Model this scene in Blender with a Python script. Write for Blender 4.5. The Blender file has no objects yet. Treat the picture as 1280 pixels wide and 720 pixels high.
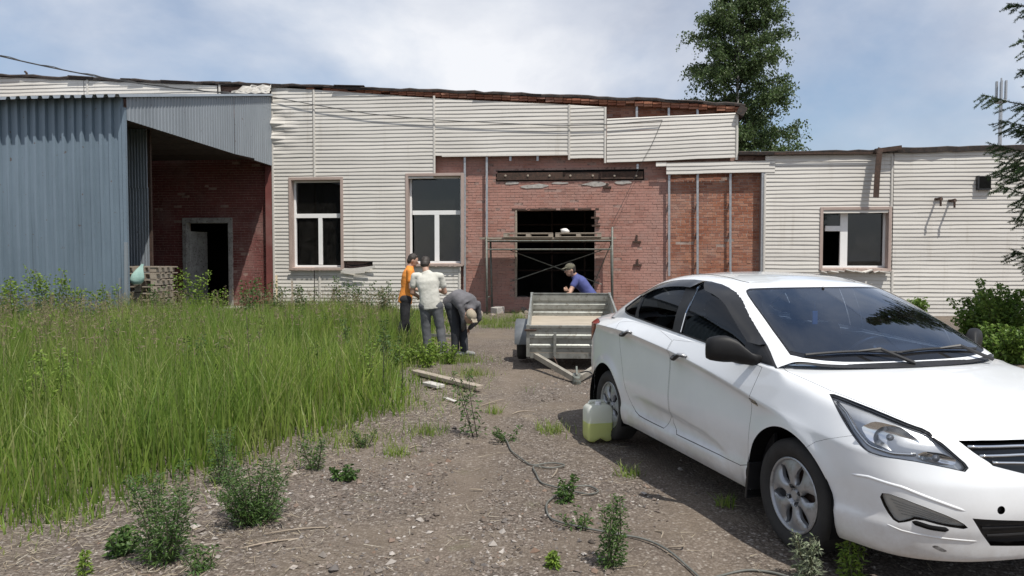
import bpy, bmesh, math, random
import numpy as np
from math import sin, cos, pi, radians, sqrt, atan2, tan
from mathutils import Vector, Matrix, Euler
from mathutils.geometry import delaunay_2d_cdt
from mathutils.bvhtree import BVHTree

random.seed(7)
rng = np.random.default_rng(7)
scene = bpy.context.scene
COL = scene.collection

# ------------------------------------------------------------------ camera
CAM_H = 1.58
FOC = 920.0                       # focal length in photo pixels (1280 wide)
PITCH = math.atan(35 / FOC)
cam_d = bpy.data.cameras.new('camera')
cam_d.sensor_width = 36.0
cam_d.lens = 36.0 * FOC / 1280.0
cam_d.clip_start = 0.05
cam_d.clip_end = 3000
cam = bpy.data.objects.new('camera', cam_d)
cam.location = (0, 0, CAM_H)
cam.rotation_euler = (pi / 2 - PITCH, 0, 0)
COL.objects.link(cam)
scene.camera = cam

# ------------------------------------------------------------------ light
SUN_TRAVEL = Vector((-0.30, 0.43, -1.0)).normalized()       # direction the light travels
to_sun = -SUN_TRAVEL
SUN_EL = math.asin(to_sun.z)
SUN_AZ = math.atan2(to_sun.x, to_sun.y)                     # from +Y towards +X
sun_d = bpy.data.lights.new('sun', 'SUN')
sun_d.energy = 4.0
sun_d.angle = radians(0.55)
sun_d.color = (1.0, 0.955, 0.88)
sun = bpy.data.objects.new('sun', sun_d)
sun.rotation_euler = to_sun.to_track_quat('Z', 'Y').to_euler()
sun.location = (20, -20, 40)
COL.objects.link(sun)

world = bpy.data.worlds.new('World')
scene.world = world
world.use_nodes = True
wn, wl = world.node_tree.nodes, world.node_tree.links
wn.clear()
w_out = wn.new('ShaderNodeOutputWorld')
w_bg = wn.new('ShaderNodeBackground')
w_bg.inputs['Strength'].default_value = 0.1
w_sky = wn.new('ShaderNodeTexSky')
w_sky.sky_type = 'NISHITA'
w_sky.sun_disc = False
w_sky.sun_elevation = SUN_EL
w_sky.sun_rotation = SUN_AZ
w_sky.altitude = 150
w_sky.air_density = 1.0
w_sky.dust_density = 0.8
w_sky.ozone_density = 1.6
tc = wn.new('ShaderNodeTexCoord')
sep = wn.new('ShaderNodeSeparateXYZ')
wl.new(tc.outputs['Generated'], sep.inputs[0])
def wmath(op, a, b=None, clamp=False):
    n = wn.new('ShaderNodeMath'); n.operation = op; n.use_clamp = clamp
    for i, v in enumerate((a, b)):
        if v is None: continue
        if isinstance(v, (int, float)): n.inputs[i].default_value = v
        else: wl.new(v, n.inputs[i])
    return n.outputs[0]
zc = wmath('ADD', wmath('MAXIMUM', sep.outputs[2], 0.0), 0.55)
comb = wn.new('ShaderNodeCombineXYZ')
wl.new(wmath('DIVIDE', sep.outputs[0], zc), comb.inputs[0])
wl.new(wmath('DIVIDE', sep.outputs[1], zc), comb.inputs[1])
def wnoise(scale, detail, rough, off, dist=0.0):
    m = wn.new('ShaderNodeMapping'); m.inputs['Location'].default_value = off
    wl.new(comb.outputs[0], m.inputs['Vector'])
    n = wn.new('ShaderNodeTexNoise'); n.inputs['Scale'].default_value = scale
    n.inputs['Detail'].default_value = detail; n.inputs['Roughness'].default_value = rough
    n.inputs['Distortion'].default_value = dist
    wl.new(m.outputs[0], n.inputs['Vector'])
    return n.outputs['Fac']
def wramp(fac, stops):
    r = wn.new('ShaderNodeValToRGB'); wl.new(fac, r.inputs[0])
    while len(r.color_ramp.elements) < len(stops): r.color_ramp.elements.new(0.5)
    for e, (p, c) in zip(r.color_ramp.elements, stops): e.position = p; e.color = (*c, 1)
    return r.outputs[0]
def wmix(f, a, b):
    n = wn.new('ShaderNodeMix'); n.data_type = 'RGBA'
    if isinstance(f, float): n.inputs[0].default_value = f
    else: wl.new(f, n.inputs[0])
    for s, v in ((6, a), (7, b)):
        if isinstance(v, tuple): n.inputs[s].default_value = (*v, 1)
        else: wl.new(v, n.inputs[s])
    return n.outputs[2]
CLOUD_OFF = (3.1, 1.7, 0.0)
cover = wramp(wnoise(1.15, 8, 0.55, CLOUD_OFF, 0.25), [(0.34, (0, 0, 0)), (0.57, (1, 1, 1))])
shade = wramp(wnoise(1.7, 8, 0.54, (7.4, 2.2, 0.5), 0.15), [(0.36, (3.8, 4.2, 5.1)), (0.47, (5.1, 5.45, 6.2)), (0.60, (7.2, 7.35, 7.7))])
wl.new(wmix(cover, w_sky.outputs[0], shade), w_bg.inputs['Color'])
wl.new(w_bg.outputs[0], w_out.inputs[0])

vs = scene.view_settings
vs.view_transform = 'Standard'
vs.look = 'None'
vs.gamma = 1.0
vs.use_curve_mapping = False
vs.exposure = 0.35
scene.cycles.max_bounces = 8
scene.cycles.transparent_max_bounces = 24
scene.cycles.use_denoising = True
# ------------------------------------------------------------------ helpers
class MB:
    """collects faces; build() links them as one mesh object"""
    def __init__(self): self.v = []; self.f = []; self.m = []; self.mi = 0
    def add(self, vs, fs):
        b = len(self.v); self.v.extend([tuple(p) for p in vs])
        for f in fs: self.f.append(tuple(b + i for i in f)); self.m.append(self.mi)
    def quad(self, a, b, c, d): self.add([a, b, c, d], [(0, 1, 2, 3)])
    def box(self, c, s, rot=None, taper=None):
        hx, hy, hz = s[0] / 2, s[1] / 2, s[2] / 2
        vs = [Vector((x, y, z)) for z in (-hz, hz) for y in (-hy, hy) for x in (-hx, hx)]
        if taper:
            for p in vs:
                if p.z > 0: p.x *= taper; p.y *= taper
        if rot is not None:
            M = rot if isinstance(rot, Matrix) else Euler(rot).to_matrix()
            vs = [M @ p for p in vs]
        c = Vector(c)
        self.add([p + c for p in vs], [(0, 2, 3, 1), (4, 5, 7, 6), (0, 1, 5, 4), (2, 6, 7, 3), (0, 4, 6, 2), (1, 3, 7, 5)])
        return self
    def bx(self, x0, x1, y0, y1, z0, z1):
        return self.box(((x0 + x1) / 2, (y0 + y1) / 2, (z0 + z1) / 2), (abs(x1 - x0), abs(y1 - y0), abs(z1 - z0)))
    def tube(self, pts, r, n=8, caps=True, flat=1.0):
        pts = [Vector(p) for p in pts]; k = len(pts)
        rs = r if hasattr(r, '__len__') else [r] * k
        t0 = (pts[1] - pts[0]).normalized()
        up = Vector((0, 0, 1)) if abs(t0.z) < 0.9 else Vector((1, 0, 0))
        nrm = t0.cross(up).normalized(); vs = []
        for i, p in enumerate(pts):
            t = (pts[min(i + 1, k - 1)] - pts[max(i - 1, 0)])
            if t.length < 1e-9: t = t0.copy()
            t.normalize()
            nrm = nrm - t * nrm.dot(t)
            if nrm.length < 1e-6: nrm = t.orthogonal()
            nrm.normalize(); bi = t.cross(nrm)
            for j in range(n):
                a = 2 * pi * j / n
                vs.append(p + nrm * (cos(a) * rs[i]) + bi * (sin(a) * rs[i] * flat))
        fs = []
        for i in range(k - 1):
            for j in range(n):
                j2 = (j + 1) % n
                fs.append((i * n + j, i * n + j2, (i + 1) * n + j2, (i + 1) * n + j))
        if caps: fs.append(tuple(reversed(range(n)))); fs.append(tuple((k - 1) * n + j for j in range(n)))
        self.add(vs, fs); return self
    def bar(self, a, b, w, h, up=(0, 0, 1)):
        a, b = Vector(a), Vector(b); t = (b - a); L = t.length; t.normalize()
        up = Vector(up)
        if abs(t.dot(up)) > 0.98: up = Vector((0, 1, 0))
        s = t.cross(up).normalized(); u = s.cross(t)
        M = Matrix((t, s, u)).transposed()
        return self.box((a + b) / 2, (L, w, h), M)
    def lathe(self, prof, n=24, axis='z', c=(0, 0, 0), close=False):
        vs = []; c = Vector(c)
        for (r, h) in prof:
            for j in range(n):
                a = 2 * pi * j / n
                if axis == 'z': p = Vector((r * cos(a), r * sin(a), h))
                elif axis == 'y': p = Vector((r * cos(a), h, r * sin(a)))
                else: p = Vector((h, r * cos(a), r * sin(a)))
                vs.append(p + c)
        fs = []; k = len(prof)
        for i in range(k - 1 if not close else k):
            i2 = (i + 1) % k
            for j in range(n):
                j2 = (j + 1) % n
                fs.append((i * n + j, i * n + j2, i2 * n + j2, i2 * n + j))
        self.add(vs, fs); return self
    def prism(self, poly, y0, y1, plane='xz'):
        n = len(poly)
        def P(p, d):
            return (p[0], d, p[1]) if plane == 'xz' else ((p[0], p[1], d) if plane == 'xy' else (d, p[0], p[1]))
        vs = [P(p, y0) for p in poly] + [P(p, y1) for p in poly]
        fs = [tuple(range(n)), tuple(reversed(range(n, 2 * n)))]
        for i in range(n): fs.append((i, n + i, n + (i + 1) % n, (i + 1) % n))
        self.add(vs, fs); return self
    def mesh(self, name, mats, smooth=False, fixn=True):
        me = bpy.data.meshes.new(name)
        me.from_pydata(self.v, [], self.f)
        for m in (mats if isinstance(mats, (list, tuple)) else [mats]): me.materials.append(m)
        if any(self.m): me.polygons.foreach_set('material_index', self.m)
        if fixn:
            bm = bmesh.new(); bm.from_mesh(me); bmesh.ops.recalc_face_normals(bm, faces=bm.faces); bm.to_mesh(me); bm.free()
        if smooth is True: me.polygons.foreach_set('use_smooth', [True] * len(me.polygons))
        elif smooth: me.shade_smooth_by_angle(smooth) if hasattr(me, 'shade_smooth_by_angle') else smooth_angle(me, smooth)
        me.update(); return me
    def build(self, name, mats, parent=None, smooth=False, fixn=True, bevel=0):
        o = bpy.data.objects.new(name, self.mesh(name, mats, smooth, fixn))
        COL.objects.link(o)
        if parent is not None: o.parent = parent
        if bevel:
            md = o.modifiers.new('bevel', 'BEVEL'); md.width = bevel; md.segments = 2; md.limit_method = 'ANGLE'; md.angle_limit = radians(40)
        return o

def smooth_angle(me, ang):
    me.polygons.foreach_set('use_smooth', [True] * len(me.polygons))
    bm = bmesh.new(); bm.from_mesh(me)
    for e in bm.edges:
        e.smooth = not (len(e.link_faces) == 2 and e.calc_face_angle(0) > ang)
    bm.to_mesh(me); bm.free()

def np_mesh(name, verts, faces, mats, parent=None, mat_idx=None, smooth=False):
    """verts (n,3) and faces (m,k) with constant k"""
    verts = np.asarray(verts, np.float32); faces = np.asarray(faces, np.int32)
    me = bpy.data.meshes.new(name); m, k = faces.shape
    me.vertices.add(len(verts)); me.vertices.foreach_set('co', verts.ravel())
    me.loops.add(m * k); me.loops.foreach_set('vertex_index', faces.ravel())
    me.polygons.add(m); me.polygons.foreach_set('loop_start', np.arange(0, m * k, k, dtype=np.int32))
    for mt in (mats if isinstance(mats, (list, tuple)) else [mats]): me.materials.append(mt)
    if mat_idx is not None: me.polygons.foreach_set('material_index', np.asarray(mat_idx, np.int32))
    me.polygons.foreach_set('use_smooth', [bool(smooth)] * m)
    me.update(calc_edges=True)
    o = bpy.data.objects.new(name, me); COL.objects.link(o)
    if parent is not None: o.parent = parent
    return o

def tag(o, label=None, cat=None, group=None, kind=None):
    if label: o['label'] = label
    if cat: o['category'] = cat
    if group: o['group'] = group
    if kind: o['kind'] = kind
    return o
def thing(name, label, cat, loc=(0, 0, 0), rz=0.0, group=None):
    o = bpy.data.objects.new(name, None); o.empty_display_size = 0.3
    o.location = loc; o.rotation_euler = (0, 0, rz); COL.objects.link(o)
    return tag(o, label, cat, group)

# ------------------------------------------------------------------ materials
def new_mat(name):
    m = bpy.data.materials.new(name); m.use_nodes = True
    nt = m.node_tree; b = nt.nodes['Principled BSDF']
    return m, nt, b
def sock(nt, s, v):
    if isinstance(v, (int, float)): s.default_value = v
    elif isinstance(v, tuple): s.default_value = (*v, 1) if len(v) == 3 and len(s.default_value) == 4 else v
    else: nt.links.new(v, s)
def nd(nt, t, **kw):
    n = nt.nodes.new(t)
    for k, v in kw.items():
        if k in n.inputs: sock(nt, n.inputs[k], v)
        else: setattr(n, k, v)
    return n
def coords(nt, kind='Object', scale=(1, 1, 1), loc=(0, 0, 0)):
    t = nt.nodes.new('ShaderNodeTexCoord') if kind != 'World' else nt.nodes.new('ShaderNodeNewGeometry')
    m = nt.nodes.new('ShaderNodeMapping')
    m.inputs['Scale'].default_value = scale; m.inputs['Location'].default_value = loc
    nt.links.new(t.outputs['Position' if kind == 'World' else kind], m.inputs['Vector'])
    return m.outputs[0]
def noise(nt, vec, scale, detail=4, rough=0.55, dist=0.0, out='Fac'):
    n = nd(nt, 'ShaderNodeTexNoise'); nt.links.new(vec, n.inputs['Vector'])
    n.inputs['Scale'].default_value = scale; n.inputs['Detail'].default_value = detail
    n.inputs['Roughness'].default_value = rough; n.inputs['Distortion'].default_value = dist
    return n.outputs[out]
def ramp(nt, fac, stops, interp='LINEAR'):
    r = nt.nodes.new('ShaderNodeValToRGB'); nt.links.new(fac, r.inputs[0]); r.color_ramp.interpolation = interp
    while len(r.color_ramp.elements) < len(stops): r.color_ramp.elements.new(0.5)
    for e, (p, c) in zip(r.color_ramp.elements, stops):
        e.position = p; e.color = (*c, 1) if not isinstance(c, (int, float)) else (c, c, c, 1)
    return r.outputs[0]
def mix(nt, f, a, b, mode='MIX'):
    n = nt.nodes.new('ShaderNodeMix'); n.data_type = 'RGBA'; n.blend_type = mode
    sock(nt, n.inputs[0], f); sock(nt, n.inputs[6], a); sock(nt, n.inputs[7], b)
    return n.outputs[2]
def mth(nt, op, a, b=0.0, clamp=False):
    n = nt.nodes.new('ShaderNodeMath'); n.operation = op; n.use_clamp = clamp
    sock(nt, n.inputs[0], a); sock(nt, n.inputs[1], b); return n.outputs[0]
def bump(nt, b, h, strength=0.4, dist=0.01):
    n = nt.nodes.new('ShaderNodeBump'); n.inputs['Strength'].default_value = strength; n.inputs['Distance'].default_value = dist
    nt.links.new(h, n.inputs['Height']); nt.links.new(n.outputs[0], b.inputs['Normal'])

def mat_noisy(name, c1, c2, scale=3.0, rough=0.7, metal=0.0, bmp=0.0, bscale=60, c3=None, stretch=(1, 1, 1), coord='Object', spec=0.5, rnd=0.0):
    m, nt, b = new_mat(name)
    v = coords(nt, coord, stretch)
    f = noise(nt, v, scale, 6, 0.6)
    col = ramp(nt, f, [(0.3, c1), (0.7, c2)])
    if c3 is not None:
        f2 = noise(nt, v, scale * 3.3, 5, 0.65)
        col = mix(nt, ramp(nt, f2, [(0.52, 0.0), (0.68, 1.0)]), col, c3)
    if rnd:
        oi = nt.nodes.new('ShaderNodeObjectInfo')
        k = mth(nt, 'MULTIPLY_ADD', oi.outputs['Random'], rnd * 2)
        k.node.inputs[2].default_value = 1 - rnd
        hsv = nd(nt, 'ShaderNodeHueSaturation'); nt.links.new(k, hsv.inputs['Value']); nt.links.new(col, hsv.inputs['Color']); col = hsv.outputs[0]
    nt.links.new(col, b.inputs['Base Color'])
    b.inputs['Roughness'].default_value = rough; b.inputs['Metallic'].default_value = metal
    b.inputs['Specular IOR Level'].default_value = spec
    if bmp: bump(nt, b, noise(nt, v, bscale, 3), bmp, 0.004)
    return m
def mat_leaf(name, cols, rough=0.5, trans=0.25, stops=None):
    """leaf-sized faces: colour varies per island, some light passes through"""
    m, nt, b = new_mat(name)
    g = nt.nodes.new('ShaderNodeNewGeometry')
    n = len(cols)
    col = ramp(nt, g.outputs['Random Per Island'], [(i / max(1, n - 1), c) for i, c in enumerate(cols)])
    nt.links.new(col, b.inputs['Base Color'])
    b.inputs['Roughness'].default_value = rough
    b.inputs['Specular IOR Level'].default_value = 0.3
    t = nd(nt, 'ShaderNodeBsdfTranslucent'); nt.links.new(col, t.inputs['Color'])
    mx = nd(nt, 'ShaderNodeMixShader'); mx.inputs[0].default_value = trans
    nt.links.new(b.outputs[0], mx.inputs[1]); nt.links.new(t.outputs[0], mx.inputs[2])
    nt.links.new(mx.outputs[0], nt.nodes['Material Output'].inputs[0])
    return m
def mat_glass(name, tint=(0.6, 0.66, 0.68), refl=1.0, ior=1.5, dust=0.0):
    """single-sheet glass: tinted transmission plus Fresnel reflection"""
    m, nt, b = new_mat(name); nt.nodes.remove(b)
    fr = nd(nt, 'ShaderNodeFresnel'); fr.inputs['IOR'].default_value = ior
    tr = nd(nt, 'ShaderNodeBsdfTransparent'); tr.inputs['Color'].default_value = (*tint, 1)
    gl = nd(nt, 'ShaderNodeBsdfGlossy'); gl.inputs['Roughness'].default_value = 0.01
    mx = nd(nt, 'ShaderNodeMixShader')
    f = mth(nt, 'MULTIPLY', fr.outputs[0], refl, True)
    nt.links.new(f, mx.inputs[0]); nt.links.new(tr.outputs[0], mx.inputs[1]); nt.links.new(gl.outputs[0], mx.inputs[2])
    out = mx.outputs[0]
    if dust:
        v = coords(nt, 'Object'); df = nd(nt, 'ShaderNodeBsdfDiffuse'); df.inputs['Color'].default_value = (.34, .32, .29, 1)
        k = mth(nt, 'MULTIPLY', ramp(nt, noise(nt, v, 3.5, 7, .7, .6), [(.35, .15), (.75, 1.0)]), dust)
        m3 = nd(nt, 'ShaderNodeMixShader'); nt.links.new(k, m3.inputs[0]); nt.links.new(out, m3.inputs[1]); nt.links.new(df.outputs[0], m3.inputs[2]); out = m3.outputs[0]
    nt.links.new(out, nt.nodes['Material Output'].inputs[0])
    return m

M = {}
M['black_plastic'] = mat_noisy('black_plastic', (0.012, 0.012, 0.013), (0.022, 0.022, 0.024), 8, 0.45)
M['black_matte'] = mat_noisy('black_matte', (0.006, 0.006, 0.006), (0.012, 0.012, 0.012), 8, 0.95, spec=0.05)
M['white_pvc'] = mat_noisy('white_pvc', (0.74, 0.74, 0.73), (0.80, 0.80, 0.79), 3, 0.35)
M['galv'] = mat_noisy('galvanised', (0.36, 0.37, 0.38), (0.52, 0.53, 0.54), 14, 0.42, 0.75, 0.1, 40)
M['rust'] = mat_noisy('rusty_steel', (0.030, 0.021, 0.016), (0.075, 0.044, 0.032), 9, 0.85, 0.1, 0.4, 50, c3=(0.11, 0.058, 0.04))
M['old_wood'] = mat_noisy('weathered_wood', (0.22, 0.18, 0.14), (0.38, 0.33, 0.27), 6, 0.85, 0, 0.4, 40, stretch=(1, 9, 9))
M['fresh_wood'] = mat_noisy('pale_wood', (0.50, 0.40, 0.26), (0.62, 0.52, 0.36), 6, 0.75, 0, 0.2, 40, stretch=(9, 9, 1))
M['dark_room'] = mat_noisy('dark_plaster', (0.05, 0.048, 0.045), (0.10, 0.095, 0.09), 1.5, 0.95)  # dark plaster tone used throughout both interiors
M['concrete'] = mat_noisy('concrete', (0.30, 0.28, 0.26), (0.45, 0.43, 0.40), 5, 0.95, 0, 0.5, 40, c3=(0.22, 0.2, 0.18))
# ------------------------------------------------------------------ facade frame
FA = radians(5.5)                       # the facade is turned 5.5 degrees, its right end nearer
FO = Vector((0, 22.0, 0))
FMi = Matrix.Rotation(FA, 3, 'Z')       # world -> facade
FMo = Matrix.Rotation(-FA, 3, 'Z')      # facade -> world
def view_ray(px, py):
    r = Vector((1, 0, 0)); f = Vector((0, cos(PITCH), -sin(PITCH))); u = Vector((0, sin(PITCH), cos(PITCH)))
    return r * ((px - 640) / FOC) + u * ((360 - py) / FOC) + f
def FU(px, py, d=0.0):
    """survey: photo point -> (u, z) on the plane d metres behind the siding"""
    o = FMi @ (Vector((0, 0, CAM_H)) - FO); v = FMi @ view_ray(px, py)
    p = o + v * ((d - o.y) / v.y)
    return p.x, p.z
def GP(px, py, z=0.0):
    """survey: photo point -> point on the level z"""
    v = view_ray(px, py); t = (z - CAM_H) / v.z
    p = Vector((0, 0, CAM_H)) + v * t
    return Vector((p.x, p.y, z))
def DP(px, py, Y):
    """survey: photo point -> point at distance Y"""
    v = view_ray(px, py)
    return Vector((0, 0, CAM_H)) + v * (Y / v.y)
def U(px, d=0.0): return FU(px, 325, d)[0]
def Zf(py, px=640, d=0.0): return FU(px, py, d)[1]
def lerp_pts(pts):
    xs = [p[0] for p in pts]; ys = [p[1] for p in pts]
    return lambda x: float(np.interp(x, xs, ys))
def fw(u, y, z=0.0): return FO + FMo @ Vector((u, y, z))
BR = 0.20                               # brick plane, 20 cm behind the siding

# ------------------------------------------------------------------ facade materials
def mat_siding():
    m, nt, b = new_mat('vinyl_siding')
    v = coords(nt, 'World')
    f = noise(nt, v, 0.5, 6, 0.6)
    col = ramp(nt, f, [(0.3, (0.54, 0.515, 0.472)), (0.7, (0.62, 0.597, 0.553))])
    st = noise(nt, coords(nt, 'World', (2.2, 2.2, 0.16)), 2.0, 5, 0.7)
    col = mix(nt, ramp(nt, st, [(0.58, 0.0), (0.84, 0.5)]), col, (0.30, 0.26, 0.20))
    oi = nt.nodes.new('ShaderNodeObjectInfo')
    h = nd(nt, 'ShaderNodeHueSaturation'); nt.links.new(col, h.inputs['Color'])
    nt.links.new(ramp(nt, oi.outputs['Random'], [(0, 0.92), (1, 1.05)]), h.inputs['Value'])
    nt.links.new(h.outputs[0], b.inputs['Base Color'])
    b.inputs['Roughness'].default_value = 0.5
    bump(nt, b, noise(nt, v, 5, 3), 0.15, 0.01)
    return m
M['siding'] = mat_siding()
def mat_brick(name, cols, src, paint=None, pamt=0.5):
    m, nt, b = new_mat(name)
    if src == 'object': r = nt.nodes.new('ShaderNodeObjectInfo').outputs['Random']
    else: r = nt.nodes.new('ShaderNodeNewGeometry').outputs['Random Per Island']
    v = coords(nt, 'World')
    col = ramp(nt, r, [(i / (len(cols) - 1), c) for i, c in enumerate(cols)])
    col = mix(nt, ramp(nt, noise(nt, v, 22, 5, 0.7), [(0.35, 0.0), (0.75, 0.55)]), col, tuple(c * 0.62 for c in cols[0]))
    if paint:
        f = noise(nt, v, 1.3, 7, 0.72)
        col = mix(nt, ramp(nt, f, [(pamt - 0.14, 1.0), (pamt + 0.10, 0.0)]), paint, col)
    col = mix(nt, ramp(nt, noise(nt, v, 0.9, 5, 0.6), [(0.5, 0.0), (0.78, 0.5)]), col, (0.36, 0.27, 0.24))
    nt.links.new(col, b.inputs['Base Color']); b.inputs['Roughness'].default_value = 0.9
    bump(nt, b, noise(nt, v, 45, 4, 0.7), 0.5, 0.006)
    return m
RAW = [(0.20, 0.075, 0.045), (0.30, 0.115, 0.065), (0.36, 0.15, 0.085), (0.40, 0.20, 0.13), (0.27, 0.10, 0.06)]
PINK = [(0.27, 0.13, 0.10), (0.35, 0.18, 0.14), (0.40, 0.23, 0.185), (0.31, 0.14, 0.105), (0.36, 0.235, 0.20), (0.22, 0.10, 0.075)]
RED = [(0.13, 0.040, 0.036), (0.16, 0.050, 0.044), (0.18, 0.06, 0.052)]
M['brick_raw'] = mat_brick('brick_raw', RAW, 'object')
M['brick_raw_m'] = mat_brick('brick_raw_mass', RAW, 'island')
M['brick_pink'] = mat_brick('brick_painted', PINK, 'island', (0.385, 0.205, 0.168), 0.50)
M['brick_red'] = mat_brick('brick_red_paint', RED, 'island', (0.19, 0.055, 0.048), 0.55)
M['mortar'] = mat_noisy('mortar', (0.24, 0.155, 0.13), (0.38, 0.26, 0.225), 4, 0.95, 0, 0.5, 40, c3=(0.10, 0.06, 0.05))
M['mortar_light'] = mat_noisy('mortar_light', (0.24, 0.17, 0.14), (0.38, 0.31, 0.27), 4, 0.95, 0, 0.5, 40, c3=(0.2, 0.11, 0.08))
M['casing'] = mat_noisy('window_casing', (0.34, 0.26, 0.225), (0.42, 0.335, 0.295), 2, 0.5)
M['bitumen'] = mat_noisy('bitumen', (0.020, 0.018, 0.017), (0.06, 0.05, 0.045), 6, 0.9, 0, 0.6, 20, c3=(0.10, 0.06, 0.045))
M['pane'] = mat_glass('window_glass', (0.42, 0.45, 0.46), 1.0, 1.62, dust=.05)

def wall_sheet(mb, u0, u1, ztop, holes, y, z0=-0.1, reveal=0.35, du=1.5):
    us = sorted({u0, u1, *[h[0] for h in holes], *[h[1] for h in holes], *np.arange(u0, u1, du).tolist()})
    us = [u for u in us if u0 - 1e-6 <= u <= u1 + 1e-6]
    zs = sorted({z0, *[h[2] for h in holes], *[h[3] for h in holes]})
    for a, b in zip(us[:-1], us[1:]):
        if b - a < 1e-5: continue
        for i, c in enumerate(zs):
            top = i == len(zs) - 1
            d = None if top else zs[i + 1]
            um, zm = (a + b) / 2, (c + 0.01 if top else (c + d) / 2)
            if any(h[0] < um < h[1] and h[2] < zm < h[3] for h in holes): continue
            mb.quad((a, y, c), (b, y, c), (b, y, ztop(b) if top else d), (a, y, ztop(a) if top else d))
    for (a, b, c, d) in holes:
        q = y + reveal
        mb.quad((a, y, c), (a, q, c), (a, q, d), (a, y, d)); mb.quad((b, y, c), (b, y, d), (b, q, d), (b, q, c))
        mb.quad((a, y, d), (a, q, d), (b, q, d), (b, y, d)); mb.quad((a, y, c), (b, y, c), (b, q, c), (a, q, c))

STEP = 0.226
def siding(parent, u0, u1, z0, z1, holes=(), tilt=0.0, ztop=None, y=0.0, wav=0.005, phase=0, crumple=None):
    rows = int(math.ceil((z1 - z0) / STEP + 0.6))
    half = STEP / 2
    for k in range(rows):
        zr = z0 + k * STEP
        iv = [(u0, u1)]
        for (a, b, c, d) in holes:
            if c < zr + half < d:
                nv = []
                for (p, q) in iv:
                    if b <= p or a >= q: nv.append((p, q)); continue
                    if a > p: nv.append((p, a))
                    if b < q: nv.append((b, q))
                iv = nv
        for (p, q) in iv:
            if q - p < 0.04: continue
            tl = lambda u: (u - u0) * tilt
            lim = (lambda u: min(z1 + tl(u), ztop(u))) if ztop else (lambda u: z1 + tl(u))
            if all(lim(u) <= zr + tl(u) + 0.02 for u in (p, (p + q) / 2, q)): continue
            n = max(2, int((q - p) / 0.35)); ph = random.random() * 9
            mb = MB(); prof = []
            for c in (0, 1):
                zb = c * half
                prof += [(zb, 0.003), (zb, 0.019), (zb + 0.014, 0.020), (zb + half * 0.8, 0.007), (zb + half, 0.004)]
            vs = []; m = len(prof)
            for i in range(n + 1):
                u = p + (q - p) * i / n
                wz = wav * (sin(u * 2.1 + ph) + 0.6 * sin(u * 5.3 + ph * 2))
                wd = 0.004 * sin(u * 1.7 + ph * 3)
                for (dz, dd) in prof:
                    z = min(zr + dz + wz + tl(u), lim(u)); d = dd + max(0, wd)
                    if crumple: d += crumple(u, z)
                    vs.append((u, y - d, z))
            fs = [(i * m + j, (i + 1) * m + j, (i + 1) * m + j + 1, i * m + j + 1) for i in range(n) for j in range(m - 1)]
            mb.add(vs, fs)
            mb.build('siding_panel', M['siding'], parent, fixn=False)

def strip(parent, px, py0, py1, w=0.06, d=0.034, name='joint_strip', mat='siding', y=-0.004, off=0.0):
    u0, z0 = FU(px, py0); u1, z1 = FU(px, py1)
    u = (u0 + u1) / 2 + off
    mb = MB(); mb.box((u, y - d / 2, (z0 + z1) / 2), (w, d, abs(z1 - z0)))
    mb.box((u, y - d - 0.003, (z0 + z1) / 2), (w * 0.45, 0.008, abs(z1 - z0) - 0.01))
    return mb.build(name, M[mat], parent)

def R4(px0, px1, py0, py1, d=0.0):
    a = FU(px0, py0, d); b = FU(px1, py1, d)
    return (a[0], b[0], min(a[1], b[1]), max(a[1], b[1]))

def window(parent, cas, bars, panes, sill=True, label=None, depth=0.24):
    """cas: casing outer rect; bars/panes: photo rects on the recessed frame plane"""
    a, b, c, d = cas
    w = bpy.data.objects.new('window', None); COL.objects.link(w); w.parent = parent
    if label: w['label'] = label
    t = 0.085
    mb = MB()
    mb.bx(a, a + t, -0.045, depth, c, d); mb.bx(b - t, b, -0.045, depth, c, d)
    mb.bx(a + t, b - t, -0.045, depth, d - t, d)
    mb.build('casing', M['casing'], w, bevel=0.006)
    mb = MB(); mb.box(((a + b) / 2, 0.07, c + 0.05), (b - a - 2 * t, 0.36, 0.03), (0.12, 0, 0))
    mb.bx(a + 0.02, b - 0.02, -0.125, -0.10, c - 0.02, c + 0.05)
    for i in range(9):
        uu = a + 0.05 + (b - a - 0.1) * (i + random.random() * 0.6) / 9.4
        mb.box((uu, -0.125, c + 0.01), (0.04 + random.random() * 0.06, 0.02, 0.05 + random.random() * 0.05), (0, 0, random.uniform(-0.1, 0.1)))
    mb.build('sill', M['casing'], w)
    mb = MB()
    fa, fb, fc, fd = a + t - 0.005, b - t + 0.005, c + 0.07, d - t + 0.005
    ft = 0.06
    mb.bx(fa, fa + ft, depth - 0.05, depth + 0.03, fc, fd); mb.bx(fb - ft, fb, depth - 0.05, depth + 0.03, fc, fd)
    mb.bx(fa + ft, fb - ft, depth - 0.05, depth + 0.03, fd - ft, fd); mb.bx(fa + ft, fb - ft, depth - 0.05, depth + 0.03, fc, fc + ft)
    for r in bars:
        r = R4(*r, d=depth); mb.bx(r[0], r[1], depth - 0.053, depth + 0.025, r[2], r[3])
    mb.build('frame', M['white_pvc'], w, bevel=0.006)
    for r in panes:
        r = R4(*r, d=depth); g = MB()
        g.bx(r[0] - 0.01, r[1] + 0.01, depth - 0.008, depth + 0.004, r[2] - 0.01, r[3] + 0.01)
        g.build('pane', M['pane'], w)
    return w

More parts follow.
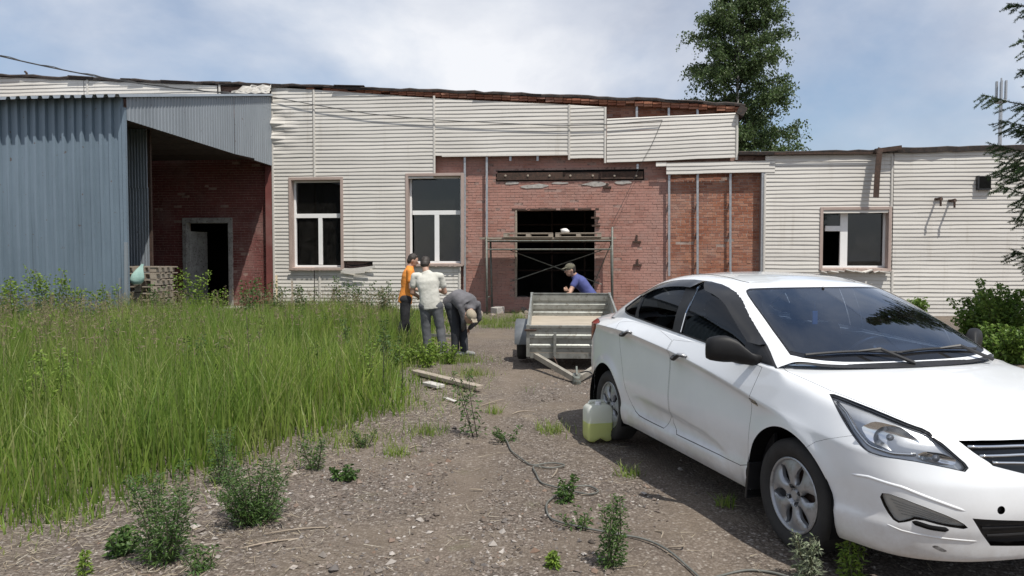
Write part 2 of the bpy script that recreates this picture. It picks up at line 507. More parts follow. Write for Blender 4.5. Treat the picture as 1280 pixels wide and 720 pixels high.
# ------------------------------------------------------------------ the hall
hall = thing('hall_building', 'long brick hall with cream vinyl siding partly stripped off its front wall', 'building', FO, -FA)
roof_px = [(-200, 87), (0, 92), (160, 98), (345, 104), (545, 111), (700, 117.5), (850, 124), (928, 129)]
roof_uz = [FU(px, py, -0.1) for px, py in roof_px]
hall_roof = lerp_pts(roof_uz)
UL, UR = U(-200), U(922)
win1 = R4(361, 430, 222, 337); win2 = R4(507, 580, 217, 332)
gate = R4(644, 743, 263, 372, BR)
shed_door = R4(231, 290, 275, 384, BR); shed_door = (shed_door[0], shed_door[1], 0.12, shed_door[3])
lint = R4(620, 805, 213.5, 225, BR)
def inset(r, t): return (r[0] + t, r[1] - t, r[2] + t, r[3] - t)
holes_hall = [inset(win1, 0.06), inset(win2, 0.06), gate, shed_door]
mb = MB(); wall_sheet(mb, UL, UR, lambda u: hall_roof(u) - 0.05, holes_hall, BR)
mb.quad((UR, BR, -0.1), (UR, 12, -0.1), (UR, 12, hall_roof(UR) - 0.05), (UR, BR, hall_roof(UR) - 0.05))
mb.quad((UL, 12, -0.1), (UR, 12, -0.1), (UR, 12, hall_roof(UR)), (UL, 12, hall_roof(UL)))
mb.quad((UL, BR, -0.1), (UL, BR, hall_roof(UL)), (UL, 12, hall_roof(UL)), (UL, 12, -0.1))
mb.build('wall', M['mortar'], hall)
mb = MB(); mb.bx(U(834, BR), U(952, BR), BR - 0.0006, BR - 0.0001, 0, Zf(214, 900, BR)); mb.build('pointing', M['mortar_light'], hall)
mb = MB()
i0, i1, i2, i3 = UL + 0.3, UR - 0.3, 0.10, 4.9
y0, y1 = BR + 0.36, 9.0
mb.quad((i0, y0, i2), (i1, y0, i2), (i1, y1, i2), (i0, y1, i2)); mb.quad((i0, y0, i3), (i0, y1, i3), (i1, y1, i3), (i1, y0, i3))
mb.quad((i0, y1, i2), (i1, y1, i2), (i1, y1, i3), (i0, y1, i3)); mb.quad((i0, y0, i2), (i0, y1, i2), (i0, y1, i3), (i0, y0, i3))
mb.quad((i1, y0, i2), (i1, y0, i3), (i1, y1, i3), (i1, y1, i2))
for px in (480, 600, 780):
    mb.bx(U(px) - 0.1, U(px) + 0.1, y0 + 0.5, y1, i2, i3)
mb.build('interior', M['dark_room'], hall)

# roof slab with a ragged bitumen edge, brick cornice below
mb = MB(); us = np.arange(UL, U(932), 0.28); vs = []
for u in us:
    z = hall_roof(u); j = random.uniform(-0.02, 0.03); e = random.uniform(-0.05, 0.05)
    vs += [(u, -0.065 + e * .4, z - 0.09 + j), (u, -0.075 + e * .4, z - 0.03 + j), (u, -0.05 + e * .4, z + j), (u, 12.2, z + 0.35), (u, 12.2, z + 0.15)]
fs = [(i * 5 + j, (i + 1) * 5 + j, (i + 1) * 5 + (j + 1) % 5, i * 5 + (j + 1) % 5) for i in range(len(us) - 1) for j in range(5)]
fs += [(0, 1, 2, 3, 4), tuple((len(us) - 1) * 5 + j for j in range(5))]
mb.add(vs, fs)
roof_o = mb.build('roof', M['bitumen'], hall)
for _ in range(26):                     # lifted scraps of roofing felt along the edge
    mb = MB(); u = random.uniform(U(0), U(900)); z = hall_roof(u); sl = (hall_roof(u + .5) - hall_roof(u - .5))
    mb.box((u, -0.06 + random.uniform(-0.02, 0.06), z + random.uniform(-0.07, 0.005)), (random.uniform(0.3, 1.1), random.uniform(0.05, 0.12), random.uniform(0.012, 0.03)), (random.uniform(-0.3, 0.3), -sl + random.uniform(-0.02, 0.02), random.uniform(-0.05, 0.05)))
    mb.build('felt_scrap', M['bitumen'], roof_o)
mb = MB()
mb.box((U(924), 0.1, hall_roof(U(924)) - 0.22), (0.22, 0.5, 0.26), (0, 0.5, 0))
mb.build('felt_scrap', M['bitumen'], roof_o)
mb = MB(); uv, zv = FU(20, 92)
mb.bx(uv - .28, uv + .25, .5, .9, zv - .2, zv + .06); mb.bx(uv - .22, uv + .12, .55, .85, zv + .06, zv + .11)
mb.tube([(uv - 0.2, 0.7, zv + 0.05), (uv - 0.2, 0.7, zv + 0.2), (uv - 0.26, 0.7, zv + 0.25)], 0.035, 6)
mb.build('vent', M['rust'], roof_o)

# bricks: real pieces proud of the mortar
def brick_cells(u0, u1, z0, z1, skip, seed, miss=0.02):
    r = random.Random(seed); out = []; k = 0
    z = z0
    while z < z1 - 0.03:
        hdr = (k % 5 == 4); pitch = 0.13 if hdr else 0.256
        u = u0 - (pitch / 2 if k % 2 else 0) - r.random() * 0.02
        while u < u1:
            a, b = max(u + 0.006, u0), min(u + pitch - 0.006, u1)
            if b - a > 0.05 and r.random() > miss:
                out.append((a, b, z + 0.006 + r.uniform(-0.003, 0.003), z + 0.072 + r.uniform(-0.003, 0.003), r.choice((r.uniform(0.003, 0.008), r.uniform(0.003, 0.008), r.uniform(0.006, 0.013)))))
            u += pitch
        z += 0.0785; k += 1
    res = []
    for (a, b, c, d, p) in out:
        um, zm = (a + b) / 2, (c + d) / 2
        if any(h[0] - 0.06 < um < h[1] + 0.06 and h[2] - 0.03 < zm < h[3] + 0.03 for h in skip): continue
        if zm > hall_roof(um) - 0.06: continue
        res.append((a, b, c, d, p))
    return res
def brick_mass(cells, name, mat, parent):
    c = np.array(cells); n = len(c)
    a, b, z0, z1, p = c.T
    j = lambda s: rng.uniform(-s, s, n)
    yf = BR - p; yb = np.full(n, BR + 0.002)
    V = np.stack([np.stack(q, 1) for q in [(a + j(.003), yf + j(.0012), z0), (b + j(.003), yf + j(.0012), z0 + j(.004)), (b + j(.003), yf + j(.0012), z1), (a + j(.003), yf + j(.0012), z1 + j(.004)),
                                           (a, yb, z0), (b, yb, z0), (b, yb, z1), (a, yb, z1)]], 1).reshape(-1, 3)
    F = np.array([(0, 1, 2, 3), (1, 5, 6, 2), (3, 2, 6, 7), (4, 0, 3, 7), (4, 5, 1, 0)])
    F = (F[None] + (np.arange(n) * 8)[:, None, None]).reshape(-1, 4)
    return tag(np_mesh(name, V, F, mat, parent), kind='stuff')
zt = Zf(190)
pink = brick_cells(U(575, BR), U(834, BR), 0.0, Zf(188, 700, BR), [gate, lint] + [inset(win2, 0.0)], 3)
pink += brick_cells(U(545, BR), U(575, BR), Zf(218, 560, BR), Zf(190, 560, BR), [], 5)
brick_mass(pink, 'painted_brickwork', M['brick_pink'], hall)
raw = brick_cells(U(834, BR) + 0.01, U(952, BR), 0.0, Zf(214, 900, BR), [], 4, 0.012)
raw_hi = [c for c in raw if c[2] > Zf(345, 900, BR)]
raw_hi.sort(key=lambda c: -c[2]); raw_hi = raw_hi[:300]
keep = set(id(c) for c in raw_hi)
raw_lo = [c for c in raw if id(c) not in keep]
cornice = brick_cells(U(380, BR), U(920, BR), hall_roof(U(920)) - 0.9, hall_roof(U(380)) - 0.05, [(U(340), U(757), 0, Zf(140, 757)), (U(340), U(600), 0, Zf(122, 560))], 8, 0.03)
brick_mass(raw_lo + cornice, 'bare_brickwork', M['brick_raw_m'], hall)
variants = {}
for (a, b, c, d, p) in raw_hi:
    key = (round((b - a) * 25), random.randrange(3))
    if key not in variants:
        w = (b - a) / 2; h = (d - c) / 2; mb = MB(); q = lambda s: random.uniform(-s, s)
        vs = [(x * w + q(.004), -0.005 + q(.001), z * h + q(.003)) for x, z in ((-1, -1), (1, -1), (1, 1), (-1, 1))] + [(x * w, 0.004, z * h) for x, z in ((-1, -1), (1, -1), (1, 1), (-1, 1))]
        vs2 = [(v[0] * 0.975, v[1] - 0.0005, v[2] * 0.93) for v in vs[:4]]
        vs = [(v[0], v[1] + 0.002, v[2]) for v in vs[:4]] + vs[4:] + vs2
        mb.add(vs, [(8, 9, 10, 11), (0, 1, 9, 8), (1, 2, 10, 9), (2, 3, 11, 10), (3, 0, 8, 11), (1, 5, 6, 2), (3, 2, 6, 7), (4, 0, 3, 7), (4, 5, 1, 0)])
        variants[key] = mb.mesh('brick', M['brick_raw'])
    o = bpy.data.objects.new('brick', variants[key]); COL.objects.link(o); o.parent = hall
    o.location = ((a + b) / 2, BR - (p - 0.0045) * .6, (c + d) / 2)
red = brick_cells(U(100, BR), U(334, BR), 0.0, 5.6, [shed_door], 6)
brick_mass(red, 'red_painted_brickwork', M['brick_red'], hall)
# corner pier between the lean-to and the siding
mb = MB(); mb.bx(U(333), U(341.5), -0.02, BR - 0.004, -0.05, Zf(150, 340))
mb.build('corner_pier', M['brick_red'], hall)
# cornice courses that step out under the roof edge
mb = MB()
us = np.arange(U(385), U(918), 0.26)
for u in us:
    z = hall_roof(u + 0.13)
    t = np.interp(u, [U(345), U(545), U(920)], [0.05, 0.13, 0.15])
    for r_ in range(2):
        if random.random() < 0.06: continue
        mb.bx(u + 0.006 + random.uniform(-.004, .004), u + 0.252, -0.035 + 0.03 * r_ + random.uniform(-.008, .008), BR, z - 0.09 - t * (r_ + 1) / 2 + 0.008, z - 0.09 - t * r_ / 2)
tag(mb.build('cornice_brickwork', M['brick_raw_m'], hall), kind='stuff')
# steel lintel beam; a flat black sheet stands in for the shade behind it
mb = MB(); a, b, c, d = lint
slot = MB(); slot.bx(a, b, BR - 0.004, BR + 0.004, c, d)
slot.build('lintel_slot_shade', M['black_matte'], hall)
mb.bx(a + 0.03, b - 0.03, BR - 0.05, BR - 0.006, c + 0.03, d - 0.07)
beam = mb.build('lintel_beam', M['rust'], hall, bevel=0.004)
for px in (632, 660, 687, 713, 741, 768, 795):
    u, z = FU(px, 220, BR); k = MB()
    k.lathe([(0.0, BR - 0.075), (0.026, BR - 0.072), (0.036, BR - 0.05)], 8, 'y', (u, 0, z)); k.build('bolt', M['old_wood'], beam)
# patches of bare render round the lintel
for px, py, w, h in ((640, 229, 0.5, 0.1), (668, 233, 0.9, 0.16), (700, 229, 0.5, 0.08), (745, 230, 0.8, 0.14), (780, 228, 0.6, 0.1)):
    mb = MB(); u, z = FU(px, py, BR); n = 11
    mb.prism([(u + w / 2 * cos(2 * pi * i / n) * random.uniform(.7, 1.2), z + h / 2 * sin(2 * pi * i / n) * random.uniform(.6, 1.3)) for i in range(n)], BR - 0.021, BR)
    mb.build('render_patch', M['concrete'], hall)
for px, py in ((796, 302), (797, 331), (759, 234), (744, 272), (745, 282)):
    u, z = FU(px, py, BR); mb = MB()
    mb.bx(u - 0.12, u + 0.12, BR - 0.06, BR, z - 0.03, z + 0.02); mb.bx(u - 0.03, u + 0.02, BR - 0.05, BR, z - 0.02, z + random.uniform(.08, .2))
    mb.build('wall_bracket', M['rust'], hall)

# vinyl siding, section by section
ZB = Zf(391, 450)
zt1 = lerp_pts([(U(342), Zf(109, 342)), (U(393), Zf(112, 393)), (U(545), Zf(123, 545)), (U(711), Zf(131, 711)), (U(757), Zf(134, 757))])
def crumple(u, z):
    k = max(0, 1 - (u - U(342)) / 0.75); t = max(0, 1 - abs(z - Zf(160, 345)) / 1.0)
    return 0.10 * k * t * (sin(z * 13 + u * 4) + 1) * 0.7
h1 = (U(361) + 0.04, U(430) - 0.04, Zf(333, 395), Zf(224, 395)); h2 = (U(507) + 0.04, U(580) + 1, Zf(329, 545), Zf(219, 545))
W2R = U(576)
siding(hall, U(342), U(393) - 0.012, ZB, 8, [h1], ztop=zt1, crumple=crumple)
siding(hall, U(393) + 0.012, U(543) - 0.012, ZB + STEP * math.ceil((Zf(225) - ZB) / STEP), 8, [(h1[0], h1[1], 0, h1[3]), (h2[0], h2[1], 0, h2[3])], ztop=zt1)
zmid = ZB + STEP * math.ceil((Zf(225) - ZB) / STEP)
siding(hall, h1[1], h2[0], ZB, zmid, [(U(430) - 0.3, U(466), Zf(333), Zf(329))])
siding(hall, U(393) + 0.012, h1[1], ZB, Zf(334), [])
siding(hall, h2[0], W2R, ZB, Zf(331), [])
zd = Zf(194, 620)
siding(hall, U(543) + 0.012, U(711.5) - 0.012, zd, 8, [], ztop=zt1)
siding(hall, U(711.5) + 0.012, U(756.5) - 0.012, Zf(198, 733), 8, [], ztop=zt1, tilt=0.006)
tp = (Zf(141, 920) - Zf(148.5, 758)) / (U(920) - U(758))
siding(hall, U(756.5) + 0.03, U(921), Zf(203.5, 758), Zf(148.5, 758), [], tilt=tp)
siding(hall, U(832), U(967), Zf(218, 832), Zf(203.5, 832), [], tilt=0.010, y=-0.012)
siding(hall, U(819), U(832) - .004, Zf(208, 820), Zf(203, 820), [], tilt=0.01, y=-0.012)
uA = U(-200)
zA = lerp_pts([(uA, Zf(93, -200)), (U(0), Zf(96, 0)), (U(275), Zf(107, 275))])
siding(hall, uA, U(110) - 0.01, Zf(124, 60), 9, [], ztop=zA); siding(hall, U(110) + 0.01, U(275), Zf(124, 60), 9, [], ztop=zA)
mb = MB(); uu = np.linspace(U(292), U(344), 16); vs = []    # crumpled loose panel beside the lean-to roof
for i, u in enumerate(uu):
    for j in range(7):
        vs.append((u, -0.06 - 0.10 * abs(sin(i * 0.9 + j * 1.3)) - 0.02 * j, Zf(120 - min(12, 3 + i * 1.6), 310) - j * 0.045 + 0.02 * sin(i * 1.7)))
mb.add(vs, [(i * 7 + j, (i + 1) * 7 + j, (i + 1) * 7 + j + 1, i * 7 + j + 1) for i in range(15) for j in range(6)])
mb.build('crumpled_panel', M['siding'], hall, smooth=True)
for px, a, b in ((393, 112, 222), (400, 338, 391), (543, 120, 218), (711.5, 131, 200), (756.5, 134, 204), (342, 120, 391), (574.5, 333, 391), (921, 141, 200), (110, 100, 123), (275, 106, 123)):
    strip(hall, px, a, b)
mb = MB(); mb.bx(U(553), U(711), -0.03, 0.0, zd - 0.03, zd + 0.01); mb.build('starter_strip', M['siding'], hall)
# torn, bent piece under the first window
mb = MB(); p = [FU(431, 333), FU(452, 331.5), FU(466, 329)]
hole = MB(); hole.prism([FU(431, 329.5), FU(440, 331), FU(455, 330.2), FU(466, 327.2), FU(465, 330.2), FU(440, 333)], -0.036, 0.0); hole.build('tear_shade', M['black_matte'], hall)  # black patch stands in for the shade inside the torn opening
for k in range(3):
    q = [FU(424 + 4 * k, 338 + k * 1.2), FU(445, 336.5 + 2 * k), FU(470 - 6 * k, 333.5 + 3 * k)]
    for s, t in zip(q[:-1], q[1:]): mb.bar((s[0], -0.06 - 0.05 * k, s[1]), (t[0], -0.11 - 0.03 * k, t[1]), 0.015, 0.075)
mb.build('bent_scrap', M['siding'], hall)

window(hall, win1, [(370, 428, 267.5, 272.5), (398.5, 404, 272, 331)], [(372, 427, 228, 268), (374, 399, 272, 330), (403, 427, 272, 330)], label='white framed window in the siding, clear of the people')
window(hall, win2, [(516, 577, 263.5, 268.5), (543.5, 549.5, 268, 327)], [(516, 576, 222, 264), (518, 544, 268, 326), (549, 576, 268, 326)], label='white framed window next to the bare brick')
# steel studs that carried the siding
def stud(px, py0, py1, name='stud', d=0.0):
    u0, z0 = FU(px, py0, 0.05); u1, z1 = FU(px, py1, 0.05); um = (u0 + u1) / 2
    mb = MB(); a = Vector((u0, 0.045, z0)); b = Vector((u1, 0.045, z1))
    mb.bar(a, b, 0.062, 0.004, up=(0, 1, 0)); L = (a - b)
    for s in (-1, 1): mb.bar(a + Vector((s * 0.029, 0.014, 0)), b + Vector((s * 0.029, 0.014, 0)), 0.003, 0.028, up=(0, 1, 0))
    o = mb.build(name, M['galv'], hall)
    zz = min(z0, z1) + 0.4
    while zz < max(z0, z1):
        h_ = MB(); h_.bx(um - 0.026, um + 0.026, 0.05, BR, zz - 0.02, zz + 0.02); h_.build('hanger', M['galv'], o); zz += 0.85
for a in ((581, 196, 386), (608.5, 196, 384), (836.5, 217, 345), (872, 217, 345), (913, 216, 345), (638, 195, 201), (672, 195, 201), (797, 205, 211), (796, 132, 148), (836, 133, 146), (872, 134, 143.5)):
    stud(*a)
mb = MB(); mb.bx(U(950.5), U(954.5), -0.02, BR, -0.05, Zf(216, 952)); mb.build('edge_strip', M['galv'], hall)
# gate opening: pale timber jamb
a, b, c, d = gate
mb = MB(); mb.bx(a + 0.003, a + 0.05, BR - 0.02, BR + 0.12, c, d); mb.build('jamb', M['old_wood'], hall)
mb = MB(); mb.bx(a - 0.1, b + 0.12, BR - 0.012, BR + 0.1, d - 0.002, d + 0.05); mb.build('head_beam', M['rust'], hall)
mb = MB()
for py in (281, 316, 338): u0, z0 = FU(644, py, 3.0); mb.tube([(u0 - 1, 3.0, z0), (U(743, 3.0) + 1, 3.0, z0)], 0.03, 6)
for px in (731, 690): u0, z0 = FU(px, 300, 3.2); mb.tube([(u0, 3.2, 0.1), (u0, 3.2, 4.6)], 0.04, 6)
mb.build('inner_rail', M['rust'], hall)
# door opening inside the lean-to
a, b, c, d = shed_door
M['peeling'] = mat_noisy('peeling_paint', (0.24, 0.225, 0.21), (0.42, 0.41, 0.38), 5, 0.8, 0, 0.4, 30, c3=(0.12, 0.10, 0.09))
mb = MB(); mb.bx(a - 0.06, a + 0.07, BR - 0.06, BR + 0.2, c, d + 0.06); mb.bx(b - 0.07, b + 0.06, BR - 0.06, BR + 0.2, c, d + 0.06)
mb.bx(a + 0.07, b - 0.07, BR - 0.06, BR + 0.2, d - 0.10, d + 0.06); mb.build('door_frame', M['peeling'], hall, bevel=0.006)
mb = MB(); mb.box((a + 0.16, BR + 0.48, (c + d) / 2 - 0.15), (0.05, 0.75, d - c - 0.4), (0, 0, -0.28)); mb.build('door_leaf', M['peeling'], hall)
mb = MB(); mb.bx(a - 0.3, b + 0.9, -0.75, BR, -0.05, 0.14); mb.build('door_step', M['concrete'], hall)

# ------------------------------------------------------------------ the low wing
wing = thing('wing_building', 'low flat roofed wing clad in cream siding with one white window', 'building', fw(U(922), 0, 0), -FA)
wx = U(922)
class Shift:                             # children of the wing are laid out from its own corner
    pass
wroof = lerp_pts([(U(915), Zf(190, 922)), (U(968), Zf(189.5, 968)), (U(1110), Zf(187, 1110)), (U(1112), Zf(185, 1112)), (U(1280), Zf(181, 1280)), (U(1500), Zf(178, 1500))])
WR = U(1440)
win3 = R4(1025, 1113, 259, 338)
n_before = set(bpy.data.objects)
mb = MB(); wall_sheet(mb, wx + 0.002, WR, lambda u: wroof(u) - 0.08, [inset(win3, 0.06)], BR)
mb.quad((WR, BR, -0.1), (WR, 9, -0.1), (WR, 9, wroof(WR)), (WR, BR, wroof(WR)))
mb.quad((wx, 9, -0.1), (WR, 9, -0.1), (WR, 9, wroof(WR)), (wx, 9, wroof(wx)))
mb.build('wall', M['mortar'], wing)
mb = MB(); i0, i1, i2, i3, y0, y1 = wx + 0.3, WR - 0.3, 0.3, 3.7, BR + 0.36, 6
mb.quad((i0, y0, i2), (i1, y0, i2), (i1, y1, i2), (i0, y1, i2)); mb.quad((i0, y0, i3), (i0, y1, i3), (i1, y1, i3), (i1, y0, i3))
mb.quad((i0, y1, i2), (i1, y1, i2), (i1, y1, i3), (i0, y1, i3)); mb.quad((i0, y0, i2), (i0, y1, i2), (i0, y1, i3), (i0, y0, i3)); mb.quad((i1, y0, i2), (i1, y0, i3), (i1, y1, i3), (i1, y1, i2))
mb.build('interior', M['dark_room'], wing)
h3 = (win3[0] + 0.04, win3[1] - 0.04, Zf(336, 1070), Zf(262, 1070))
ZW = Zf(395, 1100)
siding(wing, U(955), U(1114.5) - 0.012, ZW, 8, [h3], ztop=lambda u: wroof(u) - 0.12)
siding(wing, U(1114.5) + 0.012, WR, ZW, 8, [], ztop=lambda u: wroof(u) - 0.12)
for px, a, b in ((1114.5, 195, 259), (1114.5, 338, 395), (955, 218, 395)): strip(wing, px, a, b)
window(wing, win3, [(1031, 1101, 336, 340), (1050, 1058, 263, 335), (1031, 1051, 282.5, 289)], [(1031, 1051, 263, 284), (1057, 1101, 263, 334)], label='small white window of the low wing, one sash open')
mb = MB(); us = np.arange(U(921.5), WR + 0.2, 0.3); vs = []
for u in us:
    z = wroof(u); j = random.uniform(-0.015, 0.015); e = random.uniform(-0.04, 0.04); th = 0.15 if u > U(1111) else 0.10
    vs += [(u, -0.10 + e * .5, z - th + j), (u, -0.115 + e * .5, z - 0.02 + j), (u, -0.08 + e * .5, z + j), (u, 9.2, z + 0.15), (u, 9.2, z)]
fs = [(i * 5 + j, (i + 1) * 5 + j, (i + 1) * 5 + (j + 1) % 5, i * 5 + (j + 1) % 5) for i in range(len(us) - 1) for j in range(5)]
fs += [(0, 1, 2, 3, 4), tuple((len(us) - 1) * 5 + j for j in range(5))]
mb.add(vs, fs); wro = mb.build('roof', M['bitumen'], wing)
mb = MB()                               # rusty gutter flashing along the edge, its torn end hanging down
a = FU(968, 192, -0.14); b = FU(1100, 191, -0.14)
mb.bar((a[0], -0.14, a[1]), (b[0], -0.14, b[1]), 0.02, 0.06)
mb.build('flashing', M['rust'], wro)
mb = MB()
c = [(1101, 185, -0.24), (1099, 192, -0.27), (1096.5, 220, -0.31), (1095, 247, -0.33)]
p = [(FU(x, y, d)[0], d, FU(x, y, d)[1]) for x, y, d in c]
for s, t in zip(p[:-1], p[1:]): mb.bar(s, t, 0.15, 0.02, up=(0, 1, 0)); mb.bar(Vector(s) + Vector((0.075, 0.05, 0)), Vector(t) + Vector((0.075, 0.05, 0)), 0.01, 0.1, up=(0, 1, 0))
mb.bar((U(1088), -0.2, Zf(190, 1090)), (U(1120), -0.2, Zf(186, 1110)), 0.10, 0.12)
mb.build('hanging_gutter', M['rust'], wing)
u, z = FU(1228.5, 228.5)
mb = MB(); mb.bx(u - 0.17, u + 0.17, -0.10, -0.02, z - 0.17, z + 0.17); vb = mb.build('vent_shade', M['black_matte'], wing)  # matte black block stands in for the darkness of a recess
mb = MB(); mb.bx(u - 0.19, u - 0.15, -0.12, -0.02, z - 0.19, z + 0.19); mb.bx(u - 0.19, u + 0.19, -0.12, -0.02, z - 0.205, z - 0.17); mb.build('vent_frame', M['black_plastic'], vb)
for px, py in ((1170, 252), (1187, 254)):
    u, z = FU(px, py); mb = MB()
    mb.tube([(u, 0, z + 0.07), (u, -0.3, z + 0.08), (u - 0.02, -0.32, z + 0.02), (u - 0.02, -0.32, z - 0.15)], 0.028, 7)
    mb.bx(u - 0.05, u + 0.16, -0.06, -0.02, z + 0.04, z + 0.1); mb.build('insulator_bracket', M['rust'], wing)
mb = MB()                               # smashed sill boards
for i in range(8):
    px = 1030 + i * 10.5; u, z = FU(px, 339 + random.uniform(-2, 2), -0.1)
    mb.box((u, -0.10 + random.uniform(-.06, .06), z), (random.uniform(.15, .32), random.uniform(.12, .3), 0.025), (random.uniform(-.3, .3), random.uniform(-.35, .35), random.uniform(-.5, .5)))
mb.build('broken_sill', M['siding'], wing)
for o in set(bpy.data.objects) - n_before:
    if o.parent == wing: o.location.x -= wx
del_shift = None

# ------------------------------------------------------------------ lean-to of corrugated sheet
def mat_sheet(name, base, dark):
    m, nt, b = new_mat(name)
    v = coords(nt, 'World')
    col = ramp(nt, noise(nt, coords(nt, 'World', (1, 1, 0.25)), 1.1, 6, 0.6), [(0.3, dark), (0.7, base)])
    st = noise(nt, coords(nt, 'World', (6, 6, 0.35)), 2.0, 5, 0.75)
    col = mix(nt, ramp(nt, st, [(0.55, 0.0), (0.75, 0.45)]), col, tuple(c * 0.62 for c in dark))
    col = mix(nt, ramp(nt, noise(nt, v, 9, 3, 0.5), [(0.70, 0.0), (0.74, 0.8)]), col, (0.11, 0.075, 0.06))
    nt.links.new(col, b.inputs['Base Color']); b.inputs['Roughness'].default_value = 0.5; b.inputs['Metallic'].default_value = 0.15
    bump(nt, b, noise(nt, v, 3, 3), 0.2, 0.02)
    return m
M['blue_sheet'] = mat_sheet('blue_sheet', (0.185, 0.24, 0.295), (0.132, 0.176, 0.218))
M['grey_sheet'] = mat_sheet('grey_sheet', (0.27, 0.30, 0.33), (0.20, 0.225, 0.25))
cw = DP(158, 325, 15.5)
cl = FMi @ (cw - FO); SX, SY = cl.x, cl.y          # shed corner in the facade frame
shed = thing('lean_to_shed', 'open sided lean-to of blue grey corrugated metal sheet against the hall', 'shed', fw(SX, SY, 0), -FA)
def s_z(px, py, y):                                  # height at depth y of the facade frame
    return FU(px, py, y)[1]
z_front = s_z(140, 122, SY - 0.3); z_back = s_z(335, 120, -0.05)
LY = -0.05 - SY                                      # shed depth, local y from 0 (front) to LY (facade)
def corr(n_per, pitch, depth, seed=0):
    """trapezoid profile: list of (s, d)"""
    out = []
    for i in range(n_per):
        s = i * pitch
        out += [(s, 0), (s + pitch * .52, 0), (s + pitch * .62, -depth), (s + pitch * .90, -depth)]
    out.append((n_per * pitch, 0)); return out
x = 0.0; i = 0
while x > -6.6:                                      # front wall sheets
    prof = corr(5, 0.215, 0.06); W_ = 5 * 0.215
    mb = MB(); vs = []; nz = 9; lean = random.uniform(-.008, .008)
    for (s, d) in prof:
        for k in range(nz):
            z = (z_front + (z_back - z_front) * .34 / (LY + .4) - .012) * k / (nz - 1)
            vs.append((x - W_ + s, d + 0.012 * sin(z * 1.3 + i) + (0.004 if i % 2 else 0) + lean, z - 0.0))
    m_ = len(prof); mb.add(vs, [(a * nz + k, (a + 1) * nz + k, (a + 1) * nz + k + 1, a * nz + k + 1) for a in range(m_ - 1) for k in range(nz - 1)])
    mb.build('wall_sheet', M['blue_sheet'], shed, fixn=False); x -= W_ - 0.02; i += 1
mb = MB(); mb.bar((0.03, -0.03, 0), (0.03, -0.03, z_front - 0.15), 0.07, 0.07); mb.build('corner_post', M['blue_sheet'], shed)
mb = MB(); mb.bar((0.02, -0.08, 0), (0.06, -0.09, 1.95), 0.06, 0.05); mb.bar((-0.12, -0.07, 0), (-0.1, -0.08, 1.2), 0.02, 0.05)
mb.build('corner_trim', M['grey_sheet'], shed)
x = 0.15; i = 0
while x > -6.6:                                      # roof sheets, ribs running up the slope
    prof = corr(5, 0.245, 0.06); W_ = 5 * 0.245; mb = MB(); vs = []
    for (s, d) in prof:
        for k in range(4):
            t = k / 3; y = -0.34 + (LY + 0.32) * t
            vs.append((x - W_ + s, y, z_front + (z_back - z_front) * t - d + (0.004 if i % 2 else 0)))
    m_ = len(prof); mb.add(vs, [(a * 4 + k, (a + 1) * 4 + k, (a + 1) * 4 + k + 1, a * 4 + k + 1) for a in range(m_ - 1) for k in range(3)])
    mb.build('roof_sheet', M['grey_sheet'], shed, fixn=False); x -= W_ - 0.03; i += 1
zb0 = s_z(160, 150, SY); zb1 = s_z(340, 207, -0.05)
ny = 6; seg = LY / ny                                # side fascia sheets
for q in range(ny):
    n_p = 9; pitch = seg / n_p; prof = corr(n_p, pitch, 0.014); mb = MB(); vs = []
    gap = 0.03 if q == 3 else 0.0
    for (s, d) in prof:
        y = q * seg + s * (1 - gap); t = y / LY
        b = zb0 + (zb1 - zb0) * t + (0.05 if q == 4 else 0.0) * (s / seg); tp_ = z_front + (z_back - z_front) * (y + 0.42) / (LY + 0.4) - 0.02
        vs += [(0.07 - d, y, b), (0.07 - d, y, (b + tp_) / 2), (0.07 - d, y, tp_)]
    m_ = len(prof); mb.add(vs, [(a * 3 + k, (a + 1) * 3 + k, (a + 1) * 3 + k + 1, a * 3 + k + 1) for a in range(m_ - 1) for k in range(2)])
    mb.build('fascia_sheet', M['grey_sheet'], shed, fixn=False)
mb = MB(); mb.bar((-0.02, 0.0, zb0 + 0.09), (-0.02, LY, zb1 + 0.09), 0.10, 0.16); mb.build('edge_beam', M['rust'], shed)
for k in range(7):                                  # ceiling boards at the level of the beam
    y0_ = 0.06 + k * (LY - .1) / 7; y1_ = y0_ + (LY - .1) / 7 - .012; t0_ = y0_ / LY; zz = zb0 + (zb1 - zb0) * t0_ + .18
    mb = MB(); mb.bx(-6.7, -.08, y0_, y1_, zz, zz + .025); mb.build('ceiling_board', M['bitumen'], shed)
# sheet screen standing inside, left of the opening
ua = FU(150, 300, SY + 2.0)[0] - SX; ub = FU(186.5, 300, SY + 2.0)[0] - SX
for (z0_, z1_) in ((0.0, s_z(175, 234, SY + 2)), (s_z(175, 234, SY + 2) - 0.03, 4.7)):
    n_p = 10; prof = corr(n_p, (ub - ua) / n_p, 0.015); mb = MB(); vs = []
    for (s, d) in prof:
        off = 0.0 if z0_ == 0 else 0.02
        vs += [(ua + s, 2.0 + d - off, z0_), (ua + s, 2.0 + d - off, z1_)]
    m_ = len(prof); mb.add(vs, [(a * 2, (a + 1) * 2, (a + 1) * 2 + 1, a * 2 + 1) for a in range(m_ - 1)])
    mb.build('screen_sheet', M['grey_sheet'], shed, fixn=False)
mb = MB(); mb.bar((ub + 0.02, 2.05, 0), (ub + 0.02, 2.05, 4.7), 0.06, 0.06)
mb.build('screen_post', M['rust'], shed)
mb = MB(); mb.bx(-6.8, -6.72, 0.05, LY, 0, z_front - 0.3); mb.build('end_wall', M['rust'], shed)
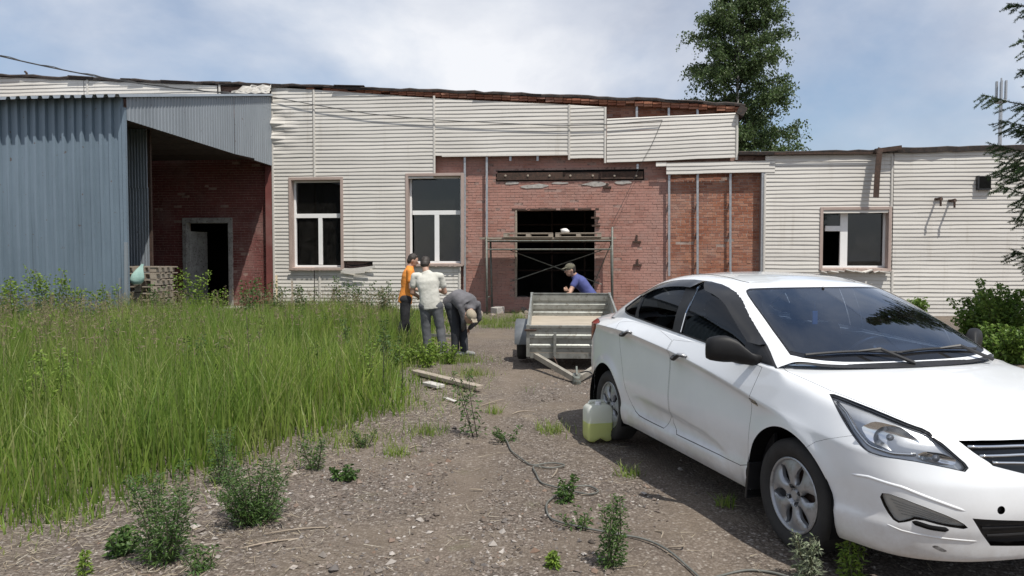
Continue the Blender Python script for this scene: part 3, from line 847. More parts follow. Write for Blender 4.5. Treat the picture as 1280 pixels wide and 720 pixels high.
# ------------------------------------------------------------------ ground
# edge of the tall grass: (y -> x of its right edge) and near edge
GRASS_EDGE = [GP(*p) for p in ((0, 700), (90, 662), (200, 612), (330, 582), (440, 550), (520, 512), (542, 484), (528, 462), (505, 446), (480, 425))]
gx = lerp_pts(sorted([(p.y, p.x) for p in GRASS_EDGE[:8]]))
def grass_depth(x, y):
    """metres inside the grass (positive) or outside (negative)"""
    near = np.interp(x, [GRASS_EDGE[i].x for i in (0, 1, 2, 3, 4, 5)], [GRASS_EDGE[i].y for i in (0, 1, 2, 3, 4, 5)])
    return np.minimum(y - near, (np.interp(y, [p.y for p in GRASS_EDGE[:8]], [p.x for p in GRASS_EDGE[:8]]) - x) * 1.2)
def ground_h(x, y):
    d = np.abs(x - (0.05 + 0.07 * y)); rut = 0.022 * np.exp(-((d - .72) / .13) ** 2) * np.clip((14 - y) / 3, 0, 1) * np.clip((y + 2) / 2, 0, 1)
    return -rut + 0.018 * np.sin(x * 1.3 + 0.4 * y) + 0.014 * np.sin(y * 1.9 - x * 0.6) + 0.008 * np.sin(x * 4.1) * np.sin(y * 3.7)
def mat_ground():
    m, nt, b = new_mat('gravel_earth')
    v = coords(nt, 'World')
    big = noise(nt, v, 0.55, 5, 0.6)
    mid = noise(nt, v, 3.2, 6, 0.65)
    earth = ramp(nt, mid, [(0.25, (0.115, 0.092, 0.070)), (0.55, (0.182, 0.148, 0.115)), (0.8, (0.245, 0.202, 0.160))])
    vo = nd(nt, 'ShaderNodeTexVoronoi'); nt.links.new(v, vo.inputs['Vector']); vo.inputs['Scale'].default_value = 62.0
    sepc = nd(nt, 'ShaderNodeSeparateColor'); nt.links.new(vo.outputs['Color'], sepc.inputs[0])
    peb = ramp(nt, sepc.outputs[0], [(0.0, (0.066, 0.055, 0.047)), (0.35, (0.130, 0.108, 0.091)), (0.70, (0.178, 0.150, 0.127)), (0.92, (0.23, 0.20, 0.172)), (0.985, (0.38, 0.35, 0.315))])
    peb = mix(nt, ramp(nt, vo.outputs['Distance'], [(0.45, 0.0), (0.75, 0.75)]), peb, (0.055, 0.040, 0.031))
    vo2 = nd(nt, 'ShaderNodeTexVoronoi'); nt.links.new(v, vo2.inputs['Vector']); vo2.inputs['Scale'].default_value = 26.0
    s2 = nd(nt, 'ShaderNodeSeparateColor'); nt.links.new(vo2.outputs['Color'], s2.inputs[0])
    big_st = ramp(nt, s2.outputs[1], [(0.86, 0.0), (0.88, 1.0)])
    big_st = mth(nt, 'MULTIPLY', big_st, ramp(nt, vo2.outputs['Distance'], [(0.30, 1.0), (0.36, 0.0)]))
    peb = mix(nt, big_st, peb, ramp(nt, s2.outputs[2], [(0, (0.085, 0.072, 0.064)), (0.8, (0.20, 0.17, 0.15)), (1, (0.38, 0.34, 0.31))]))
    k = ramp(nt, mth(nt, 'ADD', big, mth(nt, 'MULTIPLY', mid, 0.35)), [(0.50, 0.15), (0.72, 0.95)])
    col = mix(nt, k, earth, peb)
    sx = nd(nt, 'ShaderNodeSeparateXYZ'); nt.links.new(v, sx.inputs[0])
    dd = mth(nt, 'ABSOLUTE', mth(nt, 'SUBTRACT', sx.outputs[0], mth(nt, 'MULTIPLY_ADD', sx.outputs[1], 0.07)))
    dd.node.inputs[0].links[0].from_node.inputs[1].links[0].from_node.inputs[2].default_value = 0.05
    dd = mth(nt, 'ABSOLUTE', mth(nt, 'SUBTRACT', dd, 0.72))
    dd = mth(nt, 'ADD', dd, mth(nt, 'MULTIPLY', mth(nt, 'SUBTRACT', noise(nt, v, 2.4, 5, .65), 0.5), 0.5))
    col = mix(nt, ramp(nt, dd, [(0.02, 0.3), (0.24, 0.0)]), col, ramp(nt, mid, [(0.3, (0.15, 0.118, 0.09)), (0.7, (0.235, 0.19, 0.15))]))
    dry = noise(nt, v, 1.1, 6, 0.7, 0.6)
    col = mix(nt, ramp(nt, dry, [(0.60, 0.0), (0.72, 0.45)]), col, (0.32, 0.265, 0.195))
    col = mix(nt, ramp(nt, noise(nt, v, 1.7, 6, 0.7, 0.3), [(0.60, 0.0), (0.74, 0.45)]), col, (0.11, 0.115, 0.055))
    col = mix(nt, ramp(nt, noise(nt, v, 0.35, 4, 0.6), [(0.52, 0.0), (0.66, 0.4)]), col, (0.10, 0.078, 0.062))
    nt.links.new(col, b.inputs['Base Color']); b.inputs['Roughness'].default_value = 0.95
    b.inputs['Specular IOR Level'].default_value = 0.2
    h = mth(nt, 'ADD', mth(nt, 'MULTIPLY', vo.outputs['Distance'], -0.7), mth(nt, 'MULTIPLY', noise(nt, v, 90, 4, 0.7), 0.6))
    bump(nt, b, h, 0.85, 0.012)
    return m
M['ground'] = mat_ground()
xs = np.concatenate([np.linspace(-900, -24, 14), np.linspace(-20, 20, 201), np.linspace(24, 900, 14)])
ys = np.concatenate([np.linspace(-900, -10, 10), np.linspace(-6, 24, 151), np.linspace(30, 1500, 16)])
X, Y = np.meshgrid(xs, ys, indexing='ij')
fade = np.clip((22 - np.abs(X)) / 4, 0, 1) * np.clip((24 - Y) / 3, 0, 1) * np.clip((Y + 6) / 2, 0, 1)
Zg = ground_h(X, Y) * fade
V = np.stack([X, Y, Zg], -1).reshape(-1, 3)
ii, jj = np.meshgrid(np.arange(len(xs) - 1), np.arange(len(ys) - 1), indexing='ij')
q = (ii * len(ys) + jj).ravel()
F = np.stack([q, q + len(ys), q + len(ys) + 1, q + 1], 1)
ground = tag(np_mesh('ground', V, F, M['ground'], smooth=True), kind='structure')
# ------------------------------------------------------------------ car: skin as two grids (car frame: x forward from front axle, y left, z up)
def catmull(P, n):
    P = np.array(P, float); d = np.r_[0, np.cumsum(np.linalg.norm(np.diff(P, axis=0), axis=1))]
    t = np.linspace(0, d[-1], n); out = np.zeros((n, P.shape[1]))
    m = np.zeros_like(P)
    m[1:-1] = (P[2:] - P[:-2]) / (d[2:] - d[:-2])[:, None]
    m[0] = (P[1] - P[0]) / (d[1] - d[0]); m[-1] = (P[-1] - P[-2]) / (d[-1] - d[-2])
    k = np.clip(np.searchsorted(d, t, 'right') - 1, 0, len(P) - 2)
    h = (d[k + 1] - d[k]); s = ((t - d[k]) / h)[:, None]; h = h[:, None]
    return (2 * s**3 - 3 * s**2 + 1) * P[k] + (s**3 - 2 * s**2 + s) * h * m[k] + (-2 * s**3 + 3 * s**2) * P[k + 1] + (s**3 - s**2) * h * m[k + 1]
def sm(pts):
    """smooth interpolation through (x, v) points (monotone-ish cubic)"""
    P = np.array(sorted(pts), float); x, v = P[:, 0], P[:, 1]
    dl = np.diff(v) / np.diff(x); m = np.zeros(len(x))
    m[1:-1] = np.where(dl[1:] * dl[:-1] > 0, 2 * dl[1:] * dl[:-1] / (dl[1:] + dl[:-1] + 1e-12), 0)
    m[0] = dl[0]; m[-1] = dl[-1]
    def f(q):
        q = np.clip(np.asarray(q, float), x[0], x[-1])
        k = np.clip(np.searchsorted(x, q, 'right') - 1, 0, len(x) - 2); h = x[k + 1] - x[k]; s = (q - x[k]) / h
        return (2*s**3-3*s**2+1)*v[k] + (s**3-2*s**2+s)*h*m[k] + (-2*s**3+3*s**2)*v[k+1] + (s**3-s**2)*h*m[k+1]
    return f
PLAN = [(.862, 0), (.856, .15), (.838, .30), (.802, .45), (.735, .60), (.645, .712), (.53, .782), (.40, .822), (.2, .842), (0, .848), (-.5, .851), (-1.2, .853), (-2.0, .852),
        (-2.5, .846), (-2.8, .822), (-3.0, .788), (-3.2, .72), (-3.34, .61), (-3.43, .43), (-3.475, .22), (-3.485, 0)]
NS, NL, NU, NC = 230, 34, 16, 26
plan = catmull(PLAN, NS)
plan_s = np.r_[0, np.cumsum(np.linalg.norm(np.diff(plan, axis=0), axis=1))]
tang = np.gradient(plan, axis=0); tang /= np.linalg.norm(tang, axis=1)[:, None]
pn = np.stack([-tang[:, 1] * -1, tang[:, 0] * -1], 1)
pn = np.stack([tang[:, 1], -tang[:, 0]], 1)            # outward: nose (+x), side (+y)
pn[0] = (1, 0); pn[-1] = (-1, 0)
bf = np.clip(pn[:, 0], 0, 1) ** 2; brr = np.clip(-pn[:, 0], 0, 1) ** 2; bs = 1 - bf - brr
xa = plan[:, 0]
f_zb = sm([(-3.49, .27), (-3.0, .25), (-2.3, .225), (-1.4, .225), (-.4, .215), (.2, .205), (.5, .200), (.7, .195), (.80, .195), (.86, .205)])
f_zc = sm([(-3.49, .97), (-2.9, .995), (-2.54, 1.0), (-2.2, .995), (-1.57, .952), (-1.29, .925), (-.89, .876), (-.45, .806), (-.29, .776), (0, .735), (.3, .70), (.6, .67), (.86, .66)])
f_zs = sm([(-3.49, 1.045), (-3.2, 1.055), (-2.9, 1.065), (-2.6, 1.075), (-2.3, 1.09), (-2.16, 1.085), (-1.28, 1.035), (-1.0, 1.018), (-.5, .988), (-.163, .965), (0, .950), (.25, .908), (.45, .862), (.6, .823), (.7, .800), (.80, .785), (.862, .775)])
f_ot = sm([(-3.49, .12), (-2.9, .115), (-2.4, .098), (-1.3, .070), (-.3, .064), (0, .062), (.3, .07), (.86, .09)])
f_base = sm([(.19, .08), (.215, .055), (.25, .034), (.30, .020), (.345, .016), (.40, .026), (.46, .020), (.53, .008), (.62, .0), (.8, 0), (1.1, 0)])
f_fr = sm([(.185, .08), (.21, .055), (.25, .042), (.30, .03), (.36, .012), (.45, 0), (.55, .006), (.62, .025), (.68, .043), (.74, .07), (.775, .10), (.80, .115)])
f_re = sm([(.25, .09), (.32, .04), (.45, .005), (.6, 0), (.8, .012), (.95, .035), (1.02, .06), (1.06, .10)])
def smoothstep(a, b, x):
    t = np.clip((x - a) / (b - a), 0, 1); return t * t * (3 - 2 * t)
def inset_at(i, z):
    """inward offset at station i for an array of heights"""
    x = xa[i]; zc_, zs_ = float(f_zc(x)), float(f_zs(x))
    d = z - zc_
    fade = float(smoothstep(-3.2, -2.6, x) * (1 - smoothstep(-.45, .15, x)))
    up = float(f_ot(x)) * np.clip(d / (zs_ - zc_), 0, 1.2) ** 1.12
    dd = np.clip(-d, 0, None)
    under = .044 * (1 - np.exp(-dd / .040)) * np.exp(-dd / .24) * fade
    zl = np.interp(x, [-2.0, -1.36, -.9, -.57], [.505, .484, .449, .375])
    lf = float(smoothstep(-2.15, -1.8, x) * (1 - smoothstep(-.75, -.5, x)))
    low = .022 * (1 - np.exp(-np.clip(zl - z, 0, None) / .016)) * lf * smoothstep(.33, .37, z)
    o_s = f_base(z) + up + under + low
    for wx_ in (0.0, -2.57):
        r = np.sqrt((x - wx_) ** 2 + (z - .31) ** 2)
        o_s = o_s - .016 * np.exp(-((r - .37) / .055) ** 2) * (r > .25)
    return bs[i] * o_s + bf[i] * (f_fr(z)) + brr[i] * f_re(z)
def z_rows(i):
    x = xa[i]; a, b, c = float(f_zb(x)), float(f_zc(x)), float(f_zs(x))
    return np.r_[np.linspace(a, b, NL + 1), np.linspace(b, c, NU + 1)[1:]]
NV = NL + NU
f_xc = sm([(.862, .745), (.838, .725), (.735, .64), (.645, .565), (.53, .475), (.40, .375), (.2, .195), (0, 0), (-1, -1), (-2.5, -2.5), (-2.8, -2.78), (-3.2, -3.10), (-3.34, -3.24), (-3.43, -3.33), (-3.485, -3.40)])
f_zcen = sm([(.745, .792), (.68, .826), (.5, .880), (.2, .942), (-.05, .980), (-.3, .99), (-.6, .95), (-2.5, .95), (-2.9, 1.085), (-3.1, 1.10), (-3.34, 1.095), (-3.40, 1.07)])
G1 = np.zeros((NS, NV + NC + 1, 3)); ROWZ = np.zeros((NS, NV + 1))
for i in range(NS):
    z = z_rows(i); o = inset_at(i, z); ROWZ[i] = z
    G1[i, :NV + 1, 0] = plan[i, 0] - pn[i, 0] * o
    G1[i, :NV + 1, 1] = np.clip(plan[i, 1] - pn[i, 1] * o, 0, None)
    G1[i, :NV + 1, 2] = z
    S = G1[i, NV].copy(); xc = float(f_xc(xa[i])); zc2 = float(f_zcen(xc))
    s = np.linspace(0, 1, NC + 1)[1:] ** 1.35
    G1[i, NV + 1:, 0] = S[0] + (xc - S[0]) * s
    G1[i, NV + 1:, 1] = S[1] * (1 - s)
    G1[i, NV + 1:, 2] = S[2] + (zc2 - S[2]) * (1 - (1 - s) ** 2.0)
# soften the shoulder of bonnet and boot
T = G1.copy()
wgt = np.zeros(NS); wgt[:] = np.clip(smoothstep(-.15, .0, xa) + 1 - smoothstep(-2.7, -2.55, xa), 0, 1)
for it in range(26):
    L = T.copy(); L[:, 1:-1] = (T[:, 2:] + T[:, :-2]) / 2
    for j in range(NV - 5, NV + 7):
        k = max(0, 1 - abs(j - NV) / 6.0)
        T[:, j] += (L[:, j] - T[:, j]) * (wgt * k * .6)[:, None]
G1 = T
# ---- greenhouse grid: base curve, top curve and roof centre
BASE = [(-.015, 0, .992), (-.03, .30, .994), (-.065, .52, 1.0), (-.125, .675, 1.012), (-.17, .745, .985), (-.24, .783, .960), (-.6, .785, .975), (-1.2, .780, 1.01), (-1.8, .770, 1.04), (-2.2, .757, 1.06), (-2.5, .742, 1.07), (-2.70, .715, 1.070), (-2.84, .66, 1.065), (-2.92, .57, 1.065), (-3.0, .3, 1.08), (-3.03, 0, 1.09)]
TOP = [(-.865, 0, 1.418), (-.878, .25, 1.416), (-.908, .42, 1.413), (-.952, .52, 1.408), (-1.0, .573, 1.407), (-1.08, .602, 1.420), (-1.25, .612, 1.445), (-1.5, .613, 1.456), (-1.75, .615, 1.446), (-1.96, .617, 1.414), (-2.11, .612, 1.368), (-2.20, .590, 1.338), (-2.27, .55, 1.325), (-2.32, .47, 1.335), (-2.37, .25, 1.360), (-2.39, 0, 1.368)]
NG, NW, NR = 200, 22, 16
def para(P, n):
    P = np.array(P, float); t = np.linspace(0, len(P) - 1, n); k = np.clip(t.astype(int), 0, len(P) - 2); s = (t - k)[:, None]
    m = np.gradient(P, axis=0)
    return (2*s**3-3*s**2+1)*P[k] + (s**3-2*s**2+s)*m[k] + (-2*s**3+3*s**2)*P[k+1] + (s**3-s**2)*m[k+1]
gb, gt = para(BASE, NG), para(TOP, NG)
f_rc = sm([(-.865, 1.418), (-1.0, 1.447), (-1.3, 1.479), (-1.6, 1.492), (-1.9, 1.478), (-2.2, 1.430), (-2.39, 1.368)])
G2 = np.zeros((NG, NW + NR + 1, 3))
ttg = np.gradient(gb[:, :2], axis=0); ttg /= np.linalg.norm(ttg, axis=1)[:, None]
gn = np.stack([ttg[:, 1], -ttg[:, 0]], 1)
for i in range(NG):
    w = np.linspace(0, 1, NW + 1)
    p = gb[i] + (gt[i] - gb[i]) * w[:, None]
    bul = .022 * np.sin(pi * w) ** 1.0
    p[:, :2] += gn[i] * bul[:, None]; p[:, 2] += bul * .5 * abs(gn[i, 0])
    G2[i, :NW + 1] = p
    s = np.linspace(0, 1, NR + 1)[1:]
    tpt = gt[i]; xc = tpt[0]
    xc = float(np.interp(i, [0, NG * 5 / 15, NG * 10 / 15, NG - 1], [-.865, -1.05, -2.15, -2.39]))
    zc2 = float(f_rc(xc))
    G2[i, NW + 1:, 0] = tpt[0] + (xc - tpt[0]) * s
    G2[i, NW + 1:, 1] = tpt[1] * (1 - s)
    G2[i, NW + 1:, 2] = tpt[2] + (zc2 - tpt[2]) * (1 - (1 - s) ** 2)
T = G2.copy()
for it in range(14):
    L = T.copy(); L[:, 1:-1] = (T[:, 2:] + T[:, :-2]) / 2
    for j in range(NW - 4, NW + 5):
        k = max(0, 1 - abs(j - NW) / 4.5)
        T[:, j] += (L[:, j] - T[:, j]) * .6 * k
G2 = T
# ------------------------------------------------------------------ vegetation
def blades(pos, h, w, lean, az, curl, seg=3):
    """grass blades as tapered bent strips; arrays of equal length -> (V, F)"""
    n = len(h); t = np.linspace(0, 1, seg + 1)
    sx, sy = -np.sin(az), np.cos(az); fa = rng.uniform(0, 2 * pi, n); wx, wy = np.cos(fa), np.sin(fa)
    V = np.zeros((n, seg + 1, 2, 3), np.float32)
    for k, tt in enumerate(t):
        hor = h * (lean * tt + curl * tt * tt); z = h * (tt - 0.35 * curl * tt * tt)
        ww = w * (1 - tt ** 1.6) * 0.5 + 0.0004
        for s, sg in ((0, -1), (1, 1)):
            V[:, k, s, 0] = pos[:, 0] + np.cos(az) * hor + wx * ww * sg
            V[:, k, s, 1] = pos[:, 1] + np.sin(az) * hor + wy * ww * sg
            V[:, k, s, 2] = pos[:, 2] + z
    base = np.arange(n)[:, None] * (2 * (seg + 1)); F = []
    for k in range(seg): F.append(np.stack([base[:, 0] + 2 * k, base[:, 0] + 2 * k + 1, base[:, 0] + 2 * k + 3, base[:, 0] + 2 * k + 2], 1))
    return V.reshape(-1, 3), np.stack(F, 1).reshape(-1, 4)
def leaf_quads(P, D, L, Wd, droop=0.25):
    """folded leaves: base point P, direction D (unit), length L, width Wd -> 6 verts, 4 tris as 2 quads"""
    n = len(P); D = D / (np.linalg.norm(D, axis=1)[:, None] + 1e-9)
    r = rng.normal(size=(n, 3)); S = np.cross(D, r); S /= np.linalg.norm(S, axis=1)[:, None] + 1e-9
    Nn = np.cross(S, D); L = L[:, None]; Wd = Wd[:, None]
    mid = P + D * L * .45; tip = P + D * L - Nn * L * droop * .5 + np.array([0, 0, -1.0]) * L * droop
    a = mid + S * Wd * .5 + Nn * Wd * .15; b = mid - S * Wd * .5 + Nn * Wd * .15
    V = np.stack([P, a, tip, b], 1).reshape(-1, 3)
    base = np.arange(n) * 4; F = np.stack([base, base + 1, base + 2, base + 3], 1)
    return V, F
M['grass'] = mat_leaf('meadow_grass', [(.09, .165, .024), (.17, .27, .04), (.235, .335, .055), (.31, .39, .085), (.13, .215, .036), (.40, .39, .17), (.20, .30, .05)], .42, .5)
M['grass_dry'] = mat_leaf('dry_grass', [(.30, .25, .17), (.42, .37, .28), (.24, .19, .13), (.50, .46, .38)], .8, .2)
M['panicle'] = mat_leaf('seed_heads', [(.21, .165, .11), (.29, .235, .16), (.19, .17, .09), (.27, .24, .14)], .8, .3)
M['weed'] = mat_leaf('weed_leaf', [(.040, .085, .022), (.06, .115, .028), (.085, .145, .035), (.05, .10, .03)], .5, .25)
M['weed_light'] = mat_leaf('light_weed_leaf', [(.12, .20, .03), (.17, .26, .04), (.22, .30, .055), (.10, .18, .03)], .5, .35)
M['silver_leaf'] = mat_leaf('silver_leaf', [(.14, .17, .10), (.20, .23, .15), (.25, .27, .19), (.09, .14, .05)], .6, .2)
M['stem'] = mat_noisy('weed_stem', (.045, .055, .025), (.09, .08, .045), 9, .7)
M['stem_dark'] = mat_noisy('dead_stalk', (.018, .016, .013), (.045, .035, .026), 9, .8)
def mat_grass():
    m = M['grass']; nt = m.node_tree; v = coords(nt, 'World')
    b = nt.nodes['Principled BSDF']; src = b.inputs['Base Color'].links[0].from_socket
    c = mix(nt, ramp(nt, noise(nt, v, .55, 4, .6), [(.40, 0.0), (.70, .5)]), src, (.085, .17, .035))
    c = mix(nt, ramp(nt, noise(nt, coords(nt, 'World', loc=(5, 2, 0)), .9, 4, .6), [(.52, 0.0), (.72, .45)]), c, (.30, .30, .12))
    for n in nt.nodes:
        if n.type in ('BSDF_PRINCIPLED', 'BSDF_TRANSLUCENT'): nt.links.new(c, n.inputs[0])
mat_grass()
def scatter(n, x0, x1, y0, y1): return np.stack([rng.uniform(x0, x1, n), rng.uniform(y0, y1, n)], 1)
def inview(p, m=0.4): return np.abs(p[:, 0] + .9) < p[:, 1] * 0.70 + m + 2.0
def gz(p): return ground_h(p[:, 0], p[:, 1])
def patch(x, y): return np.sin(x * 1.1 + y * .7) * .5 + np.sin(x * 2.3 - y * 1.7 + 1) * .3 + np.sin(y * 3.1 + x * .4) * .2
# tall meadow
parts = []
for (n, y0, y1) in ((56000, 3.4, 8.0), (66000, 8.0, 15.0), (42000, 13.0, 22.3)):
    p = scatter(n, -16, 1.5, y0, y1)
    d = grass_depth(p[:, 0], p[:, 1]) + .22 * patch(p[:, 0] * 2, p[:, 1] * 2)
    keep = inview(p) & (d > -.15) & (rng.uniform(0, 1, len(p)) < np.clip((d + .15) / .75, .12, 1))
    loc = np.array([[(FMi @ (Vector((a, b, 0)) - FO)).x, (FMi @ (Vector((a, b, 0)) - FO)).y] for a, b in p])
    keep &= ~((loc[:, 0] < SX + .1) & (loc[:, 1] > SY - .1)) & (loc[:, 1] < -.35)
    keep &= ~((loc[:, 1] > -1.0) & (loc[:, 0] > U(560)))
    p, d = p[keep], d[keep]; m_ = len(p)
    edge = np.clip((d + .1) / 1.1, 0.12, 1) * np.where((p[:, 0] > -3.3) & (p[:, 1] > 9.5), .72, 1) * np.where(d < .8, rng.uniform(.45, 1.15, m_), 1)
    far_low = np.clip(1 - (p[:, 1] - 15) / 9, .6, 1)
    h = rng.uniform(.36, .84, m_) * edge * (1 + .20 * patch(p[:, 0] * 1.3, p[:, 1] * 1.1) + .16 * patch(p[:, 0] * 4.1 + 2, p[:, 1] * 3.3)) * far_low * np.interp(p[:, 1], [4, 7, 12], [.82, .95, 1.0])
    w = rng.uniform(.006, .016, m_) * np.interp(p[:, 1], [4, 15], [1, 1.7])
    parts.append(blades(np.c_[p, gz(p)], h, w, rng.normal(.0, .12, m_) * np.where(d < .6, 1.9, 1), rng.uniform(0, 2 * pi, m_), rng.uniform(.02, .42, m_)))
def merge(parts):
    V, F, o = [], [], 0
    for v, f in parts: V.append(v); F.append(f + o); o += len(v)
    return np.concatenate(V), np.concatenate(F)
V, F = merge(parts)
tag(np_mesh('tall_grass', V, F, M['grass']), 'tall green meadow grass growing over the left half of the yard', 'grass', kind='stuff')
# flowering heads above the meadow
p = scatter(15000, -15, -.5, 7.4, 18); d = grass_depth(p[:, 0], p[:, 1])
loc = np.array([[(FMi @ (Vector((a, b, 0)) - FO)).x, (FMi @ (Vector((a, b, 0)) - FO)).y] for a, b in p])
wgt = np.clip(patch(p[:, 0] * .8 + 3, p[:, 1] * .6) * .6 + .40 + (-p[:, 0] - 2.2) * .09, 0.03, 1)
keep = inview(p) & (d > .8) & (rng.uniform(0, 1, len(p)) < wgt * .22) & ~((loc[:, 0] < SX + .1) & (loc[:, 1] > SY - .1))
p = p[keep]; n = len(p); h = rng.uniform(.72, .98, n); az = rng.uniform(0, 2 * pi, n); ln = rng.normal(0, .07, n)
st = blades(np.c_[p, gz(p)], h, np.full(n, .006), ln, az, np.full(n, .05), 2)
tipx = p[:, 0] + np.cos(az) * h * (ln + .05); tipy = p[:, 1] + np.sin(az) * h * (ln + .05)
k = 12; T_ = np.repeat(np.c_[tipx, tipy, gz(p) + h * .98], k, 0); D = rng.normal(size=(n * k, 3)) * [.45, .45, .4] + [0, 0, .55]
T_[:, 2] -= rng.uniform(0, .17, n * k)
hd = leaf_quads(T_, D, rng.uniform(.03, .075, n * k), rng.uniform(.006, .012, n * k), .1)
V, F = merge([st, hd]); tag(np_mesh('grass_heads', V, F, M['panicle']), 'brownish seed heads standing above the tall grass', 'grass', kind='stuff')
# thin low grass at the margins and by the wall, dry straw on the earth
p = scatter(26000, -9, 2.6, 3.0, 13); d = grass_depth(p[:, 0], p[:, 1])
pr = np.exp(-((d + .15) / .42) ** 2) * .55 + np.clip(patch(p[:, 0] * 1.7, p[:, 1] * 2.1) - .45, 0, 1) * .20 * (d > -1.6)
keep = inview(p) & (d < .3) & (rng.uniform(0, 1, len(p)) < pr); p = p[keep]; n = len(p)
g1 = blades(np.c_[p, gz(p)], rng.uniform(.05, .22, n), rng.uniform(.004, .008, n), rng.normal(0, .3, n), rng.uniform(0, 6.28, n), rng.uniform(.1, .7, n), 2)
tuft = [(690, 540, .13), (785, 594, .07), (905, 634, .05), (617, 517, .07), (70, 640, .2), (445, 555, .25), (497, 570, .1), (530, 545, .15), (600, 405, .45), (628, 410, .4), (645, 402, .3), (575, 452, .35), (590, 470, .2)]
tp_ = []
for px, py, r_ in tuft:
    c = GP(px, py); m_ = int(200 * max(r_, .06) / .2); a = rng.normal(size=(m_, 2)) * r_ * .55; tp_.append(np.c_[c.x + a[:, 0] * 1.3, c.y + a[:, 1]])
tp_ = np.concatenate(tp_); n = len(tp_)
g2_ = blades(np.c_[tp_, gz(tp_)], rng.uniform(.05, .20, n) * np.interp(tp_[:, 1], [4, 14, 20], [.55, 1.2, 2.0]), rng.uniform(.004, .009, n), rng.normal(0, .25, n), rng.uniform(0, 6.28, n), rng.uniform(.1, .6, n), 2)
V, F = merge([g1, g2_]); tag(np_mesh('short_grass', V, F, M['grass']), 'thin short grass sprouting on the bare earth', 'grass', kind='stuff')
p = scatter(70000, -7, 3.5, 2.6, 10); d = grass_depth(p[:, 0], p[:, 1])
pr = np.clip(np.exp(-((d + .30) / .45) ** 2) * .9 + .025 + np.exp(-((p[:, 0] + 1.9) / .7) ** 2 - ((p[:, 1] - 3.9) / .7) ** 2) * .5, 0, 1)
keep = inview(p) & (d < .35) & (rng.uniform(0, 1, len(p)) < pr); p = p[keep]; n = len(p)
az = rng.uniform(0, 6.28, n); L = rng.lognormal(-2.9, .45, n).clip(.02, .16); fa = az + pi / 2; w = rng.uniform(.0008, .0018, n)
z = gz(p) + rng.uniform(.004, .022, n); dx, dy = np.cos(az) * L / 2, np.sin(az) * L / 2; ex, ey = np.cos(fa) * w, np.sin(fa) * w; dz = rng.uniform(-.008, .012, n)
V = np.stack([np.c_[p[:, 0] - dx - ex, p[:, 1] - dy - ey, z], np.c_[p[:, 0] - dx + ex, p[:, 1] - dy + ey, z + .002], np.c_[p[:, 0] + dx + ex, p[:, 1] + dy + ey, z + dz], np.c_[p[:, 0] + dx - ex, p[:, 1] + dy - ey, z + dz]], 1).reshape(-1, 3)
F = (np.arange(n)[:, None] * 4 + np.arange(4)[None]); tag(np_mesh('straw', V, F, M['grass_dry']), 'dry straw strewn over the earth along the grass', 'straw', kind='stuff')
# gravel: small real stones
M['pebble'] = mat_leaf('pebbles', [(.07, .058, .05), (.15, .12, .10), (.115, .105, .10), (.20, .165, .14), (.10, .08, .065), (.38, .35, .32), (.17, .115, .085), (.22, .20, .185)], .9, 0.0)
p = np.concatenate([scatter(34000, -4.2, 3.6, 2.3, 6.0), scatter(16000, -3, 4, 6, 13)]); d = grass_depth(p[:, 0], p[:, 1])
rut_d = np.abs(np.abs(p[:, 0] - (.05 + .07 * p[:, 1])) - .72)
keep = inview(p, .2) & (d < -.1) & (rng.uniform(0, 1, len(p)) < np.clip(rut_d / .2, .5, 1)) & (rng.uniform(0, 1, len(p)) < np.clip(.42 + patch(p[:, 0] * 1.2, p[:, 1] * .9) * .95, .04, 1)); p = p[keep]; n = len(p)
r_ = np.clip(rng.lognormal(-5.0, .55, n), .0035, .030); oc = np.array([(1, 0, 0), (0, 1, 0), (-1, 0, 0), (0, -1, 0), (.15, .1, .7), (0, 0, -.6)])
a = rng.uniform(0, 6.28, n); ca, sa = np.cos(a), np.sin(a); sx, sy = rng.uniform(.7, 1.4, n), rng.uniform(.6, 1.1, n)
J = oc[None] + rng.normal(size=(n, 6, 3)) * .18; X_ = J[..., 0] * sx[:, None]; Y_ = J[..., 1] * sy[:, None]
V = np.stack([p[:, 0:1] + (X_ * ca[:, None] - Y_ * sa[:, None]) * r_[:, None], p[:, 1:2] + (X_ * sa[:, None] + Y_ * ca[:, None]) * r_[:, None], gz(p)[:, None] + J[..., 2] * r_[:, None] + r_[:, None] * .15], -1).reshape(-1, 3)
F = np.array([(0, 1, 4), (1, 2, 4), (2, 3, 4), (3, 0, 4), (1, 0, 5), (2, 1, 5), (3, 2, 5), (0, 3, 5)]); F = (F[None] + (np.arange(n) * 6)[:, None, None]).reshape(-1, 3)
tag(np_mesh('gravel', V, F, M['pebble']), 'loose gravel lying on the yard', 'gravel', kind='stuff')

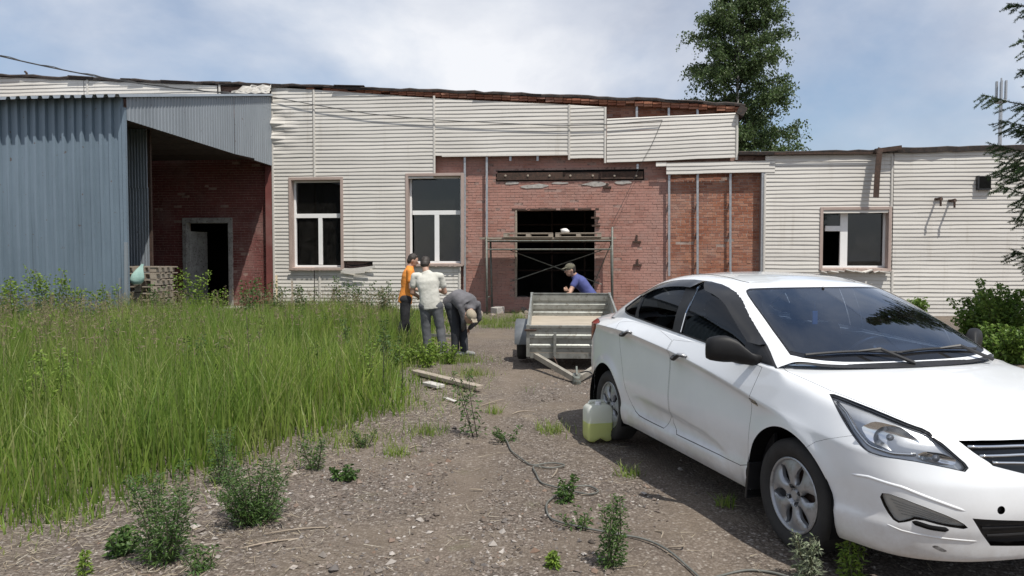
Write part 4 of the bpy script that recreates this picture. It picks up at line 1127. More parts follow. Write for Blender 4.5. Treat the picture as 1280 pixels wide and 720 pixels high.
# ---- single plants
def plant(name, label, base, H, stems, spread, leaf=(.05, .018), per_m=130, mat='weed', stem_mat='stem', cat='weed', lean=(0, 0), group=None, bare=0.0, side=.35, r0=.005, up=.45):
    o = thing(name, label, cat, (base[0], base[1], float(ground_h(base[0], base[1]))), 0, group)
    sp, sd, sh = [], [], []
    mb = MB()
    for s in range(stems):
        a = rng.uniform(0, 2 * pi); rr = spread * sqrt(rng.uniform(0.05, 1)); h = H * (rng.uniform(.7, 1.0) if stems < 20 else rng.uniform(.35, 1.0)) if stems > 1 else H
        b = np.array([cos(a) * rr * .25, sin(a) * rr * .25, -.01]); t = np.array([cos(a) * rr + lean[0] * h, sin(a) * rr + lean[1] * h, h])
        m_ = (b + t) / 2 + np.array([rng.normal(0, .03) * h, rng.normal(0, .03) * h, h * .08])
        q = catmull([b, m_, t], 8); mb.tube(q.tolist(), np.linspace(r0, r0 * .35, 8).tolist(), 5)
        k = max(6, int(per_m * h)); tt = rng.uniform(bare, 1, k); i = np.minimum((tt * 7).astype(int), 6); f = (tt * 7 - i)[:, None]; P = q[i] * (1 - f) + q[i + 1] * f
        sub = rng.normal(size=(k, 3)); sub[:, 2] = 0; sub /= np.linalg.norm(sub, axis=1)[:, None] + 1e-9
        L = side * H * (1 - tt * .75) * rng.uniform(.1, .8, k)
        P2 = P + sub * L[:, None] + np.array([0, 0, 1]) * (L * up)[:, None]
        sp.append(P2); dd = sub + rng.normal(size=(k, 3)) * .5 + [0, 0, up]; sd.append(dd); sh.append(1 - tt * .45)
    mb.build('stem', M[stem_mat], o, smooth=True)
    P, D, S = np.concatenate(sp), np.concatenate(sd), np.concatenate(sh); n = len(P)
    V, F = leaf_quads(P, D, rng.uniform(.6, 1.2, n) * leaf[0] * S, rng.uniform(.7, 1.2, n) * leaf[1])
    tag(np_mesh('foliage', V, F, M[mat], o), kind='stuff')
    return o
g0 = lambda px, py: (GP(px, py).x, GP(px, py).y)
plant('mugwort_plant', 'dark green feathery weed with two upright stems in the dry straw', g0(203, 700), .50, 10, .20, (.050, .008), 620, 'weed', side=.24)
plant('mugwort_plant', 'broad bushy dark weed at the edge of the gravel', g0(320, 652), .47, 20, .33, (.050, .008), 560, 'weed', side=.25)
plant('mugwort_plant', 'narrow upright weed beside the cable, leafy to the ground', g0(762, 714), .40, 5, .06, (.042, .008), 640, 'weed', side=.20)
plant('weed_sprout', 'tiny bright weed sprout on the gravel before the narrow weed', g0(690, 717), .085, 3, .03, (.04, .014), 900, 'weed_light', side=.4, group='small sprouts')
plant('weed_sprout', 'tiny weed sprout in the dry straw by the feathery weed', g0(105, 716), .12, 2, .02, (.04, .012), 700, 'weed_light', side=.3)
plant('leaning_weed', 'thin dark weed leaning over the path near the plank', g0(594, 548), .62, 3, .10, (.06, .018), 150, 'weed', 'stem_dark', lean=(-.24, 0), side=.22)
plant('leaning_weed', 'low broken weed at the far end of the cable', g0(632, 552), .13, 4, .16, (.06, .018), 260, 'weed', side=.4)
plant('weed_sprout', 'small weed growing in the loop of the cable', g0(705, 630), .16, 4, .08, (.05, .018), 420, 'weed', side=.3)
plant('weed_sprout', 'sparse weed sprawling beside the cable bend', g0(725, 668), .12, 4, .14, (.045, .014), 260, 'weed', side=.4)
plant('willow_shoot', 'silvery narrow leaved shoot before the front wheel', g0(1012, 722), .24, 7, .09, (.055, .009), 330, 'silver_leaf', side=.25)
plant('willow_shoot', 'yellow green leafy shoot under the front bumper', g0(1066, 722), .24, 5, .06, (.045, .011), 420, 'weed_light', side=.25)
tw_ = thing('bare_twig', 'bare dark twig with buds rising before the bumper', 'twig', (*g0(1076, 722), 0))
mb = MB(); mb.tube([(0, 0, 0), (.015, 0, .16), (.035, 0, .28), (.06, 0, .40)], [.004, .0035, .003, .002], 5); mb.build('stem', M['stem_dark'], tw_)
for z_, dx, dz in ((.20, .09, .10), (.27, -.05, .09), (.16, .06, .06)):
    mb = MB(); mb.tube([(.02, 0, z_), (.02 + dx, .01, z_ + dz)], [.003, .0015], 5); mb.build('side_twig', M['stem_dark'], tw_)
    for q in (.35, .7, 1): mb = MB(); mb.lathe([(0, -.006), (.005, 0), (0, .007)], 6, 'z', (.02 + dx * q, .01 * q, z_ + dz * q)); mb.build('bud', M['stem_dark'], tw_)
for px, py, H, lab in ((309, 505, 1.0, 'tall dark dead stalk sticking out of the meadow'), (323, 500, .8, 'shorter dark stalk beside the tall dead stalk'), (482, 505, .62, 'dark stalk at the right edge of the meadow'), (460, 480, .75, 'dark stalk in the meadow near the white shirted man'), (500, 500, .5, 'low dark stalk next to the long plank')):
    plant('dead_stalk', lab, g0(px, py), H, 1, .03, (.035, .012), 120, 'weed', 'stem_dark', cat='stalk', side=.10, r0=.007, bare=.15)
for px, py, H, st_, sp, lf, lab in ((150, 690, .13, 6, .16, (.06, .04), 'flat broad leaved weed beside the feathery weed'), (255, 716, .14, 5, .12, (.055, .016), 'low weed in the straw beneath the bushy weed'), (395, 585, .26, 6, .16, (.05, .014), 'small weed where meadow meets gravel'), (280, 600, .42, 6, .16, (.055, .013), 'upright dark weed just behind the bushy weed'), (455, 560, .16, 5, .14, (.045, .016), 'tiny ragged weed on the bare patch'), (430, 600, .10, 6, .12, (.06, .045), 'flat rosette weed on the open gravel')):
    plant('ragged_weed', lab, g0(px, py), H, st_, sp, (lf[0] * .9, lf[1] * .6), 420, 'weed', side=.28)
# shrubs at the lean-to and along the wall
for px, Y, H, n_, sp, mat, lab in ((20, 14.6, 1.35, 9, .45, 'weed_light', 'leafy weed clump at the blue sheet wall, farthest from the doorway'), (62, 14.8, 1.45, 8, .4, 'weed_light', 'tall leafy clump against the blue sheets'), (95, 14.9, 1.25, 7, .4, 'weed_light', 'second leafy clump against the blue sheets'),
                                   (132, 15.0, 1.1, 5, .3, 'weed_light', 'low leafy clump near the lean-to corner'), (240, 15.6, 1.45, 6, .35, 'weed_light', 'yellow green sapling in front of the dark doorway'), (268, 15.9, 1.15, 4, .25, 'weed_light', 'small yellow green sapling beside the door step'), (205, 15.4, 1.1, 5, .4, 'weed', 'dark weed before the pallet stack'),
                                   (310, 17.5, 1.2, 7, .5, 'weed', 'dark weed by the red corner pier'), (335, 18.6, 1.15, 7, .5, 'weed', 'weed clump at the timber stake'), (385, 20.0, .95, 6, .5, 'weed', 'weed under the first window'), (425, 20.2, 1.15, 7, .45, 'weed', 'taller weed right of the first window'), (455, 20.3, 1.0, 8, .5, 'weed', 'weed clump between the two windows'), (480, 20.0, 1.05, 7, .45, 'weed', 'broad leaved weed near the orange shirted man')):
    b = DP(px, 325, Y); plant('weed_clump', lab, (b.x, b.y), H, n_, sp, (.10, .045), 95, mat, side=.26, r0=.008)
for k, (px, py) in enumerate(((545, 450), (560, 455), (520, 455), (500, 460), (535, 462))):
    plant('nettle_clump', 'low bright green nettle clump at the feet of the men', g0(px, py), .34, 7, .22, (.07, .035), 170, 'weed_light', side=.3, group='nettles at the feet of the men')

wr = np.random.default_rng(21); k = 0
while k < 34:
    y = wr.uniform(6.5, 16.5); x = wr.uniform(-y * .72, 0)
    d = float(grass_depth(np.array([x]), np.array([y]))[0]); l_ = FMi @ (Vector((x, y, 0)) - FO)
    if d < .5 or (l_.x < SX + .2 and l_.y > SY - .3): continue
    plant('meadow_weed', 'leafy weed standing among the tall grass of the meadow', (x, y), wr.uniform(.55, .98), int(wr.integers(2, 6)), .16, (.07, .022), 110, ('weed', 'weed_light', 'weed')[k % 3], side=.16, r0=.005, group='weeds scattered through the meadow'); k += 1
# ---- birch behind the wing
M['birch_leaf'] = mat_leaf('birch_leaf', [(.05, .085, .026), (.07, .115, .035), (.10, .15, .05), (.135, .185, .075), (.055, .095, .04)], .4, .35)
M['birch_bark'] = mat_noisy('birch_bark', (.08, .075, .07), (.55, .53, .50), 7, .8, stretch=(1, 1, .35))
def birch(name, label, base, H, limbs, crown_r, z0, seed, leaf=.11, n_leaf=120, shape=None):
    r = np.random.default_rng(seed); t = thing(name, label, 'tree', base)
    mb = MB(); trunk = catmull([(0, 0, 0), (.1, .05, H * .3), (-.1, 0, H * .65), (.05, 0, H)], 20); mb.tube(trunk.tolist(), np.linspace(.16, .02, 20).tolist(), 8); mb.build('trunk', M['birch_bark'], t, smooth=True)
    mbb = MB(); LP = []
    for k in range(limbs):
        f = z0 + (1 - z0) * ((k + r.uniform(0, 1)) / limbs); i = f * 19; i0 = min(int(i), 18); b = trunk[i0] + (trunk[i0 + 1] - trunk[i0]) * (i - i0)
        a = k * 2.4 + r.uniform(-.5, .5); R_ = crown_r * (shape(f, a) if shape else 1) * r.uniform(.65, 1.1)
        d = np.array([cos(a), sin(a), 0]); e = b + d * R_ + np.array([0, 0, R_ * r.uniform(.25, .75)]); m_ = (b + e) / 2 + np.array([0, 0, .12 * R_])
        q = catmull([b, m_, e], 10); mbb.tube(q.tolist(), np.linspace(.045, .008, 10).tolist(), 5, caps=False)
        for s in range(20):                                  # twigs that droop, hung with leaves
            ti = r.uniform(.25, 1) * 9; j0 = min(int(ti), 8); p0 = q[j0] + (q[j0 + 1] - q[j0]) * (ti - j0)
            dd = np.array([cos(a), sin(a), 0]) * .6 + r.normal(size=3) * .7; dd[2] = abs(dd[2]) * .3; dd /= np.linalg.norm(dd); L = r.uniform(.35, .95) * min(1, R_)
            p1 = p0 + dd * L * .7 + [0, 0, .05]; p2 = p1 + dd * L * .35 + [0, 0, -L * r.uniform(.3, .8)]
            tq = catmull([p0, p1, p2], 6); mbb.tube(tq.tolist(), [.008, .007, .006, .005, .004, .003], 3, caps=False)
            n = int(n_leaf * L / 1.0); u = r.uniform(.1, 1, n) * 5; u0 = np.minimum(u.astype(int), 4); LP.append(tq[u0] + (tq[u0 + 1] - tq[u0]) * (u - u0)[:, None] + r.normal(size=(n, 3)) * .085)
    mbb.build('limbs', M['stem_dark'], t)
    P = np.concatenate(LP); n = len(P); D = r.normal(size=(n, 3)) * .8 + [0, 0, -.6]
    V, F = leaf_quads(P, D, r.uniform(.6, 1.3, n) * leaf, r.uniform(.6, 1.2, n) * leaf * .75, .1)
    tag(np_mesh('crown', V, F, M['birch_leaf'], t), kind='stuff'); return t
bb = DP(922, 325, 34); bb.z = 0
def bshape(f, a): return np.interp(f, [0.2, .35, .55, .75, .9, 1.0], [.8, .95, 1.0, .85, .62, .25]) * (1.12 if (cos(a) > .3 and f < .5) else 1.0)
birch('birch_tree', 'tall leafy birch rising behind the roofs', (bb.x, bb.y, 0), 13.7, 84, 2.75, .20, 5, .12, 62, bshape)

# ---- spruce at the right, trunk outside the frame
M['needle'] = mat_leaf('spruce_needle', [(.030, .065, .024), (.048, .095, .034), (.07, .125, .04), (.09, .145, .05)], .5, .2)
M['spruce_bark'] = mat_noisy('spruce_bark', (.05, .038, .03), (.10, .08, .065), 9, .9)
sb = DP(1382, 325, 12.0); H = 10.8
spruce = thing('spruce_tree', 'spruce whose branches reach in before the end of the low wing', 'tree', (sb.x, sb.y, 0))
mb = MB(); mb.tube([(0, 0, 0), (0, 0, H)], [.15, .015], 9); mb.build('trunk', M['spruce_bark'], spruce, smooth=True)
mbb = MB(); LP, LD = [], []; r = np.random.default_rng(11)
for lv in range(34):
    z = 1.75 + lv * (H - 1.9) / 34; R_ = 1.75 * np.clip((10.6 - z) / 6.2, 0.02, 1) ** .9 * (.88 if z < 3 else 1)
    for b in range(6):
        a = b * pi / 3 + lv * .7 + r.uniform(-.3, .3); L = R_ * r.uniform(.6, 1.1); d = np.array([cos(a), sin(a), 0])
        q = catmull([np.array([0, 0, z]), np.array([0, 0, z]) + d * L * .55 + [0, 0, -.12 * L], np.array([0, 0, z]) + d * L + [0, 0, .02 * L]], 9)
        mbb.tube(q.tolist(), np.linspace(.016, .005, 9).tolist(), 4, caps=False)
        sd = np.cross(d, [0, 0, 1])
        lines = [q]
        for s in range(30):
            ti = r.uniform(.12, .98) * 8; j = min(int(ti), 7); p0 = q[j] + (q[j + 1] - q[j]) * (ti - j); l_ = L * .36 * (1.1 - ti / 9) * r.uniform(.6, 1.2) + .05; sg = 1 if s % 2 else -1
            p2 = p0 + (d * .75 + sd * sg * .75) * l_ + [0, 0, -l_ * r.uniform(.15, .75)]; tq = np.linspace(p0, p2, 4); lines.append(tq); mbb.tube(tq.tolist(), [.006, .005, .004, .003], 3, caps=False)
        for ln in lines:
            Ls = np.linalg.norm(np.diff(ln, axis=0), axis=1).sum(); n = int(Ls * 420); u = r.uniform(0, 1, n) * (len(ln) - 1); j = np.minimum(u.astype(int), len(ln) - 2)
            P = ln[j] + (ln[j + 1] - ln[j]) * (u - j)[:, None]; T_ = ln[j + 1] - ln[j]; T_ /= np.linalg.norm(T_, axis=1)[:, None] + 1e-9
            LP.append(P); LD.append(T_ * .8 + r.normal(size=(n, 3)) * .6)
mbb.build('branches', M['spruce_bark'], spruce)
P, D = np.concatenate(LP), np.concatenate(LD); n = len(P); V, F = leaf_quads(P, D, r.uniform(.030, .055, n), r.uniform(.006, .010, n), .02)
tag(np_mesh('needles', V, F, M['needle'], spruce), kind='stuff')
# ---- bushes at the right
M['bush_leaf'] = mat_leaf('bush_leaf', [(.075, .145, .026), (.11, .19, .034), (.15, .235, .046), (.19, .28, .06)], .45, .38)
for px, Y, H, sp, lab in ((1236, 13.2, 1.05, .62, 'round leafy green bush at the foot of the low wing'), (1276, 12.6, 1.25, .8, 'bigger green bush beneath the spruce'), (1262, 11.2, .6, .5, 'low green bush beside the far car mirror'), (1142, 20.0, .55, .4, 'small bush by the wall behind the windscreen')):
    b = DP(px, 325, Y); o = plant('green_bush', lab, (b.x, b.y), H, 60, sp, (.10, .06), 150, 'bush_leaf', cat='bush', side=.22, r0=.006, up=.3)
# ------------------------------------------------------------------ car: cutting the skin into panels
def mat_paint():
    m, nt, b = new_mat('white_paint')
    v = coords(nt, 'Object')
    f = noise(nt, v, 2.2, 6, 0.65)
    col = ramp(nt, f, [(0.3, (0.715, 0.735, 0.755)), (0.65, (0.77, 0.79, 0.81))])
    sx = nd(nt, 'ShaderNodeSeparateXYZ'); nt.links.new(v, sx.inputs[0])
    low = mth(nt, 'MULTIPLY', ramp(nt, sx.outputs[2], [(0.20, 1.0), (0.58, 0.0)]), ramp(nt, noise(nt, v, 7, 6, 0.7), [(0.28, 0.12), (0.72, 0.85)]))
    col = mix(nt, low, col, (0.45, 0.41, 0.37))
    nt.links.new(col, b.inputs['Base Color'])
    b.inputs['Roughness'].default_value = 0.32
    b.inputs['Coat Weight'].default_value = 1.0; b.inputs['Coat Roughness'].default_value = 0.04
    return m
M['paint'] = mat_paint()
M['mirror_black'] = mat_noisy('mirror_black', (0.010, 0.010, 0.011), (0.016, 0.016, 0.017), 8, 0.55, spec=.3)
M['gap'] = mat_noisy('rubber_gap', (0.02, 0.02, 0.02), (0.03, 0.03, 0.03), 5, 0.9)
M['gloss_black'] = mat_noisy('gloss_black', (0.010, 0.010, 0.011), (0.014, 0.014, 0.015), 5, 0.12)
M['chrome'] = mat_noisy('chrome', (0.70, 0.71, 0.72), (0.80, 0.81, 0.82), 5, 0.10, 1.0)
M['alloy'] = mat_noisy('silver_alloy', (0.34, 0.35, 0.37), (0.42, 0.43, 0.45), 6, 0.38, 0.6, c3=(0.24, 0.235, 0.23))
M['tyre'] = mat_noisy('tyre', (0.017, 0.016, 0.016), (0.035, 0.033, 0.031), 7, 0.85, 0, 0.3, 60)
M['seat'] = mat_noisy('seat_fabric', (0.045, 0.047, 0.052), (0.075, 0.077, 0.083), 12, 0.9)
M['ws_glass'] = mat_glass('windscreen_glass', (0.38, 0.50, 0.70), 2.8, 1.55, dust=.012)  # blue tint stands in for blue sky reflected in the screen
M['tint_glass'] = mat_glass('tinted_glass', (0.16, 0.17, 0.175), 1.0, 1.5)
M['lens'] = mat_glass('lamp_lens', (0.93, 0.94, 0.95), 0.9, 1.45)
M['lamp_house'] = mat_noisy('lamp_housing', (0.42, 0.43, 0.45), (0.58, 0.59, 0.61), 6, 0.25, 0.5)
M['fog_house'] = mat_noisy('fog_housing', (.55, .54, .51), (.72, .71, .68), 9, .3, .2)
M['red_lens'] = mat_noisy('red_lens', (0.20, 0.012, 0.010), (0.26, 0.02, 0.015), 6, 0.15)
M['scuff'] = mat_noisy('scuff', (0.05, 0.045, 0.04), (0.30, 0.29, 0.28), 40, 0.8)

def bil(G, ij):
    ij = np.asarray(ij, float); ni, nj = G.shape[0], G.shape[1]
    a = np.clip(ij[:, 0], 0, ni - 1.0001); b = np.clip(ij[:, 1], 0, nj - 1.0001)
    i0 = a.astype(int); j0 = b.astype(int); s = (a - i0)[:, None]; t = (b - j0)[:, None]
    return (G[i0, j0] * (1 - s) + G[i0 + 1, j0] * s) * (1 - t) + (G[i0, j0 + 1] * (1 - s) + G[i0 + 1, j0 + 1] * s) * t
def grid_normals(G):
    du = np.gradient(G, axis=0); dv = np.gradient(G, axis=1)
    n = np.cross(du, dv); n /= np.linalg.norm(n, axis=2)[..., None] + 1e-12
    return n
N1, N2 = grid_normals(G1), grid_normals(G2)
def orient(G, N):
    c = np.array([-1.3, 0.0, 0.55]); s = ((G - c) * N).sum(2)
    return N if np.median(s) > 0 else -N
N1, N2 = orient(G1, N1), orient(G2, N2)
N1[0, :, 1] = 0; N1[-1, :, 1] = 0; N1[:, -1, 1] = 0; N2[:, -1, 1] = 0; N2[0, :, 1] = 0; N2[-1, :, 1] = 0
for N_ in (N1, N2): N_ /= np.linalg.norm(N_, axis=2)[..., None] + 1e-12
def inv_xz(G, x, z, i0, i1, j0, j1, ax=(0, 2)):
    sub = G[i0:i1 + 1, j0:j1 + 1]; d = (sub[..., ax[0]] - x) ** 2 + (sub[..., ax[1]] - z) ** 2
    k = np.unravel_index(d.argmin(), d.shape); c = np.array([k[0] + i0, k[1] + j0], float); st = 1.5
    for _ in range(11):
        g = np.stack(np.meshgrid(np.linspace(-st, st, 9), np.linspace(-st, st, 9), indexing='ij'), -1).reshape(-1, 2) + c
        p = bil(G, g); d = (p[:, ax[0]] - x) ** 2 + (p[:, ax[1]] - z) ** 2; c = g[d.argmin()]; st *= 0.55
    return c
def i_of_x(x): return float(np.interp(-x, -xa, np.arange(NS)))
def j_of(i, z):
    k = int(np.clip(i, 0, NS - 2)); t = i - k; rows = ROWZ[k] * (1 - t) + ROWZ[k + 1] * t
    return float(np.interp(z, rows, np.arange(NV + 1)))
def side(pts): return [(i_of_x(x), j_of(i_of_x(x), z)) for x, z in pts]
def dense(poly, step=0.6):
    out = []; n = len(poly)
    for k in range(n):
        a, b = np.array(poly[k], float), np.array(poly[(k + 1) % n], float); m = max(1, int(np.linalg.norm(b - a) / step))
        out += [tuple(a + (b - a) * t / m) for t in range(m)]
    return out
def roundp(poly, it=2):
    """corner cutting"""
    for _ in range(it):
        q = []
        for k in range(len(poly)):
            a, b = np.array(poly[k], float), np.array(poly[(k + 1) % len(poly)], float); q += [tuple(a * .75 + b * .25), tuple(a * .25 + b * .75)]
        poly = q
    return poly
def offset(poly, d, sc):
    """inward offset by d metres; sc = metres per unit of (i, j)"""
    P = np.array(poly, float) * sc; n = len(P)
    area = 0.5 * np.sum(P[:, 0] * np.roll(P[:, 1], -1) - np.roll(P[:, 0], -1) * P[:, 1]); sg = 1 if area > 0 else -1
    out = []
    for k in range(n):
        a, b, c = P[k - 1], P[k], P[(k + 1) % n]
        e1 = (b - a) / (np.linalg.norm(b - a) + 1e-9); e2 = (c - b) / (np.linalg.norm(c - b) + 1e-9)
        n1 = np.array([-e1[1], e1[0]]) * sg; n2 = np.array([-e2[1], e2[0]]) * sg
        m = n1 + n2; m /= max(0.35, np.linalg.norm(m)) * max(0.5, np.linalg.norm(m) / 2) if np.linalg.norm(m) > 1e-6 else 1
        out.append(tuple((b + m * d) / sc))
    return out
def inside(poly, pts):
    P = np.array(poly); x, y = pts[:, 0], pts[:, 1]; r = np.zeros(len(pts), bool); j = len(P) - 1
    for k in range(len(P)):
        a, b = P[k], P[j]
        with np.errstate(divide='ignore', invalid='ignore'):
            c = ((a[1] > y) != (b[1] > y)) & (x < (b[0] - a[0]) * (y - a[1]) / (b[1] - a[1] + 1e-15) + a[0])
        r ^= c; j = k
    return r
def cut_skin(G, regions, keep_i=None):
    """regions: list of (label, polygon), first match wins.  Returns 2D verts and tris per label"""
    ni, nj = G.shape[0], G.shape[1]
    pts = [(float(a), float(b)) for a in range(ni) for b in range(nj)]
    edges = []
    for _, poly in regions:
        p = [(min(max(a, 0), ni - 1), min(max(b, 0), nj - 1)) for a, b in dense(poly)]; s = len(pts)
        pts += p; edges += [(s + k, s + (k + 1) % len(p)) for k in range(len(p))]
    r = delaunay_2d_cdt([Vector(p) for p in pts], edges, [], 0, 1e-4)
    v2 = np.array([tuple(p) for p in r[0]]); tr = np.array([f for f in r[2] if len(f) == 3])
    cen = v2[tr].mean(1); lab = np.full(len(tr), -1)
    for k, (name, poly) in enumerate(regions):
        m = inside(poly, cen) & (lab < 0); lab[m] = k
    out = {}
    for k, (name, poly) in enumerate(regions): out.setdefault(name, []).append(tr[lab == k])
    out = {k: np.concatenate(v) for k, v in out.items()}
    out['rest'] = tr[lab < 0]
    return v2, out
def skin_obj(name, G, N, v2, tris, mat, parent, both=False, sgn=-1, off=0.0):
    """sgn -1: the car's right side (faces the photographer); both: right and left halves in one mesh"""
    used, inv = np.unique(tris, return_inverse=True); t = inv.reshape(-1, 3)
    p = bil(G, v2[used]); n = bil(N, v2[used]); n /= np.linalg.norm(n, axis=1)[:, None] + 1e-9
    p = p + n * off
    R_ = p * [1, -1, 1]; Rn = n * [1, -1, 1]
    a, b, c = R_[t[:, 0]], R_[t[:, 1]], R_[t[:, 2]]
    fn = np.cross(b - a, c - a); flip = (fn * Rn[t[:, 0]]).sum(1) < 0; tr_ = t.copy(); tr_[flip] = tr_[flip][:, ::-1]
    if both:
        V = np.concatenate([R_, p]); NN = np.concatenate([Rn, n]); T_ = np.concatenate([tr_, tr_[:, ::-1] + len(p)])
    elif sgn < 0: V, NN, T_ = R_, Rn, tr_
    else: V, NN, T_ = p, n, tr_[:, ::-1]
    o = np_mesh(name, V, T_, mat, parent, smooth=True)
    o.data.normals_split_custom_set_from_vertices(NN.tolist())
    return o

CAR_P = Vector((2.286, 4.151, 0)); CAR_A = radians(-75.05)
car = thing('car', 'white four door sedan with black mirrors parked on the gravel', 'car', CAR_P, CAR_A)
SC1 = np.array([0.0239, 0.0135]); SC2 = np.array([0.016, 0.019])
def circ(cx, cz, r, n=64):
    return [(cx + r * cos(a), cz + r * sin(a)) for a in np.linspace(-0.30 * pi, 1.30 * pi, n)]
def arch(cx):
    pts = [p for p in circ(cx, .31, .368) if p[1] > float(f_zb(p[0])) + 0.001]
    q = side(pts); return [(q[0][0], -0.5)] + q + [(q[-1][0], -0.5)]
fd = roundp(side([(-.292, .972), (-.300, .93), (-.318, .84), (-.338, .747), (-.352, .6), (-.362, .45), (-.365, .348), (-.7, .345), (-1.0, .345), (-1.357, .345), (-1.360, .6), (-1.362, .9), (-1.362, 1.038)]), 1)
rd = roundp(side([(-1.372, 1.04), (-1.370, .8), (-1.368, .345), (-1.75, .345), (-1.94, .352), (-2.06, .42), (-2.14, .55), (-2.20, .72), (-2.29, .9), (-2.38, 1.08)]), 1)
HL = roundp([(50.9, 51.1), (45, 52.7), (38.7, 53.7), (32, 53.0), (26.7, 51.3), (23.6, 45), (20.9, 37.7), (18.4, 30.8), (24, 32.6), (30.3, 33.8), (36.6, 33.6), (38.6, 35.2), (40.6, 38.2), (45.4, 44.6), (48.5, 48.6)], 1)
FOG = roundp([(35.3, 21.2), (32.5, 21.9), (24.7, 18.0), (20.4, 14.9), (18.9, 12.4), (23.6, 13.2), (28.2, 14.9), (30.0, 13.2), (32.0, 12.2), (34.0, 15.9)], 1)
FOGB = roundp([(38.5, 24.0), (32, 24.5), (24, 20.3), (18.6, 17.6), (14.6, 8.2), (20, 8.6), (30, 9.2), (34, 10.2)], 1)
UG = roundp([(0, 47.0), (8, 47.2), (15, 46.8), (20.2, 46.0), (17.6, 40.0), (14.2, 33.2), (7.5, 30.2), (0, 29.0), ], 0)
LG = roundp([(0, 14.6), (8.4, 14.9), (18.7, 16.4), (16.6, 11), (14.2, 6.2), (7, 5.2), (0, 5.0)], 0)
TOW = [(13.3 + 0.78 * cos(a), 19.0 + 1.4 * sin(a)) for a in np.linspace(0, 2 * pi, 20, endpoint=False)]
BON = [(0, 80), (0, 59.9), (5.9, 59.2), (12, 58.2), (17.8, 56.3), (22, 54.4), (26.7, 52.2), (32, 53.6), (38.7, 54.4), (45, 53.4), (50.9, 52.2), (58, 52.0), (64.5, 52.0), (68.5, 54), (68.5, 80)]
BUM = [(0, -1), (60, -1), (56, 22), (49.6, 31.1), (45, 35.0), (41.2, 38.6), (36, 45), (26.5, 51.6), (22, 54.2), (17.8, 56.2), (12, 58), (5.9, 59.1), (0, 59.8)]
TAIL = [(176.8, 36.6), (179, 40), (186, 43), (196, 42.5), (206, 41), (206, 30), (198, 25.5), (190, 26.2), (184, 30)]
MARK = side([(-.265, .742), (-.275, .772), (-.345, .778), (-.335, .752)])
SCUF = roundp([(25.5, 5.6), (24.6, 6.2), (23.4, 5.2), (22.3, 4.2), (23.2, 3.7), (24.5, 4.6)], 1)
g = lambda p, d=.003: offset(p, d, SC1)
reg1 = [('none', arch(0.0)), ('none', arch(-2.57)),
        ('lens', offset(HL, .0035, SC1)), ('lamp_bezel', HL), ('fog', offset(FOG, .0035, SC1)), ('fog_bezel', FOG), ('tow', TOW),
        ('ugrille', UG), ('lgrille', LG), ('tail', offset(TAIL, .004, SC1)), ('gap', TAIL), ('mark', MARK), ('scuff', SCUF),
        ('door_f', g(fd)), ('gap', fd), ('door_r', g(rd)), ('gap', rd), ('bonnet', g(BON, .003)), ('gap', BON),
        ('bumper', g(BUM, .0015)), ('gap', BUM)]
v1, L1 = cut_skin(G1, reg1)
def under_house(tris):                  # skin below the cabin that nobody sees
    c = bil(G1, v1[tris].mean(1)); ci = v1[tris].mean(1)
    return ~((ci[:, 1] > NV + 4) & (c[:, 0] < -0.25) & (c[:, 0] > -2.5))
L1['rest'] = L1['rest'][under_house(L1['rest'])]
body = skin_obj('body', G1, N1, v1, L1['rest'], M['paint'], car, both=True)
skin_obj('panel_gap', G1, N1, v1, L1['gap'], M['gap'], body, both=True, off=-.006)
for s in (-1, 1):
    for nm in ('door_f', 'door_r'):
        o = skin_obj('door', G1, N1, v1, L1[nm], M['paint'], car, sgn=s)
        if s < 0: o['label'] = 'front passenger door' if nm == 'door_f' else 'rear passenger door'
        hx, hz = (-1.19, .912) if nm == 'door_f' else (-2.09, .987)       # handle
        ij = [inv_xz(G1, hx + k * .026, hz + k * .002, 60, 200, 10, NV) for k in range(-4, 5)]
        P = bil(G1, ij); Nn = bil(N1, ij)
        lift = np.array([.004, .022, .034, .040, .042, .040, .036, .026, .004])[:, None]
        P = (P + Nn * lift) * [1, s, 1]
        mb = MB(); mb.tube(P.tolist(), [.010, .016, .017, .016, .015, .015, .016, .016, .010], 8, flat=0.75); mb.build('handle', M['black_plastic'], o, smooth=True)
        mb = MB(); mb.tube((P[5:9] + np.array([0, s * .003, .004])).tolist(), [.008, .014, .015, .010], 8, flat=0.8); mb.build('handle_cap', M['alloy'], o, smooth=True)
skin_obj('bonnet', G1, N1, v1, L1['bonnet'], M['paint'], car, both=True)
bum = skin_obj('front_bumper', G1, N1, v1, L1['bumper'], M['paint'], car, both=True)
skin_obj('scuff', G1, N1, v1, L1['scuff'], M['scuff'], bum)
for s in (-1, 1): skin_obj('tow_eye_shade', G1, N1, v1, L1['tow'], M['black_plastic'], bum, sgn=s, off=-.02)  # black disc stands in for the shade in the open tow-eye recess
gr = skin_obj('grille', G1, N1, v1, L1['ugrille'], M['gloss_black'], car, both=True, off=-.03)
lg = skin_obj('lower_grille', G1, N1, v1, L1['lgrille'], M['black_plastic'], car, both=True, off=-.035)
def surf_path(G, N, ijs, off, s):
    ijs = np.array(dense(ijs + ijs[-2:0:-1], .7)[:None], float) if False else np.array(ijs, float)
    return (bil(G, ijs) + bil(N, ijs) * off) * [1, s, 1]
def path(pts, n=14):
    pts = np.array(pts, float); d = np.r_[0, np.cumsum(np.linalg.norm(np.diff(pts, axis=0), axis=1))]
    t = np.linspace(0, d[-1], n); return np.stack([np.interp(t, d, pts[:, 0]), np.interp(t, d, pts[:, 1])], 1)
